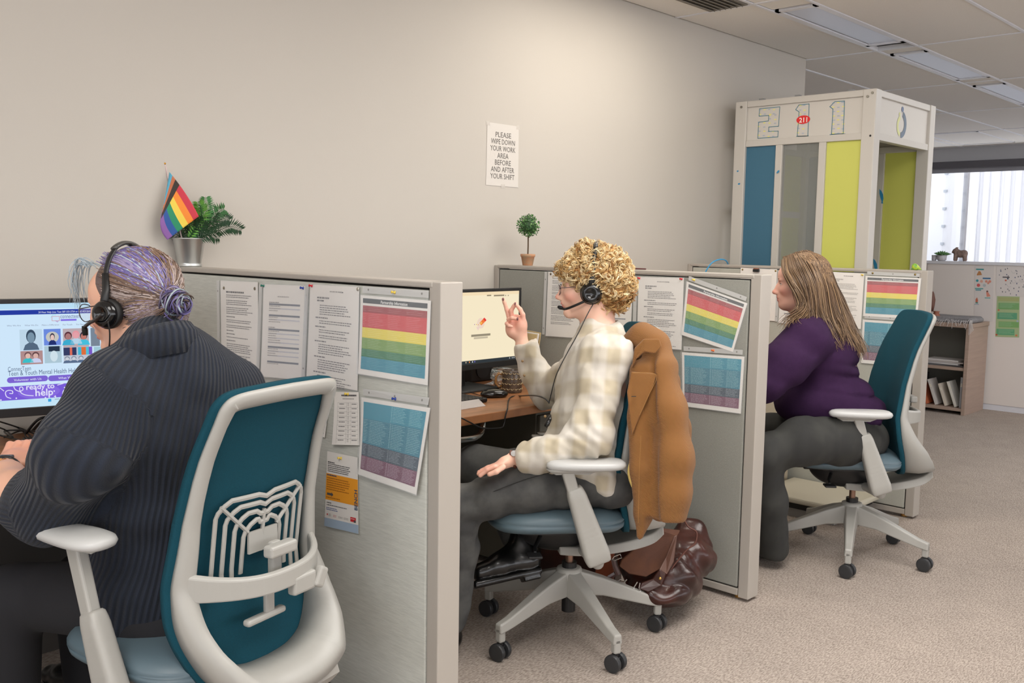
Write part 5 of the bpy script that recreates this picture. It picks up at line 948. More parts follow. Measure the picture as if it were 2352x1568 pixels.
def chair(label, pos, az, dz, phase, ah=0.0, au=0.0, aur=None):
    t = thing('office_chair', label, 'chair', (pos[0], pos[1], 0), az, 'grey and teal swivel chairs'); L = dict(local=True)
    MB().lathe([(.040, .150), (.046, .165), (.047, .225), (.043, .240), (.036, .243)], (0, 0, 0), 28).build('hub', m_chair, t, smooth=True, **L)
    for k in range(5):
        a = phase - az + k * 2 * math.pi / 5; R_k = rotm(0, 0, a); P = []
        for (r, w, z0, z1) in ((.025, .032, .150, .236), (.12, .026, .142, .205), (.29, .018, .098, .135), (.335, .017, .090, .123)): P += [(r, -w, z0), (r, w, z0), (r, w * .8, z1), (r, -w * .8, z1)]
        F = [(3, 2, 1, 0), (12, 13, 14, 15)] + [(4 * i + j, 4 * i + (j + 1) % 4, 4 * i + 4 + (j + 1) % 4, 4 * i + 4 + j) for i in range(3) for j in range(4)]
        g = MB().add(np.array(P) @ R_k.T, F); g.box(R_k @ np.array((.322, 0, .085)), (.026, .026, .05), R_k); g.build('base_leg', m_chair, t, bevel=.006, seg=3, ang=25, **L)
        ca = a + (k * 1.9 + phase * 3); Rc = rotm(0, 0, ca); o = R_k @ np.array((.322, 0, 0)); h = MB(); h.cyl(o + (0, 0, .046), o + (0, 0, .066), .010); q_ = o + Rc @ np.array((.0, 0, 0))
        h.box(q_ + (0, 0, .034), (.03, .014, .03), Rc); cst = h.build('caster', m_black, t, bevel=.003, **L)
        for sd in (-1, 1):
            w_ = MB(); Rw = Rc @ rotm(math.pi / 2, 0, 0); w_.lathe([(.020, -.0095), (.0275, -.0085), (.0295, -.004), (.0295, .004), (.0275, .0085), (.020, .0095)], q_ + Rc @ np.array((0, sd * .0175, 0)) + (0, 0, .0295), 28, 0, Rw); w_.build('wheel', mat('caster_wheel', (44, 45, 47), .45), cst, smooth=False, **L)
    MB().cyl((0, 0, .085), (0, 0, .155), .024).build('lower_stem', m_black, t, **L); MB().cyl((0, 0, .235), (0, 0, .262), .026).build('collar', m_black, t, **L); MB().cyl((0, 0, .25), (0, 0, .34 + dz), .0135).build('gas_rod', mat('bronze_rod', (150, 120, 104), .3, .8), t, **L)
    # mechanism: dished housing
    S = SDF((-.16, -.12, .29), (.26, .12, .46), .006); S.ell((.045, 0, .41), (.155, .095, .098), k=.01); S.half((0, 0, .425), (0, 0, 1)); S.box((.02, 0, .415), (.22, .09, .012), .005, k=.01); V, F = S.mesh(); V[:, 2] += dz; mkmesh('tilt_mechanism', V, F, m_black, t, local=True, smooth=True)
    lv = MB().tube([(.12, .08, .385 + dz), (.15, .16, .375 + dz), (.16, .215, .372 + dz)], [.008, .007, .006], 8); lv.box((.165, .235, .37 + dz), (.045, .05, .008)); lv.build('height_lever', m_black, t, bevel=.003, **L)
    V, F = pad([(.424, .02), (.430, .0), (.438, .0), (.444, .02)], .222, .215, .06, 0, 3.4); V[:, 2] += dz; mkmesh('seat_pan', V, F, m_black, t, local=True)
    V, F = pad([(.438, .03), (.440, .014), (.450, .004), (.463, -.001), (.466, .0025), (.469, -.001), (.484, .003), (.496, .014), (.504, .034), (.508, .075), (.509, .13)], .236, .25, .068, 0, 3.4, sag=.012, taper=.04); V[:, 2] += dz; mkmesh('seat', V, F, m_seat, t, local=True, smooth=True)
    # arm rests
    au0 = au
    for sd, nm in ((1, 'left'), (-1, 'right')):
        au = au0 if (sd > 0 or aur is None) else aur
        S = SDF(*( (np.minimum((-.16, sd * .05, .28), (.2, sd * .36, .62))), (np.maximum((-.16, sd * .05, .28), (.2, sd * .36, .62)))), .006)
        S.cap((-.03, sd * .09, .335), (-.035, sd * .27, .350), .020, .020, .02); Pl = [(-.035, .372), (.0, .47), (.055, .592)]
        Bt = rotm(0, .46, 0).T
        for i, (u, z) in enumerate([(-.030 + .075 * q_, .375 + .21 * q_) for q_ in np.linspace(0, 1, 14)]):
            q_ = i / 13; S.box((u, sd * .283, z), (.040 - .014 * q_, .022 - .002 * q_, .022), .010, rotm(0, .34, 0).T, k=.012)
        S.half((.058, 0, .602), (.34, 0, 1), .003); V, F = S.mesh(); V[:, 2] += dz; arm = mkmesh('armrest', V, F, m_chair, t, local=True, smooth=True)
        MB().hexa([(.030, sd * .283 - .015, .575 + dz), (.068, sd * .283 - .015, .575 + dz), (.068, sd * .283 + .015, .575 + dz), (.030, sd * .283 + .015, .575 + dz), (.058 + ah * .3, sd * .283 - .015, .668 + dz + ah), (.098 + ah * .3, sd * .283 - .015, .668 + dz + ah), (.098 + ah * .3, sd * .283 + .015, .668 + dz + ah), (.058 + ah * .3, sd * .283 + .015, .668 + dz + ah)]).build('arm_post', m_chair, arm, bevel=.006, seg=3, **L)
        V, F = pad([(.655, .045), (.666, .022), (.676, .012)], .10, .045, .105 + au * .5, sd * .283, 2.5); V[:, 2] += dz + ah; mkmesh('pad_bracket', V, F, m_chair, arm, local=True, smooth=True)
        V, F = pad([(.674, .014), (.679, .004), (.688, .0), (.696, .003), (.702, .012), (.705, .024), (.706, .04)], .128, .050, .115 + au, sd * .288, 2.6, taper=.28); V[:, 2] += dz + ah; mkmesh('arm_pad', V, F, mat('arm_pad_grey', (186, 186, 184), .35), arm, local=True, smooth=True)
    # back: white frame ring, teal skin, cross bar, lumbar support
    n = len(OUT); wdt = np.array([.050 if z < .45 else .034 + (.016 * (1 - abs(z - .66) / .3) if .5 < z < .96 else 0) for s_, z in OUT]); wdt = np.array([np.interp(z, [.37, .42, .52, .62, .70, .85, 1.02, 1.07, 1.1], [.062, .060, .046, .050, .046, .034, .032, .040, .040]) for s_, z in OUT])
    INN = offs(OUT, wdt); thk = lambda z: np.interp(z, zc, bul)
    rings = []
    for P, du, inset in ((offs(OUT, .004), 'f', 0), (OUT, 'm', 0), (offs(OUT, .010), 'b', 0), (offs(OUT, wdt * .75), 'b2', 0), (INN, 'm2', 0), (INN, 'f', 0)):
        V = []
        for i, (s_, z) in enumerate(P):
            zz = OUT[i][1]; u0 = usurf(s_, z) - .008; T = float(thk(zz)); d = {'f': 0, 'm': -T * .55, 'b': -T, 'b2': -T * .97, 'm2': -T * .55}[du]; V.append((u0 + d, s_, z))
        rings.append(V)
    V = np.array(rings).reshape(-1, 3); K = len(rings); F = [((i % K) * n + j, (i % K) * n + (j + 1) % n, ((i + 1) % K) * n + (j + 1) % n, ((i + 1) % K) * n + j) for i in range(K) for j in range(n)]
    V[:, 2] += dz; mkmesh('back_frame', V, F, m_chair, t, local=True, smooth=True)
    TE = offs(OUT, -.004); zz0 = np.linspace(0, 1, 9); Vt = []
    cs_ = np.array([0, .735])
    for f_ in (1.0, .985, .9, .75, .55, .3, .1): Vt.append([(usurf(*(cs_ + (p_ - cs_) * f_)) + .012 + .012 * (1 - f_ ** 6), *(cs_ + (p_ - cs_) * f_)) for p_ in TE])
    Vb = [[(usurf(*(cs_ + (p_ - cs_) * f_)) - .007, *(cs_ + (p_ - cs_) * f_)) for p_ in TE] for f_ in (1.0, .8, .6, .35, .1)]
    rr = Vt[::-1] + Vb; V = np.array(rr).reshape(-1, 3); V[:, 2] += dz; K = len(rr); F = [(i * n + j, i * n + (j + 1) % n, (i + 1) * n + (j + 1) % n, (i + 1) * n + j) for i in range(K - 1) for j in range(n)] + [tuple(range(n - 1, -1, -1)), tuple((K - 1) * n + j for j in range(n))]
    mkmesh('back_cushion', V, F, m_teal, t, local=True, smooth=True)
    # cross bar bowing rearwards
    cb_ = MB(); ss = np.linspace(-.200, .200, 25); pts = [(usurf(s_, .66) - .02 - .085 * (1 - abs(s_ / .200) ** 3.2), s_, .665 + dz - .014 * (1 - (s_ / .200) ** 2)) for s_ in ss]; P_ = np.array(pts); V = []
    for i, p_ in enumerate(P_):
        hgt = .024 + .010 * abs(ss[i] / .200) ** 4; T = P_[min(i + 1, 24)] - P_[max(i - 1, 0)]; T /= np.linalg.norm(T); nn = np.cross(T, (0, 0, 1.)); V += [p_ + nn * .009 + (0, 0, -hgt), p_ + nn * .009 + (0, 0, hgt * .8), p_ + nn * .003 + (0, 0, hgt), p_ - nn * .009 + (0, 0, hgt * .8), p_ - nn * .009 + (0, 0, -hgt)]
    F = [(i * 5 + j, i * 5 + (j + 1) % 5, (i + 1) * 5 + (j + 1) % 5, (i + 1) * 5 + j) for i in range(24) for j in range(5)] + [(4, 3, 2, 1, 0), tuple(24 * 5 + j for j in range(5))]; mkmesh('cross_bar', V, F, m_chair, t, local=True, bevel=.004)
    lb = MB()
    def lp(s_, z, d=.022): return (usurf(s_, z) - d, s_, z + dz)
    for i in range(4):
        w_, h1, h0 = .135 - .026 * i, .835 - .020 * i, .62 + .013 * i; path = [lp(-w_, h0)] + [lp(-w_, z) for z in np.linspace(h0, h1 - .03, 5)] + [lp(-w_ + .004, h1 - .018), lp(-w_ + .018, h1 - .004)] + [lp(s_, h1 + (.004 if abs(s_) > .015 else -.004) + .02 * abs(s_) ) for s_ in np.linspace(-w_ + .035, w_ - .035, 9)] + [lp(w_ - .018, h1 - .004), lp(w_ - .004, h1 - .018)] + [lp(w_, z) for z in np.linspace(h1 - .03, h0, 5)]
        lb.tube(path, .0065, 6, flat=.45, up=(1, 0, 0))
    for s_ in (-.1, .1, 0): lb.tube([lp(s_ * 1.25, .83 if s_ else .8, .021), lp(s_ * .45, .755 if s_ else .7, .021)], .005, 6)
    lb.box(lp(0, .728, .024), (.006, .09, .05)); lb.build('lumbar_support', m_chair, t, smooth=False, **L)
    k_ = MB(); ub = usurf(0, .66) - .10; k_.box((ub + .012, 0, .715 + dz), (.03, .085, .028)); k_.box((ub + .03, 0, .68 + dz), (.02, .032, .10)); k_.box((ub - .002, -.055, .622 + dz), (.026, .075, .045)); k_.box((ub - .012, -.105, .622 + dz), (.02, .03, .05), rotm(.5, 0, 0)); k_.box((ub + .03, .02, .60 + dz), (.014, .03, .07)); k_.box((ub + .028, .035, .565 + dz), (.022, .12, .016)); k_.build('lumbar_slider', m_chair, t, bevel=.007, seg=3, **L)
    # spine: swept arm from hoop to mechanism
    pts = spline(np.array([(-.30, .405), (-.27, .372), (-.21, .348), (-.12, .330), (-.03, .322), (.05, .325)]), 5); V = []
    for i, (u, z) in enumerate(pts):
        q_ = i / (len(pts) - 1); w_ = .125 * (1 - q_) + .075 * q_; h = .022 - .004 * q_; V += [(u, -w_, z - h * .6 + dz), (u, w_, z - h * .6 + dz), (u, w_ * .9, z + h + dz), (u, -w_ * .9, z + h + dz)]
    F = [(3, 2, 1, 0), tuple((len(pts) - 1) * 4 + j for j in range(4))] + [(4 * i + j, 4 * i + (j + 1) % 4, 4 * i + 4 + (j + 1) % 4, 4 * i + 4 + j) for i in range(len(pts) - 1) for j in range(4)]; mkmesh('back_support_arm', V, F, m_chair, t, local=True, bevel=.008, seg=3, ang=50); return t
CH = {1: ((1.114, 2.054), 104, -.05, 20, .075, 0.0), 2: ((2.493, 2.082), 142, -.005, -111.2, -.01, -.10, -.24), 3: ((4.07, 1.769), 130, 0.0, -157.1, 0.0, -.045)}
clab = {1: 'grey and teal office chair nearest the camera, seen from behind', 2: 'grey and teal office chair of the curly haired person, with a tan coat over it', 3: 'grey and teal office chair of the long haired person, farthest right'}
for k, (p_, a_, dz_, ph_, *ar_) in CH.items(): chair(clab[k], p_, math.radians(a_), dz_, math.radians(ph_), *ar_)
# ------------------------------------------------------------------ people
def basis(az, pitch=0.0, roll=0.0):
    "rows: forward, left, up; pitch > 0 nods down, roll > 0 tips the head to its left"
    f = np.array((math.cos(az), math.sin(az), 0)); l = np.array((-f[1], f[0], 0)); u = np.array((0, 0, 1.))
    f2 = f * math.cos(pitch) - u * math.sin(pitch); u2 = u * math.cos(pitch) + f * math.sin(pitch); l2 = l * math.cos(roll) - u2 * math.sin(roll); u3 = u2 * math.cos(roll) + l * math.sin(roll); return np.stack([f2, l2, u3])
def nz(p, seed, sc, n=4):
    r = np.random.default_rng(seed); x, y, z = p; o = 0
    for i in range(n): k = r.normal(0, 1, 3); k = k / np.linalg.norm(k) * sc * (1 + .6 * i); o = o + np.sin(x * k[0] + y * k[1] + z * k[2] + r.uniform(0, 6.28) + (o if i else 0)) / (1 + .6 * i)
    return o
def head(S, O, B, s):
    "sculpt a head; O eye level centre, B basis rows, s scale"
    g = lambda f, l, u: O + s * (B[0] * f + B[1] * l + B[2] * u)
    E = lambda c, r, k=.012, op='u': S.ell(g(*c), np.array(r) * s, B, k * s, op)
    E((-.016, 0, .030), (.098, .075, .086)); E((.022, 0, -.030), (.066, .058, .084), .03)
    E((.050, 0, .035), (.046, .052, .045), .03)                                   # forehead
    for q in (-1, 1):
        S.cap(g(-.014, q * .050, -.045), g(.012, q * .044, -.083), .020 * s, .016 * s, .02 * s); S.cap(g(.012, q * .042, -.083), g(.070, q * .012, -.102), .016 * s, .013 * s, .02 * s)
        E((.058, q * .036, -.028), (.028, .022, .024), .02)                       # cheek
        E((.079, q * .026, .016), (.012, .020, .007), .010)                       # brow
        E((.090, q * .031, -.001), (.013, .016, .010), .008, 'c')                 # socket
        E((.0735, q * .031, -.002), (.0150, .0150, .0138), .004)                  # lids around the eyeball
        E((.0895, q * .0335, -.0025), (.012, .0135, .0044), .0015, 'c')             # lid opening
        E((.104, q * .0105, -.041), (.010, .0070, .0075), .006)                   # nostril wing
        E((.106, q * .006, -.0475), (.004, .003, .003), .002, 'c')
        # ear
        E((-.012, q * .077, -.014), (.017, .006, .030), .006); E((-.010, q * .083, -.012), (.009, .006, .018), .004, 'c'); E((-.006, q * .079, -.030), (.008, .005, .010), .004)
    S.cap(g(.084, 0, .006), g(.112, 0, -.034), .0075 * s, .0088 * s, .012 * s); E((.115, 0, -.037), (.009, .0095, .0085), .008)
    E((.088, 0, -.024), (.021, .0125, .028), .010); E((.068, 0, -.030), (.030, .036, .040), .016)
    E((.080, 0, -.060), (.020, .028, .022), .016)                                 # muzzle
    E((.0975, 0, -.0600), (.0085, .021, .0055), .005); E((.0955, 0, -.0720), (.0085, .018, .0062), .005); E((.108, 0, -.0660), (.015, .026, .0016), .002, 'c')
    E((.080, 0, -.096), (.017, .020, .015), .014); return g
def skincols(g, B, s, O, base, lip=(206, 120, 112), blush=(226, 140, 128), hands=None):
    base = np.array(lin(base)[:3]); lip = np.array(lin(lip)[:3]); blush = np.array(lin(blush)[:3])
    def fn(V):
        C_ = np.tile(base, (len(V), 1)); q = (V - O) @ B.T / s; lr = lambda C_, w, c: C_ * (1 - w[:, None]) + c * w[:, None]
        for sg in (-1, 1):
            d = np.linalg.norm((q - (.062, sg * .042, -.035)) / (.04, .028, .024), axis=1); C_ = lr(C_, np.clip(1.1 - d, 0, 1) * .75, blush)
            d = np.linalg.norm((q - (-.012, sg * .08, -.014)) / (.03, .015, .035), axis=1); C_ = lr(C_, np.clip(1.2 - d, 0, 1) * .6, blush)
        d = np.linalg.norm((q - (.117, 0, -.036)) / (.018, .016, .014), axis=1); C_ = lr(C_, np.clip(1.2 - d, 0, 1) * .7, blush)
        d = np.maximum(np.abs(q[:, 2] + .066) / .0115, np.abs(q[:, 1]) / .021); w = np.clip((1.05 - d) * 4, 0, 1) * (q[:, 0] > .088); C_ = lr(C_, w, lip)
        if hands:
            for hp, hr in hands: d = np.linalg.norm(V - hp, axis=1) / hr; C_ = lr(C_, np.clip(1.2 - d, 0, 1) * .45, blush)
        return C_
    return fn
m_eye = mat('eye_white', (226, 220, 214), .15)
def eyes(g, B, s, par, iris=(96, 120, 140), brow=(120, 90, 60)):
    for q in (-1, 1):
        MB().tube([g(.0955 - .013 * abs(x - .022) / .02, q * x, z) for x, z in ((.012, .017), (.024, .022), (.036, .022), (.048, .016))], [.0016, .0032, .003, .001], 6, flat=.6).build('eyebrow', mat('brow_%d' % brow[0], brow, .8), par, smooth=True)
        MB().tube([g(.0735 + .0164 * math.cos(a), q * .0315 + .0152 * math.sin(a), .0022) for a in np.linspace(-.9, .9, 9)], .0009, 5).build('eyelashes', mat('lash_%d' % brow[0], tuple(int(c * .6) for c in brow), .7), par, smooth=True)
        c_ = g(.0735, q * .031, -.002); e = MB().sph(c_, .0121 * s, 18).build('eyeball', m_eye, par, smooth=True); f = B[0]; MB().sph(c_ + f * .0066 * s, (.0060 * s,) * 3, 14).build('iris', mat('iris_%d' % iris[0], iris, .1), e, smooth=True)
def finger(S, pts, r0, r1, k=.004):
    n = len(pts); 
    for i in range(n - 1): a = r0 + (r1 - r0) * i / (n - 1); b = r0 + (r1 - r0) * (i + 1) / (n - 1); S.cap(pts[i], pts[i + 1], a, b, k)
def tubehair(strands, name, m_, par, r=.0022, n=4, cols=None, flat=1.0):
    mb = MB()
    for i, P in enumerate(strands):
        K = len(P); rr = r * np.sin(np.pi * np.clip(np.linspace(.12, .97, K), 0, 1)) ** .6; mb.tube(P, rr, n, cap=False, flat=flat, col=cols[i] if cols is not None else None)
    return mb.build(name, m_, par, smooth=True, vcol=cols is not None, kind='stuff')
def headset(label, g, B, s, side, boom, cord, ear_r=.033, top=.142, tilt=0.0, off=.088, bulge=0.0):
    "over-head headset: band, ear cups, microphone boom, cord"
    sg = side; t = thing('headset', label, 'headset', g(-.01, 0, .1)); w = off
    P = [g(-.012 + tilt * math.cos(a), (w * 1.02 + bulge * math.cos(a) ** .5 if math.cos(a) > 0 else w) * math.sin(a), -.012 + (top + .012) * math.cos(a) ** .8 if math.cos(a) > 0 else -.012) for a in np.linspace(-1.5, 1.5, 25)]
    MB().tube(P, .0075 * s, 8, flat=.45, up=B[1]).build('headband', m_black, t, smooth=True)
    P2 = [p_ for p_ in P[8:17]]; MB().tube([p_ + B[2] * .003 for p_ in P2], .0095 * s, 8, flat=.55, up=B[2]).build('band_cushion', mat('band_grey', (70, 68, 64), .3), t, smooth=True)
    for q in (-1, 1):
        c_ = g(-.012, q * (w + .004), -.024); Rc = np.stack([B[0], B[2], B[1] * q], 1)
        cu = MB().lathe([(ear_r * .80, -.012), (ear_r, -.010), (ear_r * 1.02, .002), (ear_r * .96, .006)], c_, 26, 0, Rc).build('ear_cushion', mat('cushion_black', (20, 20, 20), .6), t, smooth=True)
        MB().lathe([(ear_r * .90, .004), (ear_r * .92, .012), (ear_r * .80, .020), (ear_r * .45, .025), (ear_r * .4, .021), (.001, .021)], c_, 26, 0, Rc).build('ear_cup', m_blackg, t, smooth=True)
        MB().tube([c_ + B[1] * q * .012 + B[2] * .015, g(-.012 + tilt * .3, q * (w * .99 + bulge * .45), .03), g(-.012 + tilt * .55, q * (w * .93 + bulge * .62), .07)], [.013 * s, .011 * s, .009 * s], 8, flat=.5, up=B[1]).build('slider_arm', m_black, t, smooth=True)
    MB().tube(spline(np.array(boom), 6), .0042, 8).build('boom', m_black, t, smooth=True); e = np.array(boom[-1]); d = e - np.array(boom[-2]); d /= np.linalg.norm(d); MB().tube([e - d * .012, e - d * .002, e + d * .010], [.0055, .0068, .0058], 10).build('microphone', mat('foam_black', (18, 18, 18), .9), t, smooth=True)
    MB().tube(spline(np.array(cord), 8), .0017, 6).build('cord', m_black, t, smooth=True); return t
def glasses(label, g, B, s, col, r=.022, full=True):
    t = thing('glasses', label, 'glasses', g(.1, 0, -.005)); fm = mat('frame_%d' % col[0], col, .3, .3); Rc = np.stack([B[1], B[2], B[0]], 1)
    for q in (-1, 1):
        th = np.linspace(0, 2 * math.pi, 25); P = [g(.108 - .006 * abs(math.cos(a)), q * .033 + r * math.cos(a), -.010 + r * .85 * math.sin(a)) for a in th]; rim = MB().tube(P, .0011 * s, 6, cap=False).build('rim', fm, t, smooth=True)
        MB().add(np.array([g(.1065, q * .033 + r * .95 * math.cos(a), -.010 + r * .8 * math.sin(a)) for a in th[:-1]]), [tuple(range(24))]).build('lens', mat('lens_clear', (236, 242, 246), .03, alpha=.18, spec=.8), t)
        MB().tube([g(.102, q * (.033 + r), -.002), g(.085, q * .072, -.001), g(-.015, q * .080, .002)], .0012 * s, 6).build('temple', fm, t, smooth=True)
    MB().tube([g(.104, -.012, -.006), g(.107, 0, -.003), g(.104, .012, -.006)], .0012 * s, 6).build('bridge', fm, t, smooth=True); return t
lab = lambda x, y, D: at(x, y, D)
# ================================================================== person in the middle: curly blond hair, plaid shirt
az = math.radians(127); p2 = thing('person', 'person with curly blond hair and a pale plaid shirt, one hand raised, sitting in profile', 'person', (2.49, 2.1, 0))
O2 = lab(1353, 656, 3.22); B2h = basis(math.radians(126), .06); s2 = .93
az2 = math.radians(134); F2, L2 = basis(az2)[0], basis(az2)[1]; UP = np.array((0, 0, 1.))
def bl(px, py, D, off=0.0): return lab(px, py, D) + L2 * off
S = SDF((1.75, 1.75, .02), (3.1, 2.75, 1.42), .014, fine=[(O2 - .14, O2 + .15, .0024), (lab(1180, 745, 3.66) - .12, lab(1180, 745, 3.66) + .13, .0024), (lab(1135, 1070, 3.05) - .085, lab(1135, 1070, 3.05) + .085, .0026)])
g2 = head(S, O2, B2h, s2)
S.cap(g2(-.022, 0, -.05), lab(1378, 790, 3.225), .055, .060, .03); S.ell(g2(-.03, 0, -.07), (.05, .05, .05), None, .03)
S.cap(lab(1378, 790, 3.225), lab(1385, 850, 3.23), .06, .09, .05); S.ell(lab(1380, 880, 3.23), (.10, .14, .17), basis(az2), .05); S.ell(lab(1390, 1060, 3.26), (.11, .15, .14), basis(az2), .05)
nsh, fsh = lab(1392, 812, 3.08), lab(1355, 815, 3.42); nel, fel = lab(1357, 1002, 3.04), lab(1254, 902, 3.70); nwr, fwr = lab(1183, 1053, 3.08), lab(1200, 795, 3.66)
S.chain([nsh, nel, nwr], [.04, .034, .024], .02); S.chain([fsh, fel, fwr], [.04, .034, .025], .02)
S.chain([lab(1390, 1095, 3.18), lab(1050, 1158, 3.10), lab(1035, 1440, 3.14)], [.07, .05, .035], .03); S.chain([lab(1385, 1090, 3.36), lab(1082, 1062, 3.5), lab(1192, 1245, 3.42)], [.07, .05, .035], .03)
# raised hand, palm towards the camera side
h = lambda x, y, D=3.66: lab((x) / 4.125 + 1050, (y) / 4.125 + 640, D)
S.cap(fwr, h(605, 540), .025, .024, .012); S.ell(h(560, 455), (.042, .017, .048), np.stack([RW[0], RW[2], -RW[1]]), .012); S.cap(h(590, 530), h(520, 500), .022, .020, .012); S.ell(h(610, 440, 3.645), (.022, .018, .034), np.stack([RW[0], RW[2], -RW[1]]), .012)
finger(S, [h(492, 370, 3.67), h(470, 290, 3.67), h(448, 225, 3.665), h(436, 192, 3.66)], .0092, .0062)           # index, pointing up
finger(S, [h(520, 365, 3.66), h(512, 300, 3.655), h(535, 262, 3.65), h(552, 236, 3.645)], .0090, .0066)       # middle, meets the thumb side
finger(S, [h(628, 400, 3.64), h(622, 340, 3.635), h(598, 290, 3.635), h(560, 244, 3.64)], .0100, .0070)       # opposing finger
finger(S, [h(500, 400, 3.655), h(488, 385, 3.635), h(520, 372, 3.622), h(566, 380, 3.618)], .0088, .0066)     # ring, folded over the palm
finger(S, [h(478, 430, 3.655), h(470, 425, 3.638), h(490, 445, 3.625), h(515, 452, 3.622)], .0080, .0060)     # little, folded
# near hand resting on the thigh
k_ = lambda x, y, D=3.05: lab(x, y, D)
S.cap(nwr, k_(1160, 1062), .022, .020, .012); S.ell(k_(1143, 1070), (.045, .035, .014), np.stack([(k_(1125, 1082) - k_(1165, 1058)) / np.linalg.norm(k_(1125, 1082) - k_(1165, 1058)), RW[2], np.cross((k_(1125, 1082) - k_(1165, 1058)) / np.linalg.norm(k_(1125, 1082) - k_(1165, 1058)), RW[2])]), .012)
for i, (x, y, D) in enumerate(((1103, 1092, 3.02), (1099, 1088, 3.04), (1100, 1084, 3.065), (1106, 1080, 3.085))): finger(S, [k_(1136, 1072 - i * 1.5, D), k_((1136 + x) / 2, (1072 + y) / 2 - 3, D), k_(x, y, D)], .0088 - .0005 * i, .0066)
finger(S, [k_(1155, 1072, 3.01), k_(1140, 1083, 3.0), k_(1124, 1089, 3.0)], .0098, .0075)
S.build('body', m_skin, p2, cols=skincols(g2, B2h, s2, O2, (236, 190, 168), blush=(226, 136, 122), hands=[(h(560, 380), .07), (k_(1120, 1080), .06)]), it=1)
eyes(g2, B2h, s2, p2, (90, 110, 130), (176, 132, 86))
nl = MB()
for c_, d_ in ((h(436, 194, 3.652), None), (h(551, 238, 3.637), None), (h(572, 380, 3.612), None)): nl.sph(c_, (.0038, .0038, .0065), 8)
nl.build('nail_polish', mat('mauve_nails', (120, 76, 84), .25), p2, smooth=True, kind='stuff'); rg = MB(); th = np.linspace(0, 6.283, 16)
# shirt
S = SDF((2.0, 1.7, .46), (3.05, 3.0, 1.24), .0062); Bt = basis(az2)
S.ell(lab(1364, 885, 3.23), (.122, .175, .175), Bt, .04); S.ell(lab(1354, 965, 3.25), (.134, .172, .16), Bt, .05); S.ell(lab(1340, 1045, 3.26), (.160, .185, .115), Bt, .05)
S.chain([nsh + UP * .0, lab(1380, 792, 3.225), fsh], [.068, .078, .066], .05); S.cap(lab(1379, 776, 3.222), lab(1383, 820, 3.225), .062, .09, .03)
S.chain([nsh, nel, lab(1262, 1038, 3.04), lab(1203, 1047, 3.06)], [.074, .062, .047, .040], .035); S.chain([fsh, fel, lab(1228, 855, 3.68), lab(1212, 815, 3.67)], [.070, .054, .046, .043], .035)
S.cap(lab(1212, 812, 3.67), lab(1206, 784, 3.665), .045, .044, .006); S.cap(lab(1205, 1046, 3.058), lab(1190, 1051, 3.068), .039, .037, .006)
S.cap(lab(1355, 1065, 3.12), lab(1378, 1105, 3.11), .05, .040, .03); S.cap(lab(1375, 1070, 3.12), lab(1398, 1118, 3.12), .055, .036, .03); S.cap(lab(1340, 1065, 3.10), lab(1215, 1072, 3.07), .04, .014, .03); S.cap(lab(1405, 1080, 3.25), lab(1400, 1120, 3.25), .05, .03, .03)
S.cutl(lab(1189, 1051, 3.068), lab(1187, 1051, 3.068) - lab(1215, 1045, 3.058), .06)
sl_, X, Y, Z = S.sub(lab(1204, 770, 3.66) - .07, lab(1204, 770, 3.66) + .07); nn = lab(1203, 780, 3.665) - lab(1212, 815, 3.67); nn /= np.linalg.norm(nn); pp = lab(1205, 789, 3.665); S._put(sl_, -((X - pp[0]) * nn[0] + (Y - pp[1]) * nn[1] + (Z - pp[2]) * nn[2]), .004, 'c')
def fold2(x, y, z):
    P = np.stack([x, y, z], 1); o = .0038 * nz((x, y, z * .5), 3, 34) + .0022 * nz((x, y, z * .7), 9, 75)
    for c_, dr, fr_, am, rd in ((nel, nwr - nsh, 150, .006, .10), (fel, fwr - fsh, 150, .006, .09), (lab(1300, 1045, 3.04), nwr - nel, 120, .005, .08), (lab(1350, 1060, 3.2), np.array((.1, .1, 1.)), 90, .006, .12), (lab(1300, 850, 3.45), fel - fsh, 120, .005, .09)):
        dr = dr / np.linalg.norm(dr); q = P - c_; d = np.linalg.norm(q, axis=1); o = o + am * np.exp(-(d / rd) ** 2) * np.sin(fr_ * (q @ dr) + 2.5 * np.sin(q @ np.array((31., 17., 22.))))
    return o
S.warp(fold2); S.warp(lambda x, y, z: .0028 - .0056 * np.abs(nz((x, y, z * .6), 14, 26)))
mpl = mat('plaid_cotton_shirt', (222, 214, 200), .85, bump=.25, bscale=700, sheen=.2); nt = mpl.node_tree; N = nt.nodes; Lk = nt.links; tcn = N.new('ShaderNodeTexCoord'); mpn = N.new('ShaderNodeMapping'); mpn.inputs['Rotation'].default_value = (.15, -.25, -az2); Lk.new(tcn.outputs['Object'], mpn.inputs[0]); sx = N.new('ShaderNodeSeparateXYZ'); Lk.new(mpn.outputs[0], sx.inputs[0])
ps = []
for ax_, per in ((0, .086), (1, .086), (2, .098)):
    a = N.new('ShaderNodeMath'); a.operation = 'MULTIPLY'; a.inputs[1].default_value = 2 * math.pi / per; Lk.new(sx.outputs[ax_], a.inputs[0]); b_ = N.new('ShaderNodeMath'); b_.operation = 'SINE'; Lk.new(a.outputs[0], b_.inputs[0]); c_ = N.new('ShaderNodeMapRange'); c_.inputs['From Min'].default_value = -.35; c_.inputs['From Max'].default_value = .35; Lk.new(b_.outputs[0], c_.inputs[0]); ps.append(c_)
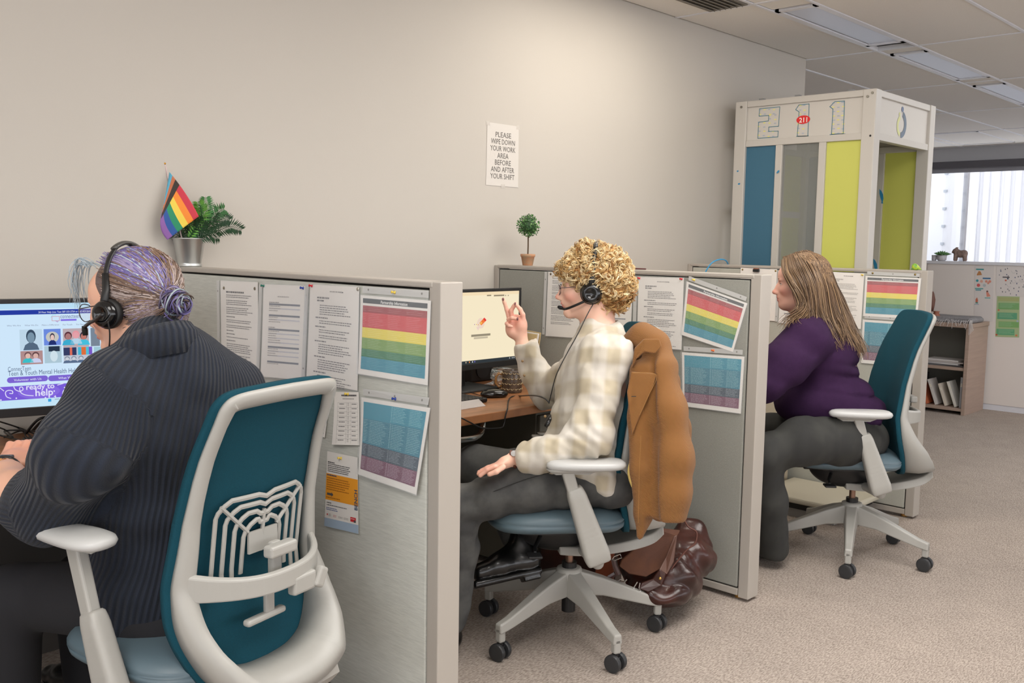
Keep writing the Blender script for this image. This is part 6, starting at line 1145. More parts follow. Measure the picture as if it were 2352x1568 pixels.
ad = N.new('ShaderNodeMath'); Lk.new(ps[0].outputs[0], ad.inputs[0]); Lk.new(ps[2].outputs[0], ad.inputs[1]); rp = N.new('ShaderNodeValToRGB'); dv = N.new('ShaderNodeMath'); dv.operation = 'DIVIDE'; dv.inputs[1].default_value = 2; Lk.new(ad.outputs[0], dv.inputs[0]); Lk.new(dv.outputs[0], rp.inputs[0]); e = rp.color_ramp.elements; e[0].color = lin((210, 204, 194)); e[1].color = lin((186, 174, 150)); e[1].position = 1; m5 = rp.color_ramp.elements.new(.5); m5.color = lin((200, 192, 177)); Lk.new(rp.outputs[0], N['Principled BSDF'].inputs['Base Color'])
S.build('plaid_shirt', mpl, p2)
# collar: two standing flaps around the neck
cn = lab(1377, 768, 3.222); V = []; th = np.linspace(-2.75, 2.75, 40)
for r_, dz_, ex in ((.064, -.012, 0), (.062, .030, 0), (.066, .037, .0), (.082, .018, .004), (.094, -.016, .01)):
    for a in th: fr_ = abs(a) / 2.75; V.append(cn + F2 * (math.cos(math.pi - a) * r_ * 1.02 + .006 + ex * fr_) + L2 * (math.sin(math.pi - a) * r_) + UP * (dz_ - .046 * fr_ ** 2 + .012 * (1 - fr_)))
mkmesh('collar', V, [(i * 40 + j, i * 40 + j + 1, (i + 1) * 40 + j + 1, (i + 1) * 40 + j) for i in range(4) for j in range(39)], mpl, p2, smooth=True); o = bpy.data.objects[-1] if False else [c for c in p2.children if c.name.startswith('collar')][0]; solid(o, .003, 0)
bt_ = MB()
for x, y, D in ((1200, 829, 3.625), (1204, 862, 3.63), (1262, 1062 - 30, 3.0), (1222, 1053, 3.02), (1252, 956, 3.16), (1340, 800, 3.13)): bt_.sph(lab(x, y, D), (.005, .005, .005), 10)
bt_.build('buttons', mat('wood_button', (150, 122, 84), .4), p2, smooth=True, kind='stuff')
# jeans
m_jean = mat('charcoal_denim', (62, 62, 62), .85, col2=(82, 82, 80), vscale=14, bump=.3, bscale=700)
S = SDF((1.65, 1.6, .08), (2.95, 2.8, .78), .007); kn, kf = lab(1052, 1163, 3.10), lab(1084, 1066, 3.48)
S.ell(lab(1395, 1095, 3.26), (.13, .175, .095), Bt, .04); S.chain([lab(1390, 1098, 3.17), lab(1215, 1118, 3.13), kn], [.086, .080, .066], .04); S.chain([kn, lab(1052, 1270, 3.13), lab(1038, 1425, 3.14)], [.066, .062, .05], .03)
S.chain([lab(1385, 1095, 3.36), kf], [.082, .064], .04); S.chain([kf, lab(1150, 1160, 3.44), lab(1188, 1232, 3.41)], [.064, .056, .050], .03); S.chain([lab(1190, 1175, 3.38), lab(1200, 1225, 3.38)], [.05, .05], .03)
def foldj(x, y, z): return .0022 * nz((x, y, z), 12, 45) + .004 * np.exp(-(((np.stack([x, y, z], 1) - kn) ** 2).sum(1)) / .012) * np.sin(110 * z + 30 * x)
S.warp(foldj); S.warp(lambda x, y, z: .002 - .004 * np.abs(nz((x, y, z), 15, 24))); S.build('jeans', m_jean, p2)
sm = MB(); pa = [lab(x, y, D) for x, y, D in ((1275, 1082, 3.055), (1200, 1103, 3.045), (1130, 1130, 3.04), (1075, 1150, 3.04))]; sm.tube(spline(np.array(pa), 6), .0011, 4); sm.build('side_seam', mat('seam_dark', (34, 34, 34), .9), p2)
def boot(par, heel, toe, up, name='boot', r=.036, ht=.09):
    heel, toe, up = map(np.array, (heel, toe, up)); d = toe - heel; L_ = np.linalg.norm(d); d = d / L_; up = up - d * (up @ d); up /= np.linalg.norm(up); sd = np.cross(up, d); Bb = np.stack([d, sd, up]); S = SDF(np.minimum(heel, toe) - .1, np.maximum(heel, toe) + .14, .0042)
    S.chain([heel + up * .035, heel + d * L_ * .5 + up * .035, toe - d * .03 + up * .03], [r, r * .96, r * .86], .03); S.chain([heel + up * .03 + d * .01, heel + up * (.03 + ht) + d * .012], [r, r * 1.02], .03); S.cap(heel + d * .03 + up * (.03 + ht * .7), heel + d * L_ * .55 + up * .045, .026, .026, .03)
    S.box(heel + d * (L_ * .5 - .01) + up * -.008, (L_ * .5 + .018, .036, .013), .01, Bb, .004); S.box(heel + d * .012 + up * -.024, (.03, .033, .012), .004, Bb, .004); S.build(name, mat('patent_black', (10, 10, 11), .3, coat=.35, bump=.5, bscale=30), par)
    lc = MB()
    for i in range(5): c_ = heel + d * (L_ * (.34 + .1 * i)) + up * (.088 - .011 * i); lc.tube([c_ - sd * .02, c_ + up * .010, c_ + sd * .02], .0022, 6)
    lc.build('laces', m_black, par, smooth=True, kind='stuff')
boot(p2, lab(1222, 1307, 3.30), lab(1088, 1338, 3.24), lab(1190, 1240, 3.30) - lab(1205, 1300, 3.28)); q = lab(1035, 1465, 3.14); boot(p2, np.array((q[0], q[1], .037)), np.array((q[0], q[1], .037)) + F2 * .2, UP)
# curly hair
S = SDF(O2 - .17, O2 + .18, .0045); hc = lambda f, l, u, r, k=.015: S.ell(g2(f, l, u), np.array(r) * s2, B2h, k)
hc(-.030, 0, .050, (.118, .100, .093)); hc(-.070, 0, .0, (.090, .090, .080)); hc(.045, 0, .066, (.062, .082, .040)); hc(-.075, 0, -.045, (.055, .065, .055)); hc(0.0, 0, .12, (.05, .05, .035))
S.ell(g2(.085, 0, -.02), np.array((.070, .11, .062)) * s2, B2h, .01, 'c'); S.ell(g2(.02, 0, -.085), np.array((.07, .12, .062)) * s2, B2h, .01, 'c')
S.warp(lambda x, y, z: .0045 * nz((x, y, z), 21, 150)); hcol = [np.array(lin(c_)[:3]) for c_ in ((222, 190, 136), (236, 212, 166), (202, 162, 104), (160, 112, 62), (242, 222, 180))]
hb = S.build('hair', mat('curly_blond_base', (164, 122, 72), .85, var=.35, vscale=90), p2)
V, F = S.mesh(); ctr = g2(-.03, 0, .02); st, cl = [], []; r_ = np.random.default_rng(3)
V = V[((V - O2) @ B2h[2] > -.085 * s2)]
for i in r_.integers(0, len(V), 1900):
    p_ = V[i]; nrm = p_ - ctr; nrm /= np.linalg.norm(nrm); ax_ = r_.normal(0, 1, 3) + np.array((0, 0, -.8)); ax_ -= nrm * (ax_ @ nrm) * .6; ax_ /= np.linalg.norm(ax_); a = np.cross(ax_, nrm); a /= np.linalg.norm(a) + 1e-9; b = np.cross(ax_, a); R_ = r_.uniform(.006, .014); L_ = r_.uniform(.012, .034); tu = r_.uniform(.7, 1.5); t_ = np.linspace(0, 1, 12); ph = r_.uniform(0, 6.28); taper_ = 1 - .4 * t_
    low = ((p_ - O2) @ B2h[2]) / .1; cb0 = hcol[r_.choice(5, p=[.34, .24, .22, .06, .14]) if low > -.3 else r_.choice([2, 3, 3, 0])]; o0 = p_ + nrm * r_.uniform(-.004, .005)
    for k in range(4):
        Rk = R_ * (1 + .13 * (k - 2)) ; st.append(o0 + r_.normal(0, .0016, 3) + np.outer(t_ * L_, ax_) + (Rk * taper_)[:, None] * (np.outer(np.cos(t_ * tu * 6.28 + ph + .05 * k), a) + np.outer(np.sin(t_ * tu * 6.28 + ph + .05 * k), b))); cl.append(cb0 * r_.uniform(.8, 1.15))
tubehair(st, 'curls', mat('curly_blond_strands', (214, 176, 112), .45, vcol=True, spec=.4), hb, .0012, 3, cl)
fz = []
for i in r_.integers(0, len(V), 60):
    p_ = V[i]; nrm = p_ - ctr; nrm /= np.linalg.norm(nrm); a = np.cross(nrm, r_.normal(0, 1, 3)); a /= np.linalg.norm(a); t_ = np.linspace(0, 3.3, 9); fz.append(p_ + np.outer(np.sin(t_) * .014, nrm) + np.outer((1 - np.cos(t_)) * .010, a))
tubehair(fz, 'stray_curls', mat('curly_blond_strands', (0, 0, 0)), hb, .0008, 3, [hcol[0]] * len(fz))
headset('black headset on curly blond hair, boom across the cheek', g2, B2h, s2, 1, [g2(.0, .094, -.045), g2(.04, .088, -.062), g2(.085, .055, -.078), lab(1287, 706, 3.16)], [g2(-.02, .094, -.058), lab(1350, 720, 3.12), lab(1328, 765, 3.10), lab(1303, 810, 3.09), lab(1278, 860, 3.09), lab(1266, 905, 3.12), lab(1262, 921, 3.14), lab(1261, 926, 3.16)], .036, .152, tilt=-.022, bulge=.034)
glasses('round metal rimmed glasses on the curly haired person', g2, B2h, s2, (88, 76, 84))
t = thing('headset_remote', 'small black cord control clipped low on the plaid shirt', 'remote', lab(1260, 975, 3.08)); MB().tube([lab(1264, 952, 3.09), lab(1262, 962, 3.08), lab(1256, 975, 3.08), lab(1253, 980, 3.08)], [.003, .008, .009, .005], 8, flat=.6).build('control_body', m_blackg, t, smooth=True)
t = thing('wristwatch', 'wristwatch with a brown strap on the hand resting on the thigh', 'watch', nwr)
def wristband(t, c_, ax_, R_, r, m_, name, n=26, sq=.75):
    ax_ = np.array(ax_) / np.linalg.norm(ax_); a = np.cross(ax_, UP); a /= np.linalg.norm(a); b = np.cross(ax_, a); th = np.linspace(0, 2 * math.pi, n); P = c_ + R_ * (np.outer(np.cos(th), a) + np.outer(np.sin(th), b)); return MB().tube(P, r, 6, cap=False, flat=.5).build(name, m_, t, smooth=True)
wc = lab(1180, 1054, 3.078); wx = nwr - nel; wristband(t, wc, wx, .0262, .006, mat('brown_strap', (110, 66, 52), .5), 'strap'); MB().cyl(wc + UP * .018 - RW[2] * .018, wc + UP * .022 - RW[2] * .025, .010, n=20).build('watch_case', m_chrome, t)
# ================================================================== person on the right: long brown hair, purple jumper
p3 = thing('person', 'person with long light brown hair in a dark purple jumper, seated farthest right', 'person', (4.05, 1.8, 0)); O3 = lab(1840, 649, 4.13); B3h = basis(math.radians(115), .07); s3 = .98; az3 = math.radians(128); Bt3 = basis(az3); F3, L3 = Bt3[0], Bt3[1]
S = SDF((3.1, 1.2, .02), (4.6, 2.5, 1.42), .016, fine=[(O3 - .14, O3 + .15, .0026)]); g3 = head(S, O3, B3h, s3); S.cap(g3(-.02, 0, -.05), lab(1862, 735, 4.15), .062, .07, .03); S.ell(g3(.035, 0, -.085), np.array((.05, .05, .03)), B3h, .03)
S.cap(lab(1862, 735, 4.15), lab(1880, 800, 4.15), .07, .12, .05); S.ell(lab(1890, 860, 4.17), (.14, .17, .2), Bt3, .05); S.ell(lab(1930, 990, 4.18), (.15, .17, .12), Bt3, .05)
S.chain([lab(1850, 790, 3.98), lab(1752, 878, 3.93), lab(1690, 905, 4.25)], [.05, .045, .026], .03); S.chain([lab(1840, 790, 4.34), lab(1760, 880, 4.5), lab(1700, 890, 4.6)], [.05, .04, .026], .03); hq = lab(1682, 906, 4.3)
S.ell(hq, (.045, .035, .015), Bt3, .015)
for i in range(4): finger(S, [hq + F3 * .03 + L3 * (.024 - .016 * i), hq + F3 * .06 + L3 * (.026 - .017 * i) + UP * .006, hq + F3 * .09 + L3 * (.026 - .017 * i) - UP * .006], .009, .007)
finger(S, [hq - F3 * .01 - L3 * .03, hq + F3 * .02 - L3 * .045, hq + F3 * .045 - L3 * .045], .01, .008)
S.build('body', m_skin, p3, cols=skincols(g3, B3h, s3, O3, (232, 178, 158), blush=(220, 134, 118)), it=1); eyes(g3, B3h, s3, p3)
m_pur = mat('dark_purple_knit', (50, 27, 58), .9, var=.06, vscale=60, bump=.3, bscale=600, spec=.2)
S = SDF((3.25, 1.3, .50), (4.55, 2.4, 1.2), .0075)
S.ell(lab(1883, 820, 4.15), (.155, .20, .17), Bt3, .05); S.ell(lab(1893, 915, 4.17), (.215, .215, .145), Bt3, .06); S.ell(lab(1935, 940, 4.18), (.175, .20, .10), Bt3, .05)
S.chain([lab(1852, 775, 3.97), lab(1872, 745, 4.15), lab(1848, 775, 4.33)], [.085, .080, .08], .05); S.chain([lab(1850, 790, 3.97), lab(1800, 835, 3.93), lab(1752, 875, 3.92), lab(1715, 895, 4.1)], [.092, .090, .078, .055], .05); S.chain([lab(1840, 790, 4.34), lab(1770, 870, 4.48), lab(1715, 890, 4.56)], [.08, .06, .05], .04)
S.half(lab(1950, 968, 4.18), np.array((-.10 * F3[0], -.10 * F3[1], -1.)))
def fold3(x, y, z):
    P = np.stack([x, y, z], 1); q = P - lab(1950, 880, 4.1); d = np.linalg.norm(q, axis=1); o = .0028 * nz((x, y, z), 31, 30)
    for zc_, am in ((861, .014), (900, .012), (945, .010), (835, .009)): zz = lab(1950, zc_, 4.1)[2]; o = o + am * np.exp(-((z - zz - .02 * np.sin(9 * (q @ F3))) / .010) ** 2) * (1 / (1 + np.exp((q @ F3 - .05) * 25)))
    return o
S.warp(fold3); S.warp(lambda x, y, z: .002 - .004 * np.abs(nz((x, y, z), 16, 16))); S.build('purple_jumper', m_pur, p3)
m_tro = mat('dark_charcoal_trousers', (46, 46, 45), .9, col2=(56, 56, 53), vscale=10, bump=.25, bscale=700)
S = SDF((3.2, 1.2, .03), (4.6, 2.5, .78), .008); S.ell(lab(1945, 1000, 4.16), (.165, .20, .12), Bt3, .05); S.chain([lab(1945, 1008, 4.03), lab(1850, 1012, 3.96), lab(1752, 1040, 3.92)], [.108, .093, .075], .05); S.chain([lab(1945, 1005, 4.3), lab(1765, 990, 4.36)], [.11, .085], .05)
S.chain([lab(1755, 1045, 3.92), lab(1768, 1150, 4.0), lab(1775, 1255, 4.1)], [.074, .063, .073], .04); S.chain([lab(1765, 1000, 4.36), lab(1745, 1180, 4.45)], [.08, .07], .03); S.half(lab(1775, 1278, 4.1), (0, 0, -1.)); S.warp(lambda x, y, z: .004 * nz((x, y, z * .5), 41, 32)); S.build('trousers', m_tro, p3)
q = onz(1806, 1286, 0.0); boot(p3, np.array((q[0], q[1], .037)) - RW[0] * .035 + RW[2] * .02, np.array((q[0], q[1], .037)) + F3 * .23, UP, 'shoe', .034, .03); boot(p3, np.array((q[0] + .1, q[1] + .3, .037)), np.array((q[0] + .1, q[1] + .3, .037)) + F3 * .22, UP, 'shoe', .034, .03)
# long hair: base mass and guided locks
S = SDF(O3 - (.3, .3, .42), O3 + (.3, .3, .2), .0065)
E3 = lambda c_, r, k=.02, op='u': S.ell(g3(*c_), np.array(r) * s3, B3h, k, op)
E3((-.024, 0, .036), (.104, .086, .092)); E3((-.05, 0, -.02), (.085, .085, .09)); E3((-.02, .055, -.04), (.045, .032, .08)); E3((-.02, -.055, -.04), (.045, .032, .08)); E3((.038, 0, .074), (.038, .060, .028))
S.ell(g3(.09, 0, -.035), np.array((.075, .12, .085)) * s3, B3h, .01, 'c')
S.chain([lab(1885, 690, 4.12), lab(1905, 740, 4.13), lab(1935, 770, 4.13), lab(1962, 800, 4.12)], [.07, .062, .045, .03], .03); S.chain([lab(1872, 700, 4.04), lab(1885, 745, 4.02), lab(1905, 775, 4.0)], [.04, .035, .02], .02)
S.warp(lambda x, y, z: .002 * nz((x, y, z * .3), 51, 120)); hb3 = S.build('hair', mat('light_brown_hair', (124, 96, 66), .55, var=.25, vscale=60, stretch=(1, 1, .15)), p3)
GD = [[(1800, 596, 4.12), (1802, 622, 4.05), (1815, 648, 4.01), (1832, 672, 3.99), (1841, 696, 3.985), (1832, 716, 3.97), (1806, 735, 3.93), (1783, 762, 3.90)],
      [(1815, 586, 4.12), (1822, 615, 4.03), (1838, 645, 3.99), (1850, 680, 3.985), (1852, 705, 3.985), (1842, 722, 3.96), (1828, 733, 3.93), (1840, 742, 3.90)],
      [(1828, 580, 4.13), (1845, 610, 4.02), (1862, 650, 3.985), (1868, 690, 3.98), (1868, 722, 3.98), (1876, 745, 3.955), (1888, 765, 3.935), (1900, 785, 3.93)],
      [(1842, 577, 4.14), (1868, 612, 4.03), (1884, 655, 4.0), (1888, 700, 4.0), (1894, 735, 3.99), (1905, 762, 3.965), (1916, 785, 3.95), (1928, 808, 3.95)],
      [(1852, 576, 4.15), (1886, 612, 4.07), (1903, 655, 4.05), (1912, 695, 4.04), (1922, 730, 4.02), (1932, 755, 3.99), (1940, 778, 3.97), (1934, 800, 3.96)],
      [(1858, 577, 4.17), (1896, 608, 4.12), (1913, 650, 4.11), (1926, 690, 4.09), (1938, 722, 4.07), (1952, 760, 4.04), (1968, 790, 4.02), (1982, 822, 4.0)],
      [(1862, 578, 4.2), (1900, 610, 4.18), (1917, 655, 4.18), (1934, 690, 4.17), (1945, 722, 4.16), (1962, 760, 4.14), (1980, 792, 4.1), (1986, 829, 4.08)],
      [(1866, 580, 4.24), (1903, 613, 4.26), (1919, 658, 4.26), (1936, 694, 4.24), (1946, 725, 4.22), (1964, 765, 4.18), (1982, 798, 4.14), (1988, 828, 4.1)]]
GD = [spline(np.array([lab(*p_) for p_ in gd]), 3) for gd in GD]; st, cl = [], []; hc3 = [np.array(lin(c_)[:3]) for c_ in ((126, 100, 76), (102, 79, 59), (148, 121, 92), (164, 132, 97), (86, 66, 50))]; r_ = np.random.default_rng(8)
for i in range(1500):
    a = r_.uniform(0, len(GD) - 1.001); j = int(a); w = a - j; w = w * w * (3 - 2 * w) * .8 + w * .2; P = GD[j] * (1 - w) + GD[j + 1] * w; K = len(P); tt = np.linspace(0, 1, K)[:, None]; off = r_.normal(0, 1, 3) * (.002 + .009 * tt); lk = np.round(a * 2.2) / 2.2; e_ = r_.uniform(.72, 1.0); n_ = max(6, int(K * e_)); P = P + off + RW[2] * r_.uniform(-.004, .02) + RW[0] * (.0065 * tt * np.sin(tt * 10 + lk * 5)) + RW[2] * (.008 * tt * np.sin(tt * 8 + lk * 9)); st.append(P[:n_]); cl.append(hc3[r_.choice(5, p=[.34, .22, .2, .1, .14])] * r_.uniform(.85, 1.15))
tubehair(st, 'locks', mat('light_brown_strands', (134, 104, 74), .4, vcol=True, spec=.45), hb3, .0019, 3, cl)
# top and back shell strands from the parting
st, cl = [], []
for i in range(1500):
    u0 = r_.uniform(-.6, 2.3); top = g3(.075 - .09 * (u0 + .6) / 1.85, r_.uniform(-.008, .008), .118 + .012 * math.sin(u0 + .6)); sg = r_.choice([-1, 1]); end = g3(max(-.10, .008 - .15 * (u0 + .6) / 1.85) + r_.normal(0, .008), sg * (.082 if u0 < 1.3 else r_.uniform(.0, .08)), -.06 + r_.normal(0, .02)); c_ = g3(-.024, 0, .036); P = []
    for t_ in np.linspace(0, 1, 9):
        q = top * (1 - t_) + end * t_; d = (q - c_) @ B3h.T; e_ = d / (np.array((.108, .090, .097)) * s3); P.append(c_ + (d / np.linalg.norm(e_)) @ B3h if np.linalg.norm(e_) < 1 else q)
    st.append(np.array(P)); cl.append(hc3[r_.choice(5, p=[.34, .22, .22, .1, .12])] * r_.uniform(.85, 1.15))
tubehair(st, 'crown_strands', mat('light_brown_strands', (0, 0, 0)), hb3, .0017, 3, cl)
# ================================================================== person on the left: bun with lavender streaks, dark ribbed jacket
p1 = thing('person', 'person with a lavender and brown bun in a dark navy knitted jacket', 'person', (1.1, 2.05, 0)); O1 = lab(300, 695, 2.25); B1h = basis(math.radians(117), .16, -.02); s1 = .98; az1 = math.radians(102); Bt1 = basis(az1); F1, L1 = Bt1[0], Bt1[1]
lh, rh = lab(44, 1032, 2.44), lab(112, 1022, 2.62)
S = SDF((.25, 1.5, .05), (1.55, 3.0, 1.36), .014, fine=[(O1 - .15, O1 + .16, .003), (np.minimum(lh, rh) - .10, np.maximum(lh, rh) + .10, .0032)]); g1 = head(S, O1, B1h, s1)
S.cap(g1(-.03, 0, -.06), lab(368, 806, 2.18), .058, .068, .03); S.cap(lab(368, 806, 2.18), lab(400, 900, 2.27), .064, .09, .04); S.ell(lab(415, 1000, 2.30), (.12, .17, .22), Bt1, .05); S.ell(lab(400, 1330, 2.36), (.11, .14, .12), Bt1, .05)
lsh, rsh = lab(272, 900, 2.12), lab(522, 905, 2.40); lel, rel_ = lab(112, 1156, 2.15), lab(330, 1120, 2.6); lwr, rwr = lab(14, 1078, 2.37), lab(142, 1020, 2.60)
S.chain([lsh, lel], [.05, .048], .03); S.chain([lel, lab(34, 1130, 2.22), lab(18, 1096, 2.30), lwr], [.052, .050, .038, .029], .02); S.chain([rsh, rel_, rwr], [.05, .042, .029], .03)
S.chain([lab(400, 1380, 2.35), lab(60, 1360, 2.5)], [.08, .06], .04)
dl = lab(62, 1012, 2.52) - lwr; dl /= np.linalg.norm(dl); sl = np.cross(dl, UP); sl /= np.linalg.norm(sl); ul = np.cross(sl, dl); pc = lwr + dl * .055
S.cap(lwr, pc, .026, .026, .015); S.ell(pc + dl * .01, (.045, .038, .018), np.stack([dl, sl, ul]), .012)
for i, o_ in enumerate((.030, .010, -.010, -.028)):
    b_ = pc + dl * .045 + sl * o_; L_ = (.070, .080, .074, .058)[i]; finger(S, [b_ - dl * .02, b_ + dl * L_ * .35 + ul * .010, b_ + dl * L_ * .75 - ul * .004, b_ + dl * L_ * .9 - ul * .022], .0098, .0074)
finger(S, [pc - dl * .022 + sl * .022, pc + dl * .012 + sl * .048 - ul * .006, pc + dl * .045 + sl * .060 - ul * .012], .0125, .0095)
dr = lab(70, 1040, 2.62) - rwr; dr /= np.linalg.norm(dr); sr = np.cross(dr, UP); sr /= np.linalg.norm(sr); ur = np.cross(sr, dr); pr = rwr + dr * .045
S.cap(rwr, pr, .026, .024, .015); S.ell(pr, (.042, .036, .017), np.stack([dr, sr, ur]), .012)
for i, o_ in enumerate((.028, .010, -.008, -.026)): b_ = pr + dr * .03 + sr * o_; finger(S, [b_ - dr * .015, b_ + dr * .028 + ur * .010, b_ + dr * .055 - ur * .004, b_ + dr * .062 - ur * .022], .0094, .0072)
finger(S, [pr - dr * .02 - sr * .02, pr + dr * .01 - sr * .045 - ur * .01, pr + dr * .03 - sr * .05 - ur * .02], .012, .009)
S.build('body', m_skin, p1, cols=skincols(g1, B1h, s1, O1, (226, 176, 150), blush=(222, 140, 118), hands=[(lh, .09), (rh, .08)]), it=1); eyes(g1, B1h, s1, p1)
m_kn = mat('navy_ribbed_knit', (22, 29, 42), .9, sheen=.08, bump=.5, bscale=260); nt = m_kn.node_tree; N = nt.nodes; Lk = nt.links; at_ = N.new('ShaderNodeAttribute'); at_.attribute_name = 'rib'
sn = N.new('ShaderNodeMath'); sn.operation = 'SINE'; ml = N.new('ShaderNodeMath'); ml.operation = 'MULTIPLY'; ml.inputs[1].default_value = 2 * math.pi / .0135; Lk.new(at_.outputs['Fac'], ml.inputs[0]); Lk.new(ml.outputs[0], sn.inputs[0]); mr = N.new('ShaderNodeMapRange'); mr.inputs['From Min'].default_value = -1; mr.inputs['To Min'].default_value = .72; mr.inputs['To Max'].default_value = 1.28; Lk.new(sn.outputs[0], mr.inputs[0])
mx = N.new('ShaderNodeVectorMath'); mx.operation = 'SCALE'; mx.inputs[0].default_value = lin((22, 29, 42))[:3]; Lk.new(mr.outputs[0], mx.inputs['Scale']); Lk.new(mx.outputs[0], N['Principled BSDF'].inputs['Base Color']); b2_ = N.new('ShaderNodeBump'); b2_.inputs['Strength'].default_value = .5; b2_.inputs['Distance'].default_value = .006; Lk.new(sn.outputs[0], b2_.inputs['Height']); Lk.new(N['Principled BSDF'].inputs['Normal'].links[0].from_socket, b2_.inputs['Normal']); Lk.new(b2_.outputs[0], N['Principled BSDF'].inputs['Normal'])
def ribattr(o, arms=()):
    me = o.data; n = len(me.vertices); V = np.empty(n * 3, f32); me.vertices.foreach_get('co', V); V = V.reshape(-1, 3) + np.array(rootmat(o).translation); cc = lab(408, 1000, 2.30)
    q = V - cc; th = np.arctan2(q @ L1, -(q @ F1)); rib = th * .17 + .55 * (V[:, 2] - 1.0) * .35; best = np.full(n, .125)
    for a_, b_ in arms:
        ab = b_ - a_; t_ = np.clip(((V - a_) @ ab) / (ab @ ab), 0, 1); r = V - (a_ + t_[:, None] * ab); d = np.linalg.norm(r, axis=1); ax_ = ab / np.linalg.norm(ab); e1 = np.cross(ax_, F1 * .3 + RW[2]); e1 /= np.linalg.norm(e1); e2 = np.cross(ax_, e1); m_ = d < best; rib = np.where(m_, np.arctan2(r @ e1, -(r @ e2) if (RW[2] @ e2) > 0 else r @ e2) * .115, rib); best = np.minimum(best, d)
    me.attributes.new('rib', 'FLOAT', 'POINT').data.foreach_set('value', rib.astype(f32))
S = SDF((.42, 1.5, .40), (1.66, 2.95, 1.2), .0075)
S.ell(lab(408, 960, 2.28), (.150, .215, .185), Bt1, .05); S.ell(lab(400, 1120, 2.33), (.15, .205, .2), Bt1, .06); S.ell(lab(385, 1320, 2.36), (.165, .215, .18), Bt1, .06); S.ell(lab(405, 1400, 2.37), (.16, .21, .10), Bt1, .05)
S.chain([lsh, lab(385, 842, 2.22), rsh], [.085, .09, .082], .06); S.chain([lsh, lab(185, 1040, 2.06), lel, lab(84, 1152, 2.16)], [.090, .088, .082, .070], .05); S.cap(lel, lab(70, 1146, 2.18), .076, .068, .01); S.chain([rsh, rel_, lab(205, 1050, 2.56)], [.085, .065, .05], .05)
S.cap(lab(368, 802, 2.18), lab(388, 850, 2.22), .080, .115, .03); pe = lab(54, 1140, 2.195); S.cutl(pe, pe - lel, .12)
def fold1(x, y, z):
    P = np.stack([x, y, z], 1); q = P - lel; d = np.linalg.norm(q, axis=1); return .003 * nz((x, y, z), 61, 26) + .006 * np.exp(-(d / .12) ** 2) * np.sin(80 * (q @ (UP * .8 + F1 * .3)) + 3 * np.sin(25 * q[:, 0])) + .004 * np.exp(-((z - .75) / .1) ** 2) * np.sin(45 * z + 20 * (P @ F1))
S.warp(fold1); ribattr(S.build('knitted_jacket', m_kn, p1), ((lab(230, 960, 2.10), lel), (lel, pe)))
cn = lab(364, 792, 2.18); V = []; th = np.linspace(-2.9, 2.9, 48); tiltv = F1 * .0
for r_c, dz_ in ((.080, -.03), (.074, .012), (.079, .024), (.092, .006), (.098, -.045)):
    for a in th: V.append(cn + F1 * (math.cos(math.pi - a) * r_c + .012) + L1 * (math.sin(math.pi - a) * r_c * 1.05) + UP * (dz_ + .034 * math.cos(a) - .01 * (abs(a) / 2.9) ** 2))
mkmesh('knit_collar', V, [(i * 48 + j, i * 48 + j + 1, (i + 1) * 48 + j + 1, (i + 1) * 48 + j) for i in range(4) for j in range(47)], m_kn, p1, smooth=True); kc = [c for c in p1.children if c.name.startswith('knit_collar')][0]; kc.data.attributes.new('rib', 'FLOAT', 'POINT').data.foreach_set('value', np.tile(th * .085, 5).astype(f32)); solid([c for c in p1.children if c.name.startswith('knit_collar')][0], .005, 0)
S = SDF((.25, 1.6, .05), (1.6, 2.95, .68), .009); S.ell(lab(420, 1400, 2.36), (.16, .2, .1), Bt1, .04); S.chain([lab(340, 1380, 2.28), lab(20, 1365, 2.5)], [.10, .08], .05); S.chain([lab(470, 1390, 2.45), lab(190, 1330, 2.8)], [.10, .08], .05); S.chain([lab(20, 1370, 2.42), lab(30, 1620, 2.5)], [.08, .065], .03); S.chain([lab(190, 1330, 2.72), lab(200, 1540, 2.75)], [.08, .065], .03); S.build('trousers', mat('black_trousers', (30, 30, 34), .9, bump=.2, bscale=400), p1)
q = lab(30, 1660, 2.5); boot(p1, np.array((q[0], q[1], .037)), np.array((q[0], q[1], .037)) + F1 * .2, UP, 'shoe', .034, .04); q = lab(200, 1600, 2.75); boot(p1, np.array((q[0], q[1], .037)), np.array((q[0], q[1], .037)) + F1 * .2, UP, 'shoe', .034, .04)
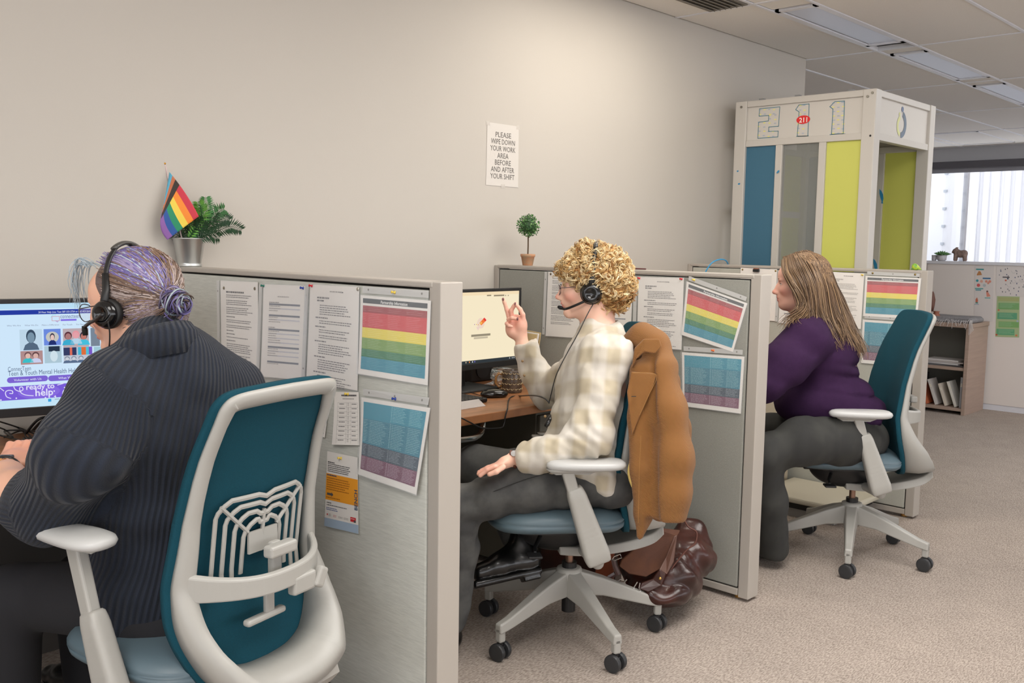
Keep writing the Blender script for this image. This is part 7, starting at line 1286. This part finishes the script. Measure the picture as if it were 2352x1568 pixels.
# hair gathered to a bun
S = SDF(O1 - .2, O1 + .2, .005); E1 = lambda c_, r, k=.02, op='u': S.ell(g1(*c_), np.array(r) * s1, B1h, k, op)
E1((-.030, 0, .036), (.106, .086, .092)); E1((-.06, 0, -.02), (.075, .078, .075)); S.ell(g1(.085, 0, -.03), np.array((.086, .12, .10)) * s1, B1h, .012, 'c'); S.ell(g1(.005, 0, -.085), np.array((.075, .12, .062)) * s1, B1h, .012, 'c'); hb1 = S.build('hair', mat('brown_lavender_base', (104, 88, 86), .6, var=.25, vscale=40), p1)
bun = lab(404, 694, 2.17); r_ = np.random.default_rng(4); st, cl = [], []; hc1 = [np.array(lin(c_)[:3]) for c_ in ((132, 108, 92), (150, 138, 172), (112, 102, 158), (172, 186, 196), (94, 76, 68), (186, 170, 164))]; c0 = g1(-.030, 0, .036)
for i in range(1500):
    a = r_.uniform(-2.5, 2.5); el_ = r_.uniform(0, 1); hp = g1(.046 - .066 * abs(a) / 2.5 + r_.normal(0, .006), .088 * math.sin(a), .036 + .094 * math.cos(a)); tgt = bun + r_.normal(0, .008, 3) + (c0 - bun) * .12; P = []; lift = r_.uniform(1.0, 1.045)
    t0 = r_.uniform(0, .35)
    for t_ in np.linspace(t0, 1, 12):
        q = hp * (1 - t_) + tgt * t_; d = (q - c0) @ B1h.T; e_ = d / (np.array((.106, .086, .092)) * s1 * lift); nn_ = np.linalg.norm(e_); P.append(c0 + (d / nn_) @ B1h if nn_ < 1 else q)
    st.append(np.array(P)); band_ = math.sin(a * 2.6 + .6) + r_.normal(0, .45); cl.append(hc1[1 if band_ > .9 else 2 if band_ > .45 else 3 if band_ > .25 else 0 if band_ > -.6 else 4 if band_ > -1.0 else 5] * r_.uniform(.85, 1.15))
for i in range(900):
    a = r_.uniform(1.55, 4.73); hp = g1(-.047 + .03 * math.cos(a) + r_.normal(0, .008), .075 * math.sin(a), -.050 + r_.normal(0, .026)); tgt = bun + r_.normal(0, .008, 3); P = []
    for t_ in np.linspace(0, 1, 9):
        q = hp * (1 - t_) + tgt * t_; c5 = g1(-.06, 0, -.02); d = (q - c5) @ B1h.T; e_ = d / (np.array((.082, .087, .083)) * s1); nn_ = np.linalg.norm(e_); P.append(c5 + (d / nn_) @ B1h if nn_ < 1 else q)
    st.append(np.array(P)); cl.append(hc1[r_.choice([0, 1, 4, 0, 5])] * r_.uniform(.8, 1.1))
m_st1 = mat('streaked_strands', (150, 138, 172), .42, vcol=True, spec=.45); tubehair(st, 'combed_strands', m_st1, hb1, .0015, 3, cl)
bs, bc_ = [], []
for i in range(300):
    ph = r_.uniform(0, 6.28); th = np.linspace(ph, ph + r_.uniform(2, 4), 14); R_ = r_.uniform(.007, .020); ax_ = bun - c0; ax_ /= np.linalg.norm(ax_); a = np.cross(ax_, UP); a /= np.linalg.norm(a); b = np.cross(ax_, a); tz = r_.uniform(-.010, .026); qa = r_.normal(0, .45, 3); a = a + np.cross(qa, a); b = b + np.cross(qa, b); bs.append(bun + r_.normal(0, .0035, 3) + ax_ * tz + np.outer(np.cos(th) * R_ * (1.15 - .5 * tz / .026), a) + np.outer(np.sin(th) * R_ * (1.25 - .5 * tz / .026), b) + np.outer(np.sin(th * 2) * .003, ax_)); bc_.append(hc1[r_.choice([1, 2, 2, 3, 2, 4])] * r_.uniform(.35, .85))
tubehair(bs, 'bun', m_st1, hb1, .0024, 4, bc_); ws = []
for i in range(26): q0 = g1(.07 + r_.normal(0, .004), r_.uniform(.0, .05), .10 + r_.normal(0, .006)); ws.append(spline(np.array([q0, q0 + B1h[0] * .028 + B1h[2] * .012 + r_.normal(0, .004, 3), q0 + B1h[0] * .045 - B1h[2] * .03 + r_.normal(0, .006, 3), q0 + B1h[0] * .05 - B1h[2] * .085 + r_.normal(0, .007, 3)]), 4))
for i in range(26): q0 = bun - UP * .02 + r_.normal(0, .01, 3) - (bun - c0) * .2; ws.append(spline(np.array([q0, q0 - UP * .025 + r_.normal(0, .006, 3), q0 - UP * .05 + r_.normal(0, .012, 3)]), 4))
tubehair(ws, 'loose_wisps', m_st1, hb1, .0011, 3, [hc1[3 if i < 26 else 0] for i in range(len(ws))])
headset('black headset on the person with the bun, boom bent towards the mouth', g1, B1h, s1, 1, [lab(236, 722, 2.10), lab(222, 733, 2.12), lab(205, 742, 2.16), lab(194, 752, 2.20), lab(195, 760, 2.20)], [lab(248, 738, 2.09), lab(252, 765, 2.10), lab(250, 800, 2.13), lab(240, 835, 2.16), lab(228, 858, 2.2), lab(215, 885, 2.3)], .034, .140, off=.094)
glasses('dark rimmed glasses on the person at the left', g1, B1h, s1, (54, 44, 50), r=.025)
t = thing('smartwatch', 'dark smartwatch on the typing wrist at the left edge', 'watch', lwr); wcx = lwr + dl * .006; wristband(t, wcx, dl, .030, .009, m_black, 'strap'); MB().box(wcx + ul * .028, (.03, .034, .009), np.stack([dl, sl, ul], 1)).build('watch_case', mat('watch_grey', (70, 68, 72), .25), t, bevel=.004)
for k, (nm, c1_, c2_, lb_) in enumerate((('bead_bracelet', (150, 92, 50), (196, 140, 80), 'brown wooden bead bracelet next to the smartwatch'), ('bead_bracelet', (90, 190, 180), (220, 200, 200), 'turquoise and pink bead bracelet on the typing wrist'))):
    t = thing('bead_bracelet', lb_, 'bracelet', lwr, 0, 'bracelets'); cc = lwr - dl * (.012 + .013 * k)
    for j in range(22):
        a = j / 22 * 6.283; b_ = MB().sph(cc + .0325 * (math.cos(a) * sl + math.sin(a) * ul), .0052, 8); b_.build('bead', mat('bead_%d' % (c1_ if j % 3 else c2_)[0], c1_ if j % 3 else c2_, .35), t, smooth=True)
t = thing('hair_tie', 'black elastic band on the wrist below the bracelets', 'bracelet', lwr, 0, 'bracelets'); wristband(t, lwr - dl * .040, dl, .034, .0035, m_black, 'elastic')
t = thing('ring', 'thin ring on the thumb of the typing hand', 'ring', pc); wristband(t, pc + dl * .025 + sl * .054 - ul * .008, dl + sl * .3, .0105, .0014, mat('ring_metal', (110, 60, 50), .3, .6), 'band', 14)
# ------------------------------------------------------------------ coat over the middle chair
ct = thing('coat', 'tan corduroy coat hung over the back of the middle chair', 'coat', lab(1520, 1240, 3.0))
mco = mat('tan_corduroy', (138, 91, 40), .88, sheen=.15, var=.06, vscale=12, bump=.1, bscale=300, wave=((.5, .6, .5), 120, .6, .003, .10))
S = SDF((2.35, 1.35, .40), (3.15, 2.2, 1.12), .006)
c = lambda x, y, D: lab(x, y, D)
S.chain([c(1446, 790, 3.14), c(1475, 772, 3.10), c(1505, 792, 3.06), c(1522, 840, 3.03)], [.030, .036, .042, .046], .04)      # shoulder over the chair back
S.chain([c(1475, 790, 3.16), c(1520, 880, 3.14), c(1530, 1050, 3.12), c(1520, 1170, 3.10)], [.04, .05, .052, .042], .05)     # back of the coat
S.chain([c(1515, 850, 3.01), c(1535, 940, 2.98), c(1548, 1050, 2.965), c(1543, 1130, 2.96), c(1538, 1186, 2.96)], [.044, .052, .055, .052, .049], .04)  # sleeve
S.chain([c(1535, 890, 3.06), c(1558, 980, 3.05), c(1570, 1060, 3.05), c(1568, 1130, 3.05), c(1560, 1170, 3.05)], [.03, .032, .03, .026, .018], .04)
S.chain([c(1472, 850, 3.03), c(1472, 960, 3.02), c(1476, 1080, 3.0), c(1480, 1180, 3.0), c(1470, 1232, 3.0)], [.036, .038, .040, .034, .016], .02)   # front edge
S.cutl(c(1540, 1194, 2.96), (0, 0, -1.), .055)
S.chain([c(1500, 800, 3.00), c(1502, 1000, 2.94), c(1503, 1210, 2.94)], [.006, .014, .018], .012, 'c')
pb = c(1560, 1090, 3.0)
def foldc(x, y, z):
    P = np.stack([x, y, z], 1); u = (P - CAMP) @ RW[0]; return .0015 * np.sin(75 * u + 4 * z + 1.2 * np.sin(6 * z)) * np.clip((1.02 - z) * 4, 0, 1) + .0018 * nz((x, y, z * .35), 71, 26)
S.warp(foldc); S.build('coat_body', mco, ct, it=7)
def slab(pts, D, th_, nm, m_, par, sub=0):
    P = [c(x, y, D if np.isscalar(D) else D[i]) for i, (x, y) in enumerate(pts)]; o = MB().prism(P, RW[2] * th_).build(nm, m_, par, bevel=.004, seg=3); return o
slab([(1450, 853), (1509, 858), (1503, 880), (1488, 915), (1470, 955), (1452, 1000), (1447, 960), (1441, 900)], [2.985, 2.97, 2.965, 2.96, 2.965, 2.97, 2.975, 2.98], .014, 'lapel', mco, ct)
slab([(1452, 845), (1458, 800), (1480, 778), (1515, 778), (1520, 795), (1505, 812), (1480, 808), (1462, 825)], [3.0, 2.99, 2.985, 2.975, 2.97, 2.97, 2.98, 2.99], .018, 'collar', mco, ct)
MB().tube(spline(np.array([c(1456, 1050, 3.0), c(1450, 1085, 3.0), c(1456, 1122, 3.0)]), 5), [.006, .009, .011, .012, .013, .013, .012, .011, .009, .007, .005], 10).build('fleece_lining', mat('cream_fleece', (206, 178, 104), .95, bump=1, bscale=160), ct, smooth=True)
MB().prism([c(1451, 909.5, 2.955), c(1461, 909.5, 2.955), c(1461, 911, 2.955), c(1451, 911, 2.955)], RW[2] * .01).build('buttonhole', m_trimdark, ct)
slab([(1571, 1108), (1586, 1106), (1584, 1146), (1570, 1148)], 2.985, .02, 'sleeve_tab', mco, ct)
sm = MB(); 
for pl_ in ([(1452, 856), (1507, 861), (1487, 913), (1469, 953)], [(1472, 1000), (1468, 1100), (1466, 1200)]): sm.tube(spline(np.array([c(x, y, 2.955 if y < 990 else 2.955) for x, y in pl_]), 5), .0007, 4)
sm.build('stitching', mat('coat_stitch', (160, 116, 62), .8), ct, kind='stuff')
# ------------------------------------------------------------------ bags by the partition
m_le = mat('brown_leather', (66, 31, 24), .3, col2=(44, 20, 17), vscale=10, bump=.6, bscale=40, coat=.1); m_led = mat('dark_brown_leather', (62, 32, 26), .35, bump=.25, bscale=50, coat=.2); m_su = mat('tan_suede_flap', (98, 58, 34), .8, col2=(78, 44, 28), vscale=9, bump=.2, bscale=300)
sa = thing('satchel', 'red brown leather satchel standing upright behind the middle chair', 'bag', (2.80, 2.33, 0))
A0, A1 = onz(1238, 1338, 0), onz(1408, 1368, 0); d = A1 - A0; d[2] = 0; W_s = np.linalg.norm(d); d /= W_s; nb = np.array((d[1], -d[0], 0)); nb = nb if nb @ RW[2] > 0 else -nb; Bs = np.stack([d, nb, UP], 1); ce = (A0 + A1) / 2 + nb * .06; ce[2] = 0
MB().box(ce + UP * .155, (W_s, .11, .30), Bs).build('bag_body', m_led, sa, bevel=.018, seg=4)
MB().box(ce + UP * .16 - nb * .058, (W_s * .98, .008, .27), Bs).build('front_flap', m_le, sa, bevel=.004); MB().box(ce + UP * .165 - nb * .066 + d * W_s * .39, (.075, .012, .295), Bs).build('side_strap', mat('tan_leather', (156, 82, 52), .35, coat=.2), sa, bevel=.004)
MB().sph(ce + UP * .14 - nb * .073 + d * (W_s * .39 - .02), .005, 10).build('stud', mat('brass', (200, 160, 90), .25, .9), sa, smooth=True); MB().tube([ce + UP * .29 - nb * .072 + d * (W_s * .39 + x) + UP * z for x, z in ((-.015, 0), (-.015, .02), (.015, .02), (.015, 0), (-.015, 0))], .002, 6).build('buckle', m_chrome, sa)
bp = thing('backpack', 'slumped glossy brown leather backpack between the middle chair and partition', 'bag', (3.0, 2.0, 0)); S = SDF((2.6, 1.65, -.02), (3.25, 2.5, .5), .007)
S.chain([lab(1590, 1225, 3.66), lab(1580, 1275, 3.62), lab(1545, 1335, 3.50), lab(1500, 1372, 3.42)], [.062, .088, .080, .045], .05); S.chain([lab(1470, 1215, 3.66), lab(1480, 1290, 3.62), lab(1475, 1345, 3.55)], [.05, .085, .055], .05); S.ell(lab(1555, 1318, 3.50), (.075, .07, .085), None, .04); S.ell(lab(1535, 1368, 3.42), (.075, .055, .035), None, .03); S.half((0, 0, .002), (0, 0, -1)); S.warp(lambda x, y, z: .006 * nz((x, y, z), 81, 22) - .009 * np.abs(nz((x, y, z), 82, 26)) + .006); S.build('bag_body', m_le, bp)
slab([(1508, 1212), (1563, 1218), (1555, 1232), (1528, 1300), (1484, 1325), (1445, 1318), (1422, 1300), (1428, 1285), (1460, 1258), (1490, 1235)], [3.48, 3.5, 3.48, 3.44, 3.42, 3.42, 3.42, 3.43, 3.45, 3.47], .012, 'flap', m_su, bp)
slab([(1548, 1232), (1556, 1228), (1548, 1290), (1532, 1320), (1514, 1308), (1530, 1280)], [3.43, 3.44, 3.41, 3.38, 3.38, 3.41], .01, 'strap', mat('worn_strap_leather', (92, 62, 50), .5), bp)
slab([(1515, 1307), (1530, 1318), (1520, 1345), (1490, 1360), (1466, 1352), (1475, 1338), (1500, 1330)], [3.37, 3.37, 3.37, 3.37, 3.38, 3.38, 3.38], .012, 'strap', m_led, bp); MB().sph(lab(1516, 1328, 3.362), .006, 10).build('stud', mat('brass', (0, 0, 0)), bp, smooth=True)
for P in ([(1470, 1338), (1468, 1350), (1472, 1356), (1460, 1362), (1455, 1350), (1464, 1336)], [(1430, 1328), (1418, 1334), (1434, 1336), (1440, 1330)], [(1406, 1284), (1410, 1278), (1424, 1272), (1428, 1280), (1412, 1286), (1406, 1284)]): MB().tube([lab(x, y, 3.37) for x, y in P], .0024, 6).build('buckle', m_chrome, bp)
for P in ([(1408, 1283), (1412, 1300), (1420, 1320)], [(1385, 1337), (1400, 1325), (1412, 1318)], [(1470, 1360), (1455, 1358), (1440, 1350)]): MB().tube([lab(x, y, 3.385) for x, y in P], .009, 6, flat=.35, up=RW[2]).build('strap', m_led, bp)
sm = MB()
for P in ([(1573, 1196), (1582, 1210), (1600, 1222), (1596, 1248), (1578, 1262), (1556, 1288), (1540, 1310), (1522, 1345), (1515, 1368)], [(1551, 1312), (1565, 1330), (1585, 1345)]): sm.tube(spline(np.array([lab(x, y, 3.43 if i else 3.46) for i, (x, y) in enumerate(P)]), 5), .003, 5)
sm.build('piping', mat('piping_tan', (98, 58, 48), .5), bp, smooth=True, kind='stuff')
t = thing('pouch', 'small worn tan leather pouch at the right of the slumped backpack', 'pouch', lab(1590, 1350, 3.6)); S = SDF(lab(1594, 1325, 3.58) - .06, lab(1594, 1325, 3.58) + .07, .004); S.ell(lab(1592, 1325, 3.56), (.02, .028, .048), None, .01); S.build('pouch_body', m_su, t)
